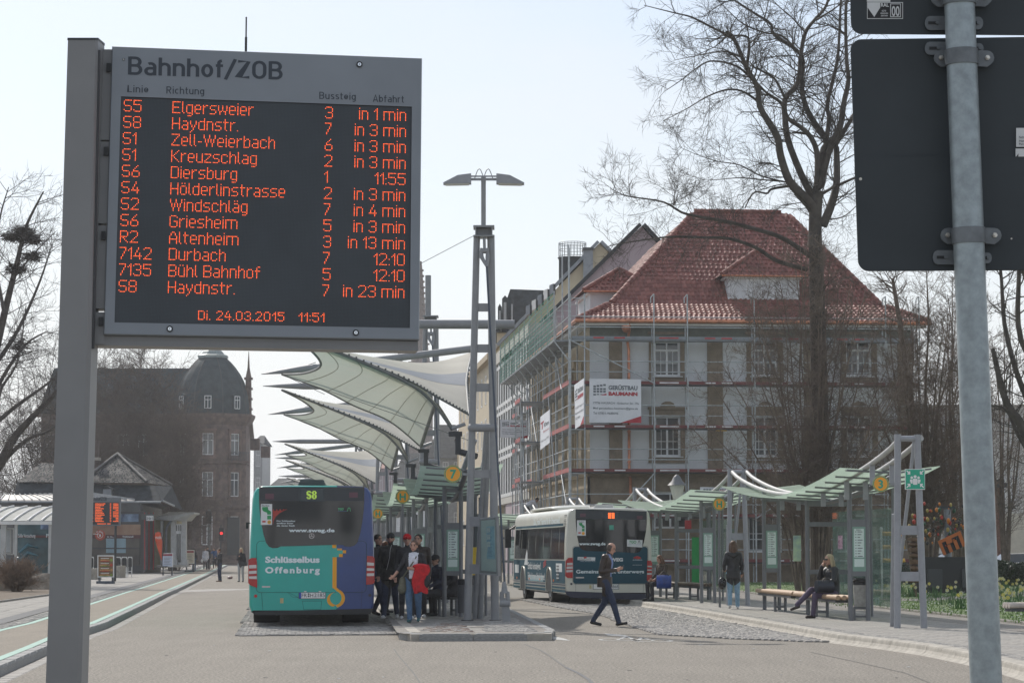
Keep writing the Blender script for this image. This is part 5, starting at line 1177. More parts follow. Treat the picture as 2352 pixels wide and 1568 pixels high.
for sx_0 in (0, 1):
 for sy_0 in (0, 1):
  f = lambda x, y: AP(abs(sx_0-x), abs(sy_0-y)+.0, -.004)
  b.slab([f(.06, .09), f(.10, .06), f(.21, .16), f(.21, .10), f(.26, .12), f(.26, .27), f(.12, .27), f(.12, .22), f(.17, .21)], (0, -.001, 0), M_white)
part('pictogram', b, pl)
gz = lambda u, v: G(u, v, ZR)
bench('light wooden log bench under the nearest right shelter, where the blonde woman sits', gz(1752, 1399), gz(1940, 1424))
bench('dark log bench behind the cream bus, a blue bag on it', gz(1515, 1372), gz(1622, 1380), light=False)
pe = gz(2312, 1450); bench('pale backless bench cut by the right edge of the picture', pe+V((.0, .0, 0)), pe+V((1.7, .3, 0)), mw=mat('pale_worn_wood', (.52, .46, .40), .6, var=.15, scale=4))
c = gz(1977, 1424); o = thing('litter_bin', 'round grey litter bin with a black bag, right of the seated woman', 'litter bin', c)
b = MB(); b.path([c+V((0, 0, .28)), c+V((0, 0, .60)), c+V((0, 0, .80))], [.135, .145, .148], mat('bin_concrete', (.34, .33, .30), .8, var=.2, scale=8, detail=8), 24); part('bin_body', b, o)
b = MB(); ring = []
for k in range(25): a = k/24*6.2832; ring.append(c+V((.16*math.cos(a), .16*math.sin(a), .81+.02*math.sin(a*5))))
b.path(ring, .028, M_black, 6); b.path([c+V((0, 0, .72)), c+V((0, 0, .86))], [.155, .15], M_black, 20); part('bin_bag', b, o)
b = MB(); b.box(c+V((0, 0, .25)), (.30, .2, .05), M_sf); b.box(c+V((-.13, 0, .12)), (.04, .1, .25), M_sf); b.box(c+V((.13, 0, .12)), (.04, .1, .25), M_sf); b.box(c+V((0, 0, .08)), (.26, .03, .04), M_sf); part('stand', b, o)
c = P(1052, 1415, 53.6); c.z = ZI; o = thing('litter_bin', 'dark grey litter bin on the platform, left of the lamp mast', 'litter bin', c)
b = MB(); b.cyl(c+V((.16, 0, .12)), c+V((.16, 0, .75)), .17, mat('bin_grey', (.10, .105, .11), .6, var=.1), 20); part('bin_body', b, o); b = MB(); b.path([c+V((.16, 0, .72)), c+V((.16, 0, .84))], [.18, .175], M_black, 20); part('bin_bag', b, o); b = MB(); b.cyl(c+V((.16, 0, 0)), c+V((.16, 0, .12)), .03, M_dark, 8); part('stand', b, o)
def poster(name, label, u0, v0, u1, v1, Y, m, cat, lines=(), m2_=M_ink):
 a = P(u0, v1, Y); e = P(u1, v1, Y); t = P(u0, v0, Y); b = MB(); b.slab([a, e, V((e.x, e.y, t.z)), t], (0, .012, 0), m)
 o = solo(name, b, label, cat); return o
o = poster('poster', 'bright pink poster on the shelter glass, left of the seated woman', 1925, 1229, 1935.5, 1260, 52.2, mat('pink_print', (.55, .10, .30), .5, var=.4, scale=14, col2=(.8, .6, .7)), 'poster')
o = poster('route_map', 'pale blue and green route map behind a shelter post', 1822, 1229, 1840, 1288, 56, mat('map_print', (.40, .58, .60), .5, var=.25, scale=5, col2=(.50, .66, .38)), 'map')
o = poster('advertising_panel', 'bright green advertising panel inside the second right shelter', 1589, 1233, 1606, 1345, 74, mat('green_advert', (.03, .36, .10), .4, var=.1), 'poster')
o = poster('poster', 'small red and white notice at the top of the second right shelter', 1573, 1194, 1588, 1215, 73, mat('red_notice', (.5, .05, .06), .5, var=.1), 'poster')
o = poster('poster', 'yellow and red poster behind the front mast of the platform', 1077, 1256, 1101, 1320, 55.5, mat('yellow_print', (.70, .48, .03), .5, var=.1), 'poster')
o2 = MB(); a = P(1077, 1264, 55.48); e = P(1101, 1256, 55.48);
c = P(1123, 1255, 51.4); o = thing('information_case', 'tall glazed information case with timetables hanging on the front mast', 'notice case', (c.x, c.y, ZI))
q = [P(1102.5, 1318, 51.5), P(1144, 1322, 51.1), P(1140.5, 1185, 51.1), P(1102.5, 1189, 51.5)]
b = MB(); b.slab(q, (0.05, .10, 0), M_steel); part('frame', b, o)
def inset(q, f, d): cc = sum(q, V())/4; return [p+(cc-p)*f+V((0, -d, 0)) for p in q]
n_ = (q[1]-q[0]).cross(q[3]-q[0]).normalized(); n_ = n_ if n_.y < 0 else -n_
def inq(x0, y0, x1, y1, d):
 L = lambda x, y: (q[3]+(q[2]-q[3])*x)*(1-y)+(q[0]+(q[1]-q[0])*x)*y+n_*d
 return [L(x0, y1), L(x1, y1), L(x1, y0), L(x0, y0)]
b = MB(); b.slab(inq(.08, .05, .90, .93, .001), n_*.003, mat('case_backing', (.46, .56, .54), .3, var=.05)); g = part('backing', b, o)
b = MB(); b.slab(inq(.40, .16, .86, .72, .005), n_*.002, mat('blue_timetable', (.30, .52, .62), .5, var=.08, scale=8));
for y in (.18, .30, .42): b.slab(inq(.43, y, .62, y+.09, .008), n_*.001, M_paper)
tt = part('timetable', b, g); b = MB()
for k in range(22): b.slab(inq(.45, .19+.023*k, .45+.30*(.6+.4*((k*7) % 5)/5), .196+.023*k, .0095), n_*.0005, MATS['sticker_blue'])
part('printed_lines', b, tt, kind='stuff')
b = MB(); b.slab(inq(.03, .02, .97, .97, .02), n_*.004, G_shel); part('glass', b, o)
for v in (1197, 1306):
 b = MB(); b.bar(P(1080, v, 51.8), P(1103, v, 51.6), .03, .2, M_steel); part('bracket', b, o)
lc = P(1556, 1266, 78); base = V((lc.x, lc.y, ZR)); o = thing('lantern', 'old style grey street lantern on a slim post in front of the tiled house', 'street lantern', base)
Ql = lambda x, y: P(1554+(x-747)*.2747*1.0, 1088+(y-1035)*.2747, 78)
M_lan = mat('lantern_metal', (.16, .165, .17), .5, var=.1)
b = MB(); b.path([base, P(1556, 1150, 78)], [.05, .035], M_lan, 10); part('post', b, o)
b = MB(); t0 = P(1556, 1146, 78); t1 = P(1555, 1114, 78); b.path([t0, t1], [.13, .235], translucent('lantern_glass', (.6, .6, .55), (.8, .8, .75), amount=.5), 6, smooth=False); part('lamp_glass', b, o)
b = MB(); b.path([t1, t1+V((0, 0, .13)), t1+V((0, 0, .24)), t1+V((0, 0, .28)), t1+V((0, 0, .34))], [.30, .17, .12, .09, .02], M_lan, 12); b.path([t0-V((0, 0, .04)), t0], [.06, .13], M_lan, 8); part('lamp_hood', b, o)
# ================================================================== BUILDINGS
M_stucco = mat('pale_stucco', (.61, .625, .635), .85, var=.05, scale=.8, bump=.15, bscale=30)
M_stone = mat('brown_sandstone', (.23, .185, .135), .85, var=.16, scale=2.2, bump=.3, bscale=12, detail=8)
M_stoneL = mat('sandstone_sunlit_tone', (.44, .36, .25), .85, var=.12, scale=2.2, bump=.2, bscale=12)  # same sandstone made paler for the street side, sunlight put into its colour
M_wfr = mat('window_frame_white', (.72, .73, .73), .5, var=.03)
M_tile = [mat('roof_tile_a', (.225, .085, .068), .66, var=.16, scale=6, spec=.35), mat('roof_tile_b', (.265, .10, .08), .62, var=.16, scale=6, spec=.35), mat('roof_tile_c', (.19, .072, .06), .7, var=.16, scale=6, spec=.3)]
M_slate = mat('slate_roof', (.036, .042, .047), .8, spec=.2, var=.3, scale=2.5, detail=8)
M_lead = mat('zinc_sheet', (.22, .24, .26), .45, .3, var=.1)
def window(root, o, x, up, n, w, h, m=M_wfr, cols=2, transom=.32, glass=G_win, bars=True, depth=.10, nm='window'):
 """window centred on o (bottom middle); frame part with panes as sub-parts"""
 o = V(o); x = V(x); up = V(up); n = V(n); fw = min(.09, w*.09)
 q = lambda a, z, d: o+x*a+up*z+n*d
 b = MB()
 def fbar(a0, z0, a1, z1, d=.0, th=.05): b.slab([q(a0, z0, d), q(a1, z0, d), q(a1, z1, d), q(a0, z1, d)], -n*th, m)
 fbar(-w/2, 0, w/2, fw); fbar(-w/2, h-fw, w/2, h); fbar(-w/2, fw, -w/2+fw, h-fw); fbar(w/2-fw, fw, w/2, h-fw)
 zt = h*(1-transom) if transom else h-fw
 if transom: fbar(-w/2+fw, zt-fw/2, w/2-fw, zt+fw/2)
 cw = (w-fw)/cols
 for c in range(1, cols): fbar(-w/2+cw*c, fw, -w/2+cw*c+fw, zt-fw/2); fbar(-w/2+cw*c+fw*.2, zt+fw/2, -w/2+cw*c+fw*.8, h-fw) if transom else None
 if bars:
  for c in range(cols):
   a = -w/2+cw*(c+.5)+fw/2; fbar(a-.012, fw, a+.012, zt-fw/2, -.01, .02); fbar(-w/2+cw*c+fw, zt*.5, -w/2+cw*(c+1), zt*.5+.025, -.012, .02)
 wn = part(nm, b, root)
 for c in range(cols):
  b = MB(); a0 = -w/2+cw*c+fw; a1 = -w/2+cw*(c+1)
  b.add([q(a0, fw, -.035), q(a1, fw, -.035), q(a1, zt-fw/2, -.035), q(a0, zt-fw/2, -.035)], [(0, 1, 2, 3)], glass); part('pane', b, wn)
 if transom: b = MB(); b.add([q(-w/2+fw, zt+fw/2, -.037), q(w/2-fw, zt+fw/2, -.037), q(w/2-fw, h-fw, -.037), q(-w/2+fw, h-fw, -.037)], [(0, 1, 2, 3)], glass); part('pane', b, wn)
 return wn
def wall_holes(root, x0, x1, z0, z1, holes, Wf, n, m, th=.35, nm='wall'):
 """wall in the plane given by Wf(x,z) with rectangular openings (real reveals)"""
 xs = sorted(set([x0, x1]+[h for a in holes for h in (a[0], a[1])])); zs = sorted(set([z0, z1]+[h for a in holes for h in (a[2], a[3])])); b = MB()
 for i in range(len(xs)-1):
  for j in range(len(zs)-1):
   cx, cz = (xs[i]+xs[i+1])/2, (zs[j]+zs[j+1])/2
   if any(a[0] < cx < a[1] and a[2] < cz < a[3] for a in holes): continue
   b.add([Wf(xs[i], zs[j]), Wf(xs[i+1], zs[j]), Wf(xs[i+1], zs[j+1]), Wf(xs[i], zs[j+1])], [(0, 1, 2, 3)], m)
 for a in holes:
  c = [Wf(a[0], a[2]), Wf(a[1], a[2]), Wf(a[1], a[3]), Wf(a[0], a[3])]; k = [p-n*th for p in c]
  b.add(c+k, [(i, 4+i, 4+(i+1) % 4, (i+1) % 4) for i in range(4)], m)
 return part(nm, b, root)
VM = MS(3.58, 115, 0, R(4.95)); villa = thing('villa', 'large house with a red tiled hipped roof, scaffolded on two sides, behind the bare tree', 'house', M=VM)
VX = (VM.to_3x3()@V((1, 0, 0))); VY = (VM.to_3x3()@V((0, 1, 0))); VO = V((3.58, 115, 0)); UP = V((0, 0, 1))
VL = lambda x, y, z: VO+VX*x+VY*y+UP*z
def floc(u, v, d=0):
 p = onpl(u, v, VO-VY*d, VY); q = p-VO; return q.dot(VX), q.z
FW = 15.2
W1 = []
for uc in (1533, 1757, 1973):
 xc_ = floc(uc, 900)[0]
 for (v0, v1) in ((783, 864), (955, 1048)):
  zb = floc(uc, v1)[1]; zt = floc(uc, v0)[1]; W1.append((xc_, zb, zt))
holes = [(x-.6, x+.6, zb, zt) for x, zb, zt in W1]
ZC = floc(1400, 1088)[1]
wall_holes(villa, 0, FW, ZC, 11.9, holes, lambda x, z: VL(x, 0, z), -VY, M_stucco)
gw = [(floc(u, 1200)[0]) for u in (1540, 1757, 1960)]
wall_holes(villa, 0, FW, 0, ZC, [(x-.8, x+.8, 1.5 if k else 2.6, 3.3 if k else 4.3) for k, x in enumerate(gw)], lambda x, z: VL(x, -.12, z), -VY, M_stone, nm='base_wall')
for k, x in enumerate(gw): window(villa, VL(x, .05, 1.5 if k else 2.6), VX, UP, -VY, 1.6, 1.8 if k else 1.7, transom=.0 if k else .3, glass=G_win)
for (x, zb, zt) in W1:
 window(villa, VL(x, .16, zb), VX, UP, -VY, 1.2, zt-zb, transom=.26)
 b = MB()
 for (a0, a1, z0, z1, d) in ((-.86, -.6, zb-.05, zt+.3, .05), (.6, .86, zb-.05, zt+.3, .05), (-.6, .6, zt, zt+.3, .05), (-.92, .92, zt+.3, zt+.42, .12), (-.9, .9, zb-.30, zb-.05, .06)):
  b.slab([VL(x+a0, 0, z0), VL(x+a1, 0, z0), VL(x+a1, 0, z1), VL(x+a0, 0, z1)], -VY*d, M_stone)
 if zb < 8: b.slab([VL(x+a, 0, z) for a, z in ((-.35, zt+.42), (.35, zt+.42), (.28, zt+.58), (.12, zt+.66), (-.12, zt+.66), (-.28, zt+.58))], -VY*.1, M_stone)
 part('window_surround', b, villa)
 b = MB(); b.slab([VL(x-.7, -.02, zb-.04), VL(x+.7, -.02, zb-.04), VL(x+.7, -.02, zb+.0), VL(x-.7, -.02, zb+.0)], -VY*.16, M_wfr); part('window_sill', b, villa)
for (ua, ub) in ((1399, 1429), (1624.6, 1660), (1846, 1880), (2062, 2096)):
 xa = floc(ua, 900)[0]; xb = floc(ub, 900)[0]; b = MB(); b.slab([VL(xa, 0, ZC), VL(xb, 0, ZC), VL(xb, 0, 11.3), VL(xa, 0, 11.3)], -VY*.07, M_stone); part('pilaster', b, villa)
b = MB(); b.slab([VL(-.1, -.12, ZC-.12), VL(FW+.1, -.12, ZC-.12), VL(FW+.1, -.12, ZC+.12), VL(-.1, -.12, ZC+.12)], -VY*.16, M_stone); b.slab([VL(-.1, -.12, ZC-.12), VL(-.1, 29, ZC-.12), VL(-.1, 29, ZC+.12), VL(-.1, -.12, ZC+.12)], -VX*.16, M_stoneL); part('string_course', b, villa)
b = MB(); b.slab([VL(0, 0, 11.3), VL(FW, 0, 11.3), VL(FW, 0, 11.9), VL(0, 0, 11.9)], -VY*.06, mat('frieze', (.15, .16, .13), .8, var=.1)); b.slab([VL(-.5, -.55, 11.9), VL(FW+.5, -.55, 11.9), VL(FW+.5, .1, 11.9), VL(-.5, .1, 11.9)], UP*.2, M_white); b.slab([VL(-.5, -.1, 11.9), VL(.1, -.1, 11.9), VL(.1, 29, 11.9), VL(-.5, 29, 11.9)], UP*.2, M_white); part('eaves_cornice', b, villa)
b = MB()
for k in range(9): z = .25+k*.52; b.slab([VL(0, -.12, z), VL(FW, -.12, z), VL(FW, -.12, z+.46), VL(0, -.12, z+.46)], -VY*.03, M_stone) if not (1.4 < z+.2 < 4.4) else [b.slab([VL(a0, -.12, z), VL(a1, -.12, z), VL(a1, -.12, z+.46), VL(a0, -.12, z+.46)], -VY*.03, M_stone) for a0, a1 in ((0, gw[0]-1), (gw[0]+1, gw[1]-1), (gw[1]+1, gw[2]-1), (gw[2]+1, FW))]
part('stone_courses', b, villa, kind='stuff')
lw_ = []; cols = [2.2, 6.4, 10.6, 14.8, 19.0, 23.2, 27.0]
for y in cols:
 for (zb, zt) in ((5.4, 7.2), (8.75, 10.4)): lw_.append((y, zb, zt))
wall_holes(villa, 0, 29, ZC, 11.9, [(29-y-.55, 29-y+.55, zb, zt) for y, zb, zt in lw_], lambda x, z: VL(0, 29-x, z), -VX, M_stoneL, nm='side_wall')
wall_holes(villa, 0, 29, 0, ZC, [(29-y-.6, 29-y+.6, 1.3, 3.6) for y in cols], lambda x, z: VL(-.12, 29-x, z), -VX, M_stoneL, nm='side_base_wall')
for (y, zb, zt) in lw_+[(y, 1.3, 3.6) for y in cols]:
 window(villa, VL(.14, y, zb), -VY, UP, -VX, 1.1, zt-zb, transom=.26, bars=False)
 if zb > 2:
  b = MB()
  for (a0, a1, z0, z1, d) in ((-.75, -.55, zb, zt+.3, .08), (.55, .75, zb, zt+.3, .08), (-.55, .55, zt, zt+.3, .08), (-.8, .8, zb-.25, zb, .12)): b.slab([VL(0, y-a0, z0), VL(0, y-a1, z0), VL(0, y-a1, z1), VL(0, y-a0, z1)], -VX*d, M_stoneL)
  part('window_surround', b, villa)
b = MB(); b.add([VL(FW, 0, 0), VL(FW, 29, 0), VL(FW, 29, 11.9), VL(FW, 0, 11.9), VL(0, 29, 0), VL(0, 29, 11.9)], [(0, 1, 2, 3), (1, 4, 5, 2)], M_stucco); part('rear_walls', b, villa)
pa = floc(1442.8, 740)[0]; b = MB(); b.path([VL(pa, -.5, 12.0), VL(pa, -.45, 11.7), VL(pa-.05, -.12, 11.2), VL(pa, -.16, 10.8), VL(pa, -.16, 5), VL(pa+.04, -.28, ZC-.2), VL(pa+.04, -.28, .3)], .065, M_copper, 10)
for z in (10.2, 8.6, 7, 5.6, 3.5, 2): b.path([VL(pa, -.16 if z > 5 else -.28, z), VL(pa, -.16 if z > 5 else -.28, z+.08)], .085, M_copper, 10)
part('downpipe', b, villa)
b = MB(); b.sphere(VL(pa-.15, -.42, 11.85), (.22, .14, .3), M_copper, 8, 6); part('rainwater_head', b, villa)
b = MB(); b.path([VL(-.75, -.72, 12.08), VL(FW+.7, -.72, 12.08)], .09, M_copper, 8); b.path([VL(-.68, -.7, 12.1), VL(-.68, 29, 12.1)], .09, M_copper, 8); part('gutter', b, villa)
E = (-.62, -.62, 12.16); Bk = 1.35; zB = 13.1; RLx, RRx, Ry, Rz = 6.1, 10.7, 7.4, 18.25; RB = 22.0
planes = [  # (a0,a1 lower edge; b1,b0 upper edge)
 ((-.62, -.62, 12.16), (FW+.62, -.62, 12.16), (FW-1.2, Bk, zB), (1.2, Bk, zB)), ((1.2, Bk, zB), (FW-1.2, Bk, zB), (RRx, Ry, Rz), (RLx, Ry, Rz)),
 ((-.62, 29.6, 12.16), (-.62, -.62, 12.16), (1.2, Bk, zB), (1.2, 27.6, zB)), ((1.2, 27.6, zB), (1.2, Bk, zB), (RLx, Ry, Rz), (RLx, RB, Rz)),
 ((FW+.62, -.62, 12.16), (FW+.62, 29.6, 12.16), (FW-1.2, 27.6, zB), (FW-1.2, Bk, zB)), ((FW-1.2, Bk, zB), (FW-1.2, 27.6, zB), (RRx, RB, Rz), (RRx, Ry, Rz)),
 ((FW-1.2, 27.6, zB), (1.2, 27.6, zB), (RLx, RB, Rz), (RRx, RB, Rz))]
M_under = mat('roof_underlay', (.12, .045, .035), .9, var=.1)
b = MB()
for pl_ in planes: b.add([VL(*p) for p in pl_], [(0, 1, 2, 3)], M_under)
b.add([VL(RLx, Ry, Rz), VL(RRx, Ry, Rz), VL(RRx, RB, Rz), VL(RLx, RB, Rz)], [(0, 1, 2, 3)], M_under)
roof = part('roof', b, villa)
TM = {}
def tile_mesh(m):
 if m.name in TM: return TM[m.name]
 prof = [(-.5, .25), (-.38, .0), (-.12, .0), (.05, .55), (.22, 1.0), (.38, .75), (.5, .30)]; vs = []; n = len(prof)
 for (y, dz) in ((-.62, .62), (.5, 0)):
  for x, z in prof: vs.append((x, y, z*.6+dz+.1))
 vs += [(x, -.62, z*.6+.62-.45) for x, z in prof]
 fs = [(i, i+1, n+i+1, n+i) for i in range(n-1)]+[(2*n+i, 2*n+i+1, i+1, i) for i in range(n-1)]
 me = bpy.data.meshes.new('tile'); me.from_pydata(vs, [], fs); me.materials.append(m); me.polygons.foreach_set('use_smooth', [True]*len(fs)); TM[m.name] = me; return me
rt = random.Random(11)
def tile_plane(pl_, tw, tl, items):
 a, c, d, e = [VL(*p) for p in pl_]; x = (c-a).normalized(); n = (c-a).cross(e-a).normalized(); up = n.cross(x).normalized(); H = (e-a).dot(up); rows = max(1, round(H/tl)); rh = H/rows
 for r in range(rows):
  f = (r+.5)/rows; L0 = (e-a).dot(x)*f; L1 = (c-a).length+((d-c).dot(x))*f; k = max(1, round((L1-L0)/tw)); off = 0
  for i in range(k):
   s = L0+(i+.5)*(L1-L0)/k; p = a+x*s+up*((r+.5)*rh); T = Matrix((x, up, n)).transposed()
   items.append((p, ((L1-L0)/k*.99, rh*1.0, .065), 0, M_tile[rt.randrange(3)], T))
its = []
for k in (0, 1): tile_plane(planes[k], .235, .335, its)
pieces(roof, 'roof_tile', its, 'roof_tiles', 300, tile_mesh)
its = []
for k in (2, 3): tile_plane(planes[k], .30, .36, its)
tile_plane(planes[4], .4, .4, its); tile_plane(planes[5], .4, .4, its)
pieces(roof, 'roof_tile', its, 'side_roof_tiles', 0, tile_mesh)
def ridge(a, c, parent, r=.13, step=.36, m=None):
 a, c = V(a), V(c); d = (c-a).normalized(); n = int((c-a).length/step)
 for i in range(n):
  p = a+d*(i*step); b = MB(); b.path([p, p+d*step*1.06], [r*1.16, r*.92], m or M_tile[i % 3], 8); part('ridge_tile', b, parent)
for (a, c) in (((-.6, -.6, 12.2), (1.2, Bk, 13.14)), ((1.2, Bk, 13.14), (RLx, Ry, 18.3)), ((RLx, Ry, 18.3), (RRx, Ry, 18.3)), ((FW+.6, -.6, 12.2), (FW-1.2, Bk, 13.14)), ((FW-1.2, Bk, 13.14), (RRx, Ry, 18.3))): ridge(VL(*a), VL(*c), roof)
def dormer(x0, x1, y0, y1, z0, z1, zr, face='front'):
 b = MB(); b.slab([VL(x0, y0, z0), VL(x1, y0, z0), VL(x1, y1, z0), VL(x0, y1, z0)], UP*(z1-z0), M_stucco); d = part('dormer', b, villa); ov = .35
 if face == 'front': r0, r1 = (x0+1.5, (y0+.9), zr), (x1-1.5, y0+.9, zr); back0, back1 = (x0+1.5, y1, zr), (x1-1.5, y1, zr)
 pls = [((x0-ov, y0-ov, z1-.05), (x1+ov, y0-ov, z1-.05), r1, r0), ((x0-ov, y1, z1-.05), (x0-ov, y0-ov, z1-.05), r0, back0), ((x1+ov, y0-ov, z1-.05), (x1+ov, y1, z1-.05), back1, r1)]
 b = MB()
 for q in pls: b.add([VL(*p) for p in q], [(0, 1, 2, 3)], M_under)
 b.add([VL(*r0), VL(*r1), VL(*back1), VL(*back0)], [(0, 1, 2, 3)], M_under); rf = part('dormer_roof', b, d); it = []
 for q in pls: tile_plane(q, .235, .30, it)
 FRr = FR[rf.name]; pieces(rf, 'roof_tile', it, 'dormer_tiles', 0, tile_mesh)
 b = MB(); b.slab([VL(x0-.15, y0-.15, z1-.16), VL(x1+.15, y0-.15, z1-.16), VL(x1+.15, y1, z1-.16), VL(x0-.15, y1, z1-.16)], UP*.1, M_white); b.path([VL(x0-ov, y0-ov-.03, z1-.06), VL(x1+ov, y0-ov-.03, z1-.06)], .05, M_copper, 6); part('dormer_cornice', b, d)
 for a, c in ((pls[0][0], r0), (pls[0][1], r1), (r0, r1)):
  b = MB(); pa_, pc_ = VL(*a)+UP*.06, VL(*c)+UP*.06; L_ = (pc_-pa_).length; k_ = int(L_/.36)
  for i in range(k_): p = pa_.lerp(pc_, i/k_); q_ = pa_.lerp(pc_, (i+1.05)/k_); b.path([p, q_], [.12, .10], M_tile[i % 3], 8)
  part('ridge_tiles', b, d)
 return d
d1 = dormer(6.75, 10.15, 1.6, 6.2, 12.9, 14.5, 15.7)
for x in (8.0, 8.9): window(d1, VL(x, 1.585, 13.3), VX, UP, -VY, .75, 1.0, transom=0, cols=2)
dormer(.55, 3.6, 4.4, 9.4, 12.2, 14.0, 15.1)
M_scf = mat('scaffold_tube', (.42, .45, .46), .45, .2, var=.15, scale=6); M_toe = mat('toe_board_red', (.17, .045, .045), .6, var=.15); M_toeL = mat('toe_board_lit', (.40, .11, .10), .6, var=.12); M_net = translucent('green_net', (.06, .34, .25), (.12, .55, .40), amount=.6)  # street-side toe boards: same red paint with sunlight put into the colour
scaf = thing('scaffolding', 'tall steel scaffolding with red toe boards round the corner of the tiled house', 'scaffolding', VL(-1, -1, 0))
lv = [1.0, 3.05, 5.1, 7.1, 9.1, 11.15]
fx = [-1.0]+[floc(u, 900, .9)[0] for u in (1502, 1579, 1733, 1885, 2035, 2112)]
def tube(a, c, nm, r=.030, m=None): b = MB(); b.cyl(a, c, r, m or M_scf, 8); part(nm, b, scaf)
for k, x in enumerate(fx):
 for y in (-1.0, -.32):
  tube(VL(x, y, 0), VL(x, y, 13.3 if y < -.5 else 12.0 if k else 15.6), 'standard', .032)
for z in lv:
 for i in range(len(fx)-1):
  xa, xb = fx[i], fx[i+1]
  b = MB(); b.slab([VL(xa+.05, -.98, z), VL(xb-.05, -.98, z), VL(xb-.05, -.34, z), VL(xa+.05, -.34, z)], UP*.06, M_lead if z > 10 else M_dark); part('deck', b, scaf)
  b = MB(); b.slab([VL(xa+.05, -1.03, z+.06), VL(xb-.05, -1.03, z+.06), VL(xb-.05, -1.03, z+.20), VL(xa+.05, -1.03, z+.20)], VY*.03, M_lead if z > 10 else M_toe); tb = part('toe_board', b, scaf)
  if i < 5:
   b = MB()
   for s in (.35, .6): b.slab([VL(xa+(xb-xa)*s-.3, -1.036, z+.10), VL(xa+(xb-xa)*s+.2, -1.036, z+.10), VL(xa+(xb-xa)*s+.2, -1.036, z+.16), VL(xa+(xb-xa)*s-.3, -1.036, z+.16)], VY*.004, M_red if z > 10 else M_stw)
   part('printed_lines', b, tb, kind='stuff')
  for dz in (.62, 1.1): tube(VL(xa, -1.0, z+dz), VL(xb, -1.0, z+dz), 'guard_rail', .024)
 for x in fx: tube(VL(x, -1.0, z-.02), VL(x, -.32, z-.02), 'transom', .024)
tube(VL(fx[0], -1.05, lv[0]), VL(fx[1], -1.05, lv[2]), 'brace', .028); tube(VL(fx[1], -1.05, lv[4]+.1), VL(fx[0], -1.05, lv[5]), 'brace', .028); tube(VL(fx[3], -1.05, lv[1]), VL(fx[4], -1.05, lv[2]), 'brace', .028)
for x in fx[1:]:
 b = MB(); b.path([VL(x-.14, -1.0, 12.9), VL(x-.14, -1.0, 13.15), VL(x, -1.0, 13.3)], .025, M_scf, 6); part('bracket', b, scaf)
ys_ = [-1.0, 2.0, 5.0, 8.0, 11.0, 14.0, 17.0, 20.0, 23.0, 26.0, 29.0]
for k, y in enumerate(ys_):
 for x in (-1.05, -.35): tube(VL(x, y, 0), VL(x, y, 15.4 if k < 2 and x < -.5 else 13.3), 'standard', .034)
for z in lv+[13.1]:
 for i in range(len(ys_)-1):
  ya, yb = ys_[i], ys_[i+1]
  if z < 12:
   b = MB(); b.slab([VL(-1.0, ya+.05, z), VL(-1.0, yb-.05, z), VL(-.38, yb-.05, z), VL(-.38, ya+.05, z)], UP*.06, M_lead); part('deck', b, scaf)
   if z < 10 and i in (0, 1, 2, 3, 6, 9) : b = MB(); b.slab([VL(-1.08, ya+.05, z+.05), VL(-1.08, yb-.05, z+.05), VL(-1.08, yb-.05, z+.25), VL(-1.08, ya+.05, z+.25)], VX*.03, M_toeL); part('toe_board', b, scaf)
   for dz in (.6, 1.1): tube(VL(-1.05, ya, z+dz), VL(-1.05, yb, z+dz), 'guard_rail', .024)
  else: tube(VL(-1.05, ya, z), VL(-1.05, yb, z), 'guard_rail', .024)
 for y in ys_: tube(VL(-1.05, y, z-.02), VL(-.35, y, z-.02), 'transom', .024)
for i, (k0, z0, z1) in enumerate(((0, 1, 2), (2, 2, 4), (4, 1, 3), (6, 3, 5), (8, 1, 3), (1, 4, 5), (5, 3, 4), (3, 0, 1))): tube(VL(-1.1, ys_[k0], lv[z0]), VL(-1.1, ys_[k0+1], lv[z1]), 'brace', .03)
for i in range(len(ys_)-1):
 ya, yb = ys_[i], ys_[i+1]; b = MB(); b.slab([VL(-1.75, ya+.05, 11.1), VL(-1.75, yb-.05, 11.1), VL(-1.05, yb-.05, 11.1), VL(-1.05, ya+.05, 11.1)], UP*.07, M_lead); part('deck', b, scaf)
 tube(VL(-1.75, ya, 11.1), VL(-1.05, ya, 10.2), 'bracket', .03); tube(VL(-1.75, ya, 11.1), VL(-1.75, ya, 13.4), 'standard', .03); tube(VL(-1.75, ya, 13.1), VL(-1.75, yb, 13.1), 'guard_rail', .024); tube(VL(-1.75, ya, 12.1), VL(-1.75, yb, 12.1), 'guard_rail', .024)
 b = MB(); n_ = 11
 for a in range(n_+1):
  z = 11.2+2.1*a/n_; b.bar(VL(-1.80, ya, z), VL(-1.80, yb, z), .008, .022, M_net)
 for a in range(6): y = ya+(yb-ya)*a/6; b.bar(VL(-1.80, y, 11.2), VL(-1.80, y, 13.3), .018, .008, M_net)
 part('safety_net', b, scaf)
tube(VL(-1.75, 29, 11.1), VL(-1.75, 29, 13.4), 'standard', .03)
for z0 in (1.0, 5.1):
 for s in (0, .35): tube(VL(-1.9, 12+s, z0), VL(-1.9, 13.6+s, z0+4.0), 'ladder_rail', .028)
for y in (11.0, 14.0): tube(VL(-2.2, y, 0), VL(-2.2, y, 9.2), 'standard', .03)
for z in (2.9, 5.0, 7.0, 9.0):
 b = MB(); b.slab([VL(-2.2, 11, z), VL(-2.2, 14, z), VL(-1.1, 14, z), VL(-1.1, 11, z)], UP*.06, M_lead); part('deck', b, scaf); tube(VL(-2.2, 11, z+1), VL(-2.2, 14, z+1), 'guard_rail', .024)
 b = MB(); b.slab([VL(-2.24, 11, z+.05), VL(-2.24, 14, z+.05), VL(-2.24, 14, z+.25), VL(-2.24, 11, z+.25)], VX*.03, M_toeL); part('toe_board', b, scaf)
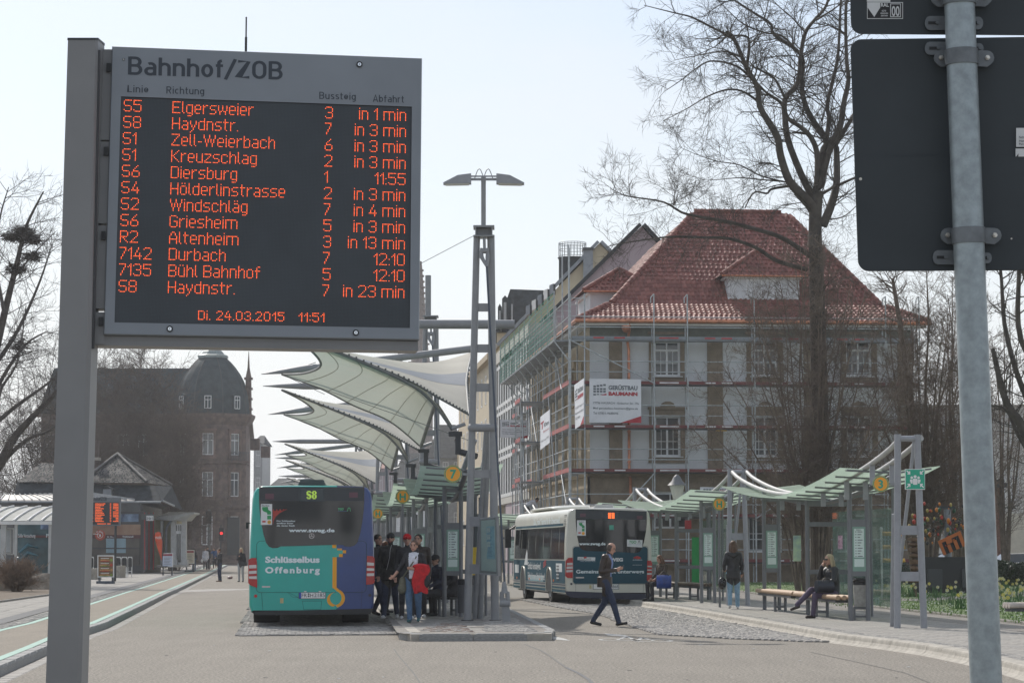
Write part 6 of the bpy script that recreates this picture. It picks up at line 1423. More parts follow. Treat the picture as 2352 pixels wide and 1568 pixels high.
b = MB(); p = VL(floc(1660, 1060, .9)[0], -.6, 7.16); b.box(p, (.5, .3, .22), mat('yellow_crate', (.7, .42, .05), .5, var=.05));
solo('yellow_bucket', b, 'small yellow tub left on the second scaffolding deck', 'tub')
M_ban = mat('banner_cloth', (.72, .73, .76), .7, var=.04, scale=2); M_gry = mat('banner_grey', (.13, .15, .17), .6, var=0); M_bred = mat('banner_red', (.42, .03, .045), .6, var=0)
def banner(label, q, full=True, T=True, wd=.02):
 """q: TL, TR, BR, BL world corners"""
 n = (q[1]-q[0]).cross(q[3]-q[0]).normalized(); n = -n if n.dot(V((0, -1, 0))+V((-.3, 0, 0))) < 0 else n
 L = lambda x, y, d=.004: (q[0]*(1-x)+q[1]*x)*(1-y)+(q[3]*(1-x)+q[2]*x)*y+n*d
 o = thing('banner', label, 'banner', q[3]); b = MB(); b.slab([q[3], q[2], q[1], q[0]], -n*.015, M_ban); cl = part('cloth', b, o)
 b = MB(); pol = lambda pts, m, d=.004: b.slab([L(x, y, d) for x, y in pts], n*.002, m)
 if T is True:
  for i in range(4):
   for j in range(4):
    x0 = .075+.0635*i; x1 = x0+.05; ty = lambda x, j: .155+.065*j+(.26-x)*-.0; k0 = 1-(.33-x0)*.9
    y0 = .155+.058*j-.045*(i/4)*(1 if j < 1 else 0)-.012*(3-j)*0; y1 = y0+.043
    if j == 3: y0 = .345; y1 = .38-.012*i
    pol([(x0, y0), (x1, y0), (x1, y1), (x0, y1)], M_gry)
  pol([(.20, .375), (.33, .335), (.33, .375)], M_bred); pol([(.60, 1.0), (1.0, .84), (1.0, 1.0)], M_bred)
  x = (q[1]-q[0]).normalized(); up = (q[0]-q[3]).normalized(); W_ = (q[1]-q[0]).length; H_ = (q[3]-q[0]).length; part('logo', b, cl)
  tx = lambda s, x0, x1, y, cap, m, bo=.02: text(s, L(x0, y, .006), x, up, cap*H_/.729, m, cl, width=(x1-x0)*W_, bold=bo)
  tx('GERÜSTBAU', .368, .93, .245, .095, M_gry, .04); tx('BAUMANN', .368, .93, .375, .08, M_bred, .06)
  if full: tx('77756 HAUSACH - Einbacher Str. 19a', .073, .955, .572, .048, M_gry, .01); tx('Mail geruestbau-baumann@gmx.de', .073, .94, .69, .048, M_gry, .01); tx('Tel 07831-9688096', .073, .56, .808, .052, M_gry, .01)
 else:
  x = (q[1]-q[0]).normalized(); up = (q[0]-q[3]).normalized(); W_ = (q[1]-q[0]).length; H_ = (q[3]-q[0]).length
  pol([(.06, .2), (.4, .2), (.4, .25), (.06, .25)], M_bred); pol([(.18, .2), (.27, .2), (.27, .42), (.18, .42)], M_bred); part('logo', b, cl)
  text('Klem', L(.42, .40, .006), x, up, .12*H_/.729, M_gry, cl, width=.5*W_, bold=.02); text('Blechnerei', L(.35, .56, .006), x, up, .06*H_/.729, M_bred, cl, width=.58*W_); text('Offenburg 0781', L(.06, .8, .006), x, up, .06*H_/.729, M_gry, cl, width=.85*W_)
 return o
QF = lambda u, v: onpl(u, v, VO-VY*1.09, VY)
banner('large white scaffolding firm banner with grey and red lettering on the corner of the scaffolding', [QF(1354, 869), QF(1472.5, 871), QF(1473, 971), QF(1353.5, 970)])
QS = lambda u, v, x=-1.2: onpl(u, v, VL(x, 0, 0), VX)
banner('narrow slanted banner round the corner left of the large scaffolding banner', [QS(1319, 884), QS(1341, 868), QS(1341, 971), QS(1321, 985)])
banner('white banner of a second firm with a red T, further left on the scaffolding', [QS(1241, 957, -2.3), QS(1262.5, 940, -2.3), QS(1262.5, 1016, -2.3), QS(1241, 1033, -2.3)], T=False)
PF = lambda u, v: P(u, v, 129)
banner('small framed scaffolding sign standing out over the street, left end of the scaffolding', [PF(1149, 963), PF(1212, 965), PF(1212, 1006), PF(1149, 1004)])
banner('low scaffolding banner half hidden behind the tubes over the second right shelter', [QF(1608, 1118), QF(1709, 1119), QF(1709, 1141), QF(1608, 1140)], full=False)
OM = MS(*VL(0, 29.6, 0), R(4.95)); off = thing('office_block', 'white office block with rows of vertical fins, left of the scaffolded house', 'office building', M=OM)
OL = lambda x, y, z: VL(x, 29.6+y, z)
M_fin = mat('white_fin', (.72, .72, .70), .5, var=.04); M_spn = mat('spandrel_grey', (.30, .31, .32), .5, var=.1); M_ow = mat('office_wall', (.50, .48, .43), .8, var=.08)
Lo = 24.0
b = MB(); b.slab([OL(.06, 0, 5.1), OL(12, 0, 5.1), OL(12, Lo, 5.1), OL(.06, Lo, 5.1)], UP*8.9, M_spn); b.slab([OL(0, 0, 4.6), OL(12, 0, 4.6), OL(12, Lo, 4.6), OL(0, Lo, 4.6)], UP*.5, M_ow); b.slab([OL(2.5, 0, 0), OL(12, 0, 0), OL(12, Lo, 0), OL(2.5, Lo, 0)], UP*4.6, mat('recess_wall', (.16, .15, .14), .8, var=.1)); b.slab([OL(-.1, -.05, 14.0), OL(12, -.05, 14.0), OL(12, Lo, 14.0), OL(-.1, Lo, 14.0)], UP*.75, M_ow); part('wall', b, off)
for k in range(5): b = MB(); b.box(OL(.5, 2+k*5, 2.3), (.35, .35, 4.6), M_ow); part('column', b, off)
nf = 13
for k in range(nf+1):
 b = MB(); b.bar(OL(.0, k*Lo/nf, 5.1), OL(.0, k*Lo/nf, 14.0), .42, .06, M_fin, up=VX); part('fin', b, off)
for z in (5.15, 7.6, 8.1, 10.6, 11.1, 13.7):
 b = MB(); b.bar(OL(.01, 0, z), OL(.01, Lo, z), .06, .22, M_fin); part('transom', b, off)
for k in range(nf):
 for z0, z1 in ((5.3, 7.5), (8.25, 10.5), (11.25, 13.6)):
  b = MB(); y0, y1 = k*Lo/nf+.1, (k+1)*Lo/nf-.1; b.add([OL(.05, y1, z0), OL(.05, y0, z0), OL(.05, y0, z1), OL(.05, y1, z1)], [(0, 1, 2, 3)], G_win if (k*3+int(z0)) % 4 else M_spn); part('pane', b, off)
b = MB()
for y in (8, 11):
 for z in (12.6+2.2, 15.3): b.bar(OL(1.0, y, z), OL(1, y+3, z), .04, .04, mat('red_rail', (.35, .08, .07), .5, var=0))
 b.bar(OL(1, y, 14.7), OL(1, y, 15.5), .04, .04, MATS['red_rail'])
part('roof_rail', b, off)
def prism_house(name, label, pts, Y, depth, m, roofm=None, cat='house', skew=-.0865, ov=.3):
 """gable end polygon (pixels) standing at distance Y, extruded back along the street"""
 o = thing(name, label, cat, P(pts[0][0], 1266, Y)-V((0, 0, EYE))); q = [P(u, v, Y) for u, v in pts]
 for p in q:
  if p.z < 1: p.z = 0
 b = MB(); b.slab(q, V((skew*depth, depth, 0)), m); w_ = part('wall', b, o)
 if roofm:
  for (i, j) in roofm[1]:
   a, c = q[i], q[j]; nrm = (c-a).cross(V((0, 1, 0))).normalized(); nrm = nrm if nrm.z > 0 else -nrm
   b = MB(); d = (c-a).normalized()*.25; f = V((-skew*.4, -.4, 0)); b.slab([a-d+f+nrm*.02, c+d*.0+f+nrm*.02, c+f+nrm*.02+V((skew*depth, depth+.6, 0)), a-d+f+nrm*.02+V((skew*depth, depth+.6, 0))], nrm*.22, roofm[0]); part('roof', b, o)
 return o
M_pink = mat('pink_render', (.40, .33, .35), .85, var=.05, scale=.3); M_yel = mat('yellow_render', (.50, .44, .31), .85, var=.05, scale=.3); M_bei = mat('beige_render', (.55, .47, .34), .85, var=.06)
prism_house('gabled_house', 'tall house with a blank pinkish gable wall just left of the red roof', [(1200, 1500), (1200, 790), (1296, 690), (1473, 520), (1640, 700), (1640, 1500)], 150, 12, M_pink, (M_slate, [(1, 3), (4, 3)]))
yh = prism_house('gabled_house', 'yellow gabled house with a grey chimney behind the pinkish gable', [(1150, 1500), (1150, 790), (1345, 596), (1376, 559), (1470, 650), (1470, 1500)], 172, 14, M_yel, (M_lead, [(1, 3), (4, 3)]))
b = MB(); b.slab([P(1340, 650, 171.4), P(1362, 650, 171.4), P(1362, 572, 171.4), P(1340, 572, 171.4)], (0, 1.4, 0), M_lead); b.slab([P(1338, 573, 171.2), P(1364, 573, 171.2), P(1364, 568, 171.2), P(1338, 568, 171.2)], (0, 1.6, 0), M_dark); part('chimney', b, yh)
for k in range(5):
 u = 1208+k*13.5; v = 725-k*12; b = MB(); b.slab([P(u, v, 168), P(u+9, v-5, 168), P(u+9, v-26, 168), P(u, v-22, 168)], (0, 1.5, 0), M_fin if k % 2 else M_lead); part('dormer', b, yh)
 b = MB(); b.slab([P(u+9.3, v-5, 168), P(u+14, v-3, 168), P(u+14, v-24, 168), P(u+9.3, v-26, 168)], (0, 1.2, 0), M_slate); part('dormer_side', b, yh)
for k in range(4):
 b = MB(); c = P(1437+k*10, 606-k*11, 152); b.box(c, (.25, .25, .35), M_tile[1]); solo('chimney_pot', b, ['lowest', 'second lowest', 'second highest', 'highest'][k]+' of four small chimney pots on the edge of the pinkish gable', 'chimney pot')
tur = thing('roof_turret', 'dark round roof turret crowned by an ornamental metal railing', 'turret', P(1315, 660, 185))
c = P(1315, 660, 185); r_ = 1.02; b = MB(); b.path([c, P(1315, 597, 185), P(1315, 592, 185)], [r_, r_, r_*1.1], M_slate, 20); part('drum', b, tur)
b = MB(); t0 = P(1315, 590, 185).z; t1 = P(1315, 558, 185).z
for k in range(26):
 a = k*.2417; p = V((c.x+r_*math.cos(a), c.y+r_*math.sin(a), t0)); b.bar(p, p+UP*(t1-t0), .03, .03, M_lead)
for z in (t0+.05, (t0+t1)/2, t1-.12, t1): b.path([V((c.x+r_*math.cos(k*.2618), c.y+r_*math.sin(k*.2618), z)) for k in range(25)], .022, M_lead, 4)
part('railing', b, tur)
man = thing('mansard_house', 'old house with dark slate mansard roofs and dormers right of the lamp mast', 'house', P(1180, 1266, 215)-V((0, 0, EYE)))
b = MB(); b.slab([P(1141, 760, 215), P(1290, 760, 215), P(1290, 1400, 215), P(1141, 1400, 215)], (0, 14, 0), M_bei); part('wall', b, man)
b = MB(); b.slab([P(1137, 762, 214), P(1290, 762, 214), P(1290, 668, 216), P(1172, 664, 216), P(1163, 690, 216)], (0, 12, 0), M_slate); part('roof', b, man)
for (u, v0, v1, w_) in ((1160, 745, 686, 14), (1176, 742, 690, 9), (1148, 756, 705, 9)):
 b = MB(); b.slab([P(u-w_/2, v0, 212), P(u+w_/2, v0, 212), P(u+w_/2, v1, 212), P(u, v1-8, 212), P(u-w_/2, v1, 212)], (0, 3, 0), M_slate); dd = part('dormer', b, man)
 b = MB(); b.slab([P(u-w_*.22, v0-4, 211.9), P(u+w_*.22, v0-4, 211.9), P(u+w_*.22, v1+8, 211.9), P(u-w_*.22, v1+8, 211.9)], (0, .05, 0), M_spn); part('pane', b, dd)
bf = thing('street_house', 'beige old house front seen edge on behind the lamp mast', 'house', OL(0, 24.5, 0)); b = MB()
b.slab([OL(-.2, 24.6, 0), OL(12, 24.6, 0), OL(12, 60, 0), OL(-.2, 60, 0)], UP*14.5, M_bei); b.slab([OL(-.6, 24.4, 14.5), OL(12, 24.4, 14.5), OL(12, 60, 14.5), OL(-.6, 60, 14.5)], UP*.4, M_stoneL); part('wall', b, bf)
for k in range(9):
 for z in (2, 5.5, 8.8, 11.8): window(bf, OL(-.22, 27+k*3.8, z), -VY, UP, -VX, 1.2, 2.0, bars=False, transom=.3)
rf = random.Random(21)
def simple_house(name, label, u0, u1, ve, vr, Y, mw, mr, rows=3, colsn=3, depth=12, hip=.25, wu=None):
 o = thing(name, label, 'house', P((u0+u1)/2, 1266, Y)-V((0, 0, EYE))); a = P(u0, ve, Y); c = P(u1, ve, Y); z = a.z; b = MB()
 b.slab([V((a.x, Y, 0)), V((c.x, Y, 0)), V((c.x, Y+depth, 0)), V((a.x, Y+depth, 0))], UP*z, mw); part('wall', b, o)
 zr = P(u0, vr, Y+depth/2).z; hx = (c.x-a.x)*hip; b = MB(); e = .3
 b.add([V((a.x-e, Y-e, z)), V((c.x+e, Y-e, z)), V((c.x+e, Y+depth, z)), V((a.x-e, Y+depth, z)), V((a.x+hx, Y+depth/2, zr)), V((c.x-hx, Y+depth/2, zr))], [(0, 1, 5, 4), (1, 2, 5), (2, 3, 4, 5), (3, 0, 4), (3, 2, 1, 0)], mr); part('roof', b, o)
 W = c.x-a.x
 for r in range(rows):
  for k in range(colsn):
   window(o, V((a.x+W*(k+.5)/colsn, Y-.02, z-(r+1)*z/rows*.92+.6)), V((1, 0, 0)), UP, V((0, -1, 0)), min(1.2, W/colsn*.5), z/rows*.55, bars=False, transom=.3)
 return o
simple_house('far_house', 'far pale house showing between the masts under the nearest sail', 985, 1062, 1052, 975, 235, M_spn, M_slate, 4, 3)
simple_house('far_house', 'far cream house behind the number 7 sign', 1050, 1110, 1010, 950, 225, M_bei, M_slate, 4, 3)
simple_house('far_house', 'far grey house between the second and third mast', 905, 975, 1100, 1040, 280, M_stucco, M_slate, 3, 3)
simple_house('far_house', 'small far house just right of the teal bus roof', 820, 905, 1075, 1050, 310, M_pink, mat('far_red_roof', (.24, .10, .08), .7, var=.1), 3, 4)
simple_house('far_house', 'distant house behind the sail tips left of the masts', 690, 800, 1110, 1075, 380, M_stucco, M_slate, 3, 5)
simple_house('far_house', 'distant pale house left of the teal bus roof', 612, 690, 1125, 1098, 400, M_spn, M_slate, 3, 4)
ch = thing('church_tower', 'slender stone church tower and openwork spire beside the lower right corner of the departure board', 'church', P(975, 1266, 420)-V((0, 0, EYE))); b = MB()
c0 = P(960, 1400, 420); c0.z = 0; zz = lambda v: P(960, v, 420).z; cx = P(966, 800, 420).x
b.path([V((cx, 420, 0)), V((cx, 420, zz(830)))], 2.1, mat('church_stone', (.24, .20, .18), .8, var=.15), 4, smooth=False); part('tower', b, ch)
b = MB(); b.path([V((cx, 420, zz(830))), V((cx, 420, zz(800))), V((cx, 420, zz(600)))], [1.6, 1.3, .15], MATS['church_stone'], 8, smooth=False)
for k in range(14):
 z = zz(790-k*13); r = 1.25*(1-k/15.5)+.1
 for a in range(8): b.box((cx+r*math.cos(a*.785), 420+r*math.sin(a*.785), z), (.35, .35, .3), MATS['church_stone'])
part('spire', b, ch)
DY = 290.0; DS = 5748/DY; M_sand = mat('dark_red_sandstone', (.12, .082, .068), .85, var=.3, scale=1.6, detail=8, bump=.2, bscale=3)
M_sand2 = mat('red_sandstone_trim', (.16, .105, .085), .85, var=.25, scale=1.2, detail=8)
M_dslate = mat('dome_slate', (.034, .048, .054), .75, spec=.2, var=.25, scale=1.2, detail=8)
dc = P(485, 1266, DY+4.2); dz = lambda v: 1.55+(1266-v)/DS*1.0
dome = thing('domed_building', 'dark sandstone corner building with a tall slate dome, left of the teal bus', 'building', V((dc.x, dc.y, 0)))
N8 = 8; rd = 4.65; a0 = R(-90+22.5)
def ring8(r, z, n=N8): return [V((dc.x+r*math.cos(a0+k*math.pi*2/n), dc.y+r*math.sin(a0+k*math.pi*2/n), z)) for k in range(n)]
def loft(rs, m, bb):
 n = len(rs[0]); vs = [p for r in rs for p in r]; fs = [(k*n+i, k*n+(i+1) % n, (k+1)*n+(i+1) % n, (k+1)*n+i) for k in range(len(rs)-1) for i in range(n)]; bb.add(vs, fs, m)
b = MB(); loft([ring8(rd, 0), ring8(rd, 1.3), ring8(rd-.12, 1.35), ring8(rd-.12, 6.4), ring8(rd, 6.5), ring8(rd, 6.75), ring8(rd-.15, 6.8), ring8(rd-.15, 11.6), ring8(rd, 11.7), ring8(rd-.15, 11.9), ring8(rd-.15, 16.2), ring8(rd+.2, 16.6), ring8(rd+.55, 17.2), ring8(rd+.6, 17.5), ring8(.1, 17.6)], M_sand, b); part('wall', b, dome)
b = MB(); prof = [(4.62, 17.5), (4.56, 18.4), (4.45, 19.4), (4.24, 20.3), (3.8, 21.5), (3.36, 22.3), (2.78, 23.1), (2.2, 23.75), (1.6, 24.25)]
loft([ring8(r*.965, z, 24) for r, z in prof], M_dslate, b); dm = part('dome', b, dome)
for k in range(8):
 b = MB(); b.path([ring8(r*.965, z)[k] for r, z in prof], .07, M_dark, 5); part('dome_rib', b, dm)
b = MB(); loft([ring8(1.85, 24.2), ring8(1.85, 24.5), ring8(1.45, 24.65), ring8(1.15, 25.0), ring8(.75, 25.3), ring8(.1, 25.45)], mat('copper_cap', (.20, .24, .24), .5, .2, var=.1), b); part('cap', b, dm)
def face_win(k, w, zb, zt, rr, nm='window', m=M_wfr, cols=2):
 q = ring8(rr, 0); a, c = q[k], q[(k+1) % 8]; mid = (a+c)/2; x = (c-a).normalized(); n = x.cross(UP); n = n if (mid-V((dc.x, dc.y, 0))).dot(n) > 0 else -n
 bb = MB(); c_ = V((mid.x, mid.y, 0)); x_ = n.cross(UP)
 for (a, e, z0, z1, d) in ((-w*.72, -w*.52, zb-.2, zt+.3, .2), (w*.52, w*.72, zb-.2, zt+.3, .2), (-w*.52, w*.52, zt+.02, zt+.3, .2), (-w*.85, w*.85, zt+.3, zt+.52, .38), (-w*.8, w*.8, zb-.42, zb-.2, .3)): bb.slab([c_+x_*a+UP*z0, c_+x_*e+UP*z0, c_+x_*e+UP*z1, c_+x_*a+UP*z1], n*d, M_sand2)
 part('window_surround', bb, dome)
 return window(dome, V((mid.x, mid.y, zb))+n*.03, x if x.cross(UP).dot(n) > 0 else -x, UP, n, w, zt-zb, m, cols=cols, bars=False)
for k in (7, 6, 0, 5):
 for (zb, zt) in ((12.7, 15.2), (7.9, 10.7), (2.3, 5.6)): face_win(k, 1.25, zb, zt, rd-.14)
b = MB()
for k, z0, z1 in ((0, 17.9, 19.7), (7, 17.9, 19.7), (6, 17.9, 19.7)):
 q = ring8(4.5, 0); mid = (q[k]+q[(k+1) % 8])/2; n = (mid-V((dc.x, dc.y, 0))).normalized(); x = n.cross(UP)
 bb = MB(); p = V((mid.x, mid.y, z0))+n*.45; bb.slab([p-x*.6, p+x*.6, p+x*.6+UP*(z1-z0), p+UP*(z1-z0+.2), p-x*.6+UP*(z1-z0)], -n*1.4, M_dslate); dd = part('dormer', bb, dm); window(dd, p+n*.03+UP*.15, -x, UP, n, .8, 1.5, bars=False)
for k in (0,):
 q = ring8(rd, 0); mid = (q[0]+q[1])/2; n = (mid-V((dc.x, dc.y, 0))).normalized(); x = -n.cross(UP)
 for z in (6.6, 11.8):
  bb = MB(); p = V((mid.x, mid.y, z)); bb.slab([p-x*1.3, p+x*1.3, p+x*1.3+n*1.0, p-x*1.3+n*1.0], UP*.25, M_sand)
  for i in range(11): bb.bar(p+x*(-1.2+.24*i)+n*.95+UP*.25, p+x*(-1.2+.24*i)+n*.95+UP*1.2, .06, .06, M_sand if z < 10 else M_dark)
  bb.bar(p-x*1.3+n*.95+UP*1.2, p+x*1.3+n*.95+UP*1.2, .1, .1, M_sand if z < 10 else M_dark); part('balcony', bb, dome)
wl = P(90, 1266, DY+3); wr = P(455, 1266, DY+3)
hl = []; wins = []
for k, u in enumerate((120, 165, 283, 330)):
 for (zb, zt) in ((12.7, 15.2), (7.9, 10.7)): wins.append((P(u, 1000, DY+3).x, zb, zt))
wall_holes(dome, wl.x, wr.x, 0, 17.2, [(x-.65, x+.65, zb, zt) for x, zb, zt in wins], lambda x, z: V((x, DY+3, z)), V((0, -1, 0)), M_sand, nm='wing_wall')
for z in (1.3, 6.6, 11.8, 16.4):
 b = MB(); b.slab([V((wl.x-.2, DY+2.75, z)), V((wr.x, DY+2.75, z)), V((wr.x, DY+3, z)), V((wl.x-.2, DY+3, z))], UP*.28, M_sand2); part('string_course', b, dome)
for x, zb, zt in wins: window(dome, V((x, DY+3.15, zb)), V((1, 0, 0)), UP, V((0, -1, 0)), 1.3, zt-zb, bars=False)
b = MB(); b.slab([V((wl.x-.4, DY+2.5, 17.2)), V((wr.x, DY+2.5, 17.2)), V((wr.x, DY+3.2, 17.2)), V((wl.x-.4, DY+3.2, 17.2))], UP*.4, M_sand); part('cornice', b, dome)
b = MB(); b.add([V((wl.x-.4, DY+2.6, 17.6)), V((wr.x, DY+2.6, 17.6)), V((wr.x-.5, DY+6.4, 23.2)), V((wl.x+.8, DY+6.4, 23.2)), V((wl.x+.8, DY+14, 23.2)), V((wr.x-.5, DY+14, 23.2)), V((wl.x-.4, DY+17, 17.6))], [(0, 1, 2, 3), (3, 2, 5, 4), (0, 3, 4, 6)], M_dslate); part('wing_roof', b, dome)
b = MB(); rw = P(563, 1266, DY+6); b.slab([V((rw.x-1, DY+6, 0)), V((rw.x+.2, DY+6, 0)), V((rw.x-4.6, DY+55, 0)), V((rw.x-12, DY+55, 0))], UP*16.8, M_sand); b.slab([V((rw.x-.5, DY+6, 16.8)), V((rw.x+.7, DY+6, 16.8)), V((rw.x-4.1, DY+55, 16.8)), V((rw.x-12, DY+55, 16.8))], UP*.5, M_sand); part('street_wing', b, dome)
b = MB(); px_ = P(570, 960, DY+4).x; b.path([V((px_, DY+4, 16.8)), V((px_, DY+4, 22.0)), V((px_, DY+4, 23.0)), V((px_, DY+4, 25.0))], [.42, .34, .14, .03], M_sand, 6, smooth=False)
for z in (18.2, 19.4, 20.6, 21.8): b.box((px_, DY+4, z), (.95, .95, .25), M_sand)
part('pinnacle', b, dome)
bl = MB(); xL = P(560, 1266, DY+6).x
for k in range(3): bl.box((xL-.4+.5*k, DY+9+8*k, 14+.6*(k % 2)), (1.1, 1.2, 1.4), M_sand)
part('bracket_stones', bl, dome, kind='stuff')
simple_house('far_house', 'narrow far house front right behind the dark corner building', 583, 603, 1018, 1000, 360, M_spn, M_slate, 4, 1)
b = MB()
for k in range(4): b.box((P(540, 1266, DY).x, DY-1.2+.3*k, .15+.15*k), (3.0-.2*k, .6, .15), M_sand)
part('steps', b, dome)
b = MB(); x_ = P(536, 1266, DY).x; b.box((x_, DY-.05, 3.3), (1.4, .5, 4.4), M_black); part('door', b, dome)
# ================================================================== TREES
M_bark = mat('bark_dark', (.078, .066, .056), .9, var=.25, scale=3); M_bark2 = mat('bark_brown', (.15, .115, .09), .9, var=.3, scale=3); M_twig = mat('twig_brown', (.10, .078, .062), .9, var=.25, scale=2)
M_twig2 = mat('twig_grey', (.085, .075, .068), .9, var=.2, scale=2)
FLOOR = [.0045]
class TW:
 def __init__(s): s.v = []; s.f = []
 def br(s, pts, r0, r1, n=3):
  k = len(pts); base = len(s.v)
  for i, p in enumerate(pts):
   d = pts[min(i+1, k-1)]-pts[max(i-1, 0)]; d.normalize()
   x = d.cross(V((.3, 1, .2))); x.normalize(); y = d.cross(x); r = r0+(r1-r0)*i/(k-1)
   for j in range(n):
    a = 6.2832*j/n; s.v.append(p+x*(r*math.cos(a))+y*(r*math.sin(a)))
  for i in range(k-1):
   for j in range(n): s.f.append((base+i*n+j, base+i*n+(j+1) % n, base+(i+1)*n+(j+1) % n, base+(i+1)*n+j))
 def mb(s, m): b = MB(); b.add(s.v, s.f, m); return b
def grow(tw, p, d, L, r, lev, rg, up=.1, wig=.27, kids=5, ang=.75, shrink=.55, flat=1.0):
 k = 4 if lev > 0 else 3; pts = [p]; dd = d.normalized(); q = p
 for i in range(k):
  dd = (dd+V((rg.gauss(0, wig), rg.gauss(0, wig)*flat, rg.gauss(0, wig)+up))*.5).normalized(); q = q+dd*(L/k); pts.append(q)
 tw.br(pts, r, r*.45, 4 if lev > 1 else 3)
 if lev > 0:
  for i in range(kids):
   f = rg.uniform(.15, 1); idx = min(k-1, int(f*k)); base = pts[idx].lerp(pts[idx+1], f*k-idx) if f < 1 else pts[-1]; dr = (pts[idx+1]-pts[idx]).normalized()
   perp = V((rg.gauss(0, 1), rg.gauss(0, 1)*flat, rg.gauss(0, 1))); perp = (perp-dr*perp.dot(dr)).normalized()
   nd = (dr*math.cos(ang)+perp*math.sin(ang))
   grow(tw, base, nd, L*shrink*rg.uniform(.7, 1.2), max(r*.5, FLOOR[0]), lev-1, rg, up, wig, kids, ang, shrink, flat)
def limb_tree(name, label, base, limbs, Y, seed, mb_, mt, twigL, lev, kids, dens, group=None, rmin=.0, scale=1.0, up=.06, flat=1, group_n=None, dyr=2.5):
 """limbs: list of (pixel polyline, r0, r1[, depth drift]) in the real plane of the tree, each with its own drift in depth"""
 FLOOR[0] = max(.0045, Y*6.2e-5); rg = random.Random(seed); o = thing(name, label, 'tree', base, group=group); tr = TW(); tw = TW()
 for li, lm in enumerate(limbs):
  pts = lm[0]; r0, r1 = lm[1], lm[2]; drift = lm[3] if len(lm) > 3 else rg.uniform(-dyr, dyr); n = len(pts); w = []
  for i, (u, v) in enumerate(pts):
   p = P(u, v, Y+drift*(i/(n-1))**1.2 if n > 1 else Y)
   if v >= 1200: p.z = base[2] if v > 1250 else p.z
   w.append(p)
  fine = [cat3(w, t/(len(w)*3)) for t in range(len(w)*3+1)]; (tr if r0 > .16 else tw).br(fine, r0, r1, 10 if r0 > .16 else 6)
  if dens and twigL:
   L = sum((fine[i+1]-fine[i]).length for i in range(len(fine)-1)); m = int(L*dens*(lm[4] if len(lm) > 4 else 1))
   for k in range(m):
    f = rg.uniform(.12, 1)*(len(fine)-1); i = min(int(f), len(fine)-2); q = fine[i].lerp(fine[i+1], f-i); d = (fine[i+1]-fine[i]).normalized()
    perp = V((rg.gauss(0, 1), rg.gauss(0, .8), rg.gauss(0, 1)+.1)); perp = (perp-d*perp.dot(d)).normalized()
    grow(tw, q, d*.55+perp*.85, twigL*rg.uniform(.5, 1.2)*(1-.35*f/len(fine)), max(FLOOR[0]*1.6, .009*scale, min(.022*scale, r1*.8)), lev, rg, up, kids=kids, flat=flat)
 b = tr.mb(mb_)
 if tr.v:
  for i in range(len(b.sm)): b.sm[i] = True
  part('trunk', b, o)
 part('crown', tw.mb(mt), o); return o
zt = lambda pts: [(1378.1+.42118*x, .42118*y) for x, y in pts]
BL_ = [(1885, 1290), (1884, 1110), (1880, 875), (1876, 660), (1873, 560)]
L = [([(1885, 1290), (1884, 1110), (1881, 875), (1877, 680), (1872, 520), (1878, 440)], .37, .19, 0, .8)]
def LZ(pts, r0, r1, dr=None, dn=1): L.append((zt(pts), r0, r1, random.Random(len(L)).uniform(-3, 3) if dr is None else dr, dn))
LZ([(1175, 1190), (1150, 1110), (1040, 1000), (985, 850), (965, 740), (875, 590), (860, 480), (800, 370), (730, 210), (690, 175)], .17, .05, -2)
LZ([(730, 210), (600, 145), (500, 95), (400, 70), (240, 30)], .05, .012, -1.0)
LZ([(800, 370), (812, 215), (740, 195)], .06, .03)
LZ([(870, 560), (780, 500), (690, 490), (580, 530), (480, 590), (345, 660)], .045, .01)
LZ([(860, 470), (760, 370), (640, 335), (560, 350), (440, 440), (350, 500)], .045, .01)
LZ([(800, 370), (700, 285), (600, 290), (500, 310), (400, 330)], .035, .008)
LZ([(1165, 1080), (1110, 980), (1030, 780), (1010, 650), (1010, 540), (1080, 450), (1095, 300), (1120, 180), (1170, 110), (1230, 40), (1260, -60)], .13, .04, 1)
LZ([(1180, 1060), (1185, 850), (1150, 750), (1090, 690), (1030, 650), (985, 560), (900, 500), (830, 420)], .11, .03, -1)
LZ([(1190, 1030), (1215, 830), (1235, 770), (1150, 640), (1110, 540), (1100, 440), (1095, 300), (950, 190), (930, 130), (820, 60), (700, -20)], .13, .03, 2)
LZ([(1200, 1020), (1250, 820), (1310, 690), (1330, 560), (1355, 440), (1345, 330), (1340, 100), (1350, -60)], .13, .04, 0)
LZ([(1235, 760), (1250, 650), (1240, 570), (1280, 400), (1300, 280), (1310, 60), (1320, -80)], .09, .03, 2.5)
LZ([(1215, 1230), (1260, 1120), (1290, 1000), (1290, 820), (1290, 780), (1400, 600), (1480, 400)], .16, .05, 1)
LZ([(1300, 1010), (1390, 970), (1500, 930), (1600, 800)], .05, .02)
LZ([(1190, 1070), (1290, 1010)], .06, .04, 0)
LZ([(1130, 1470), (960, 1420), (850, 1350), (700, 1300), (560, 1295), (420, 1290), (300, 1300), (100, 1330), (30, 1350)], .08, .01, -3, 1.1)
LZ([(1150, 1400), (1000, 1300), (850, 1250), (700, 1210), (560, 1185), (450, 1160), (340, 1100), (150, 1070), (60, 1030)], .09, .01, -4, 1.1)
LZ([(340, 1100), (400, 1120), (430, 1040)], .02, .008, -4.5)
LZ([(1060, 1010), (940, 1030), (910, 1055), (840, 1050), (790, 1135)], .05, .02, -1, .3)
LZ([(1040, 1000), (880, 960), (760, 900), (640, 880), (520, 840), (430, 800)], .03, .007, -2)
LZ([(1000, 990), (880, 980), (760, 970), (640, 980), (520, 985)], .03, .007, 1)
LZ([(1010, 540), (960, 440), (910, 400), (830, 360)], .05, .02)
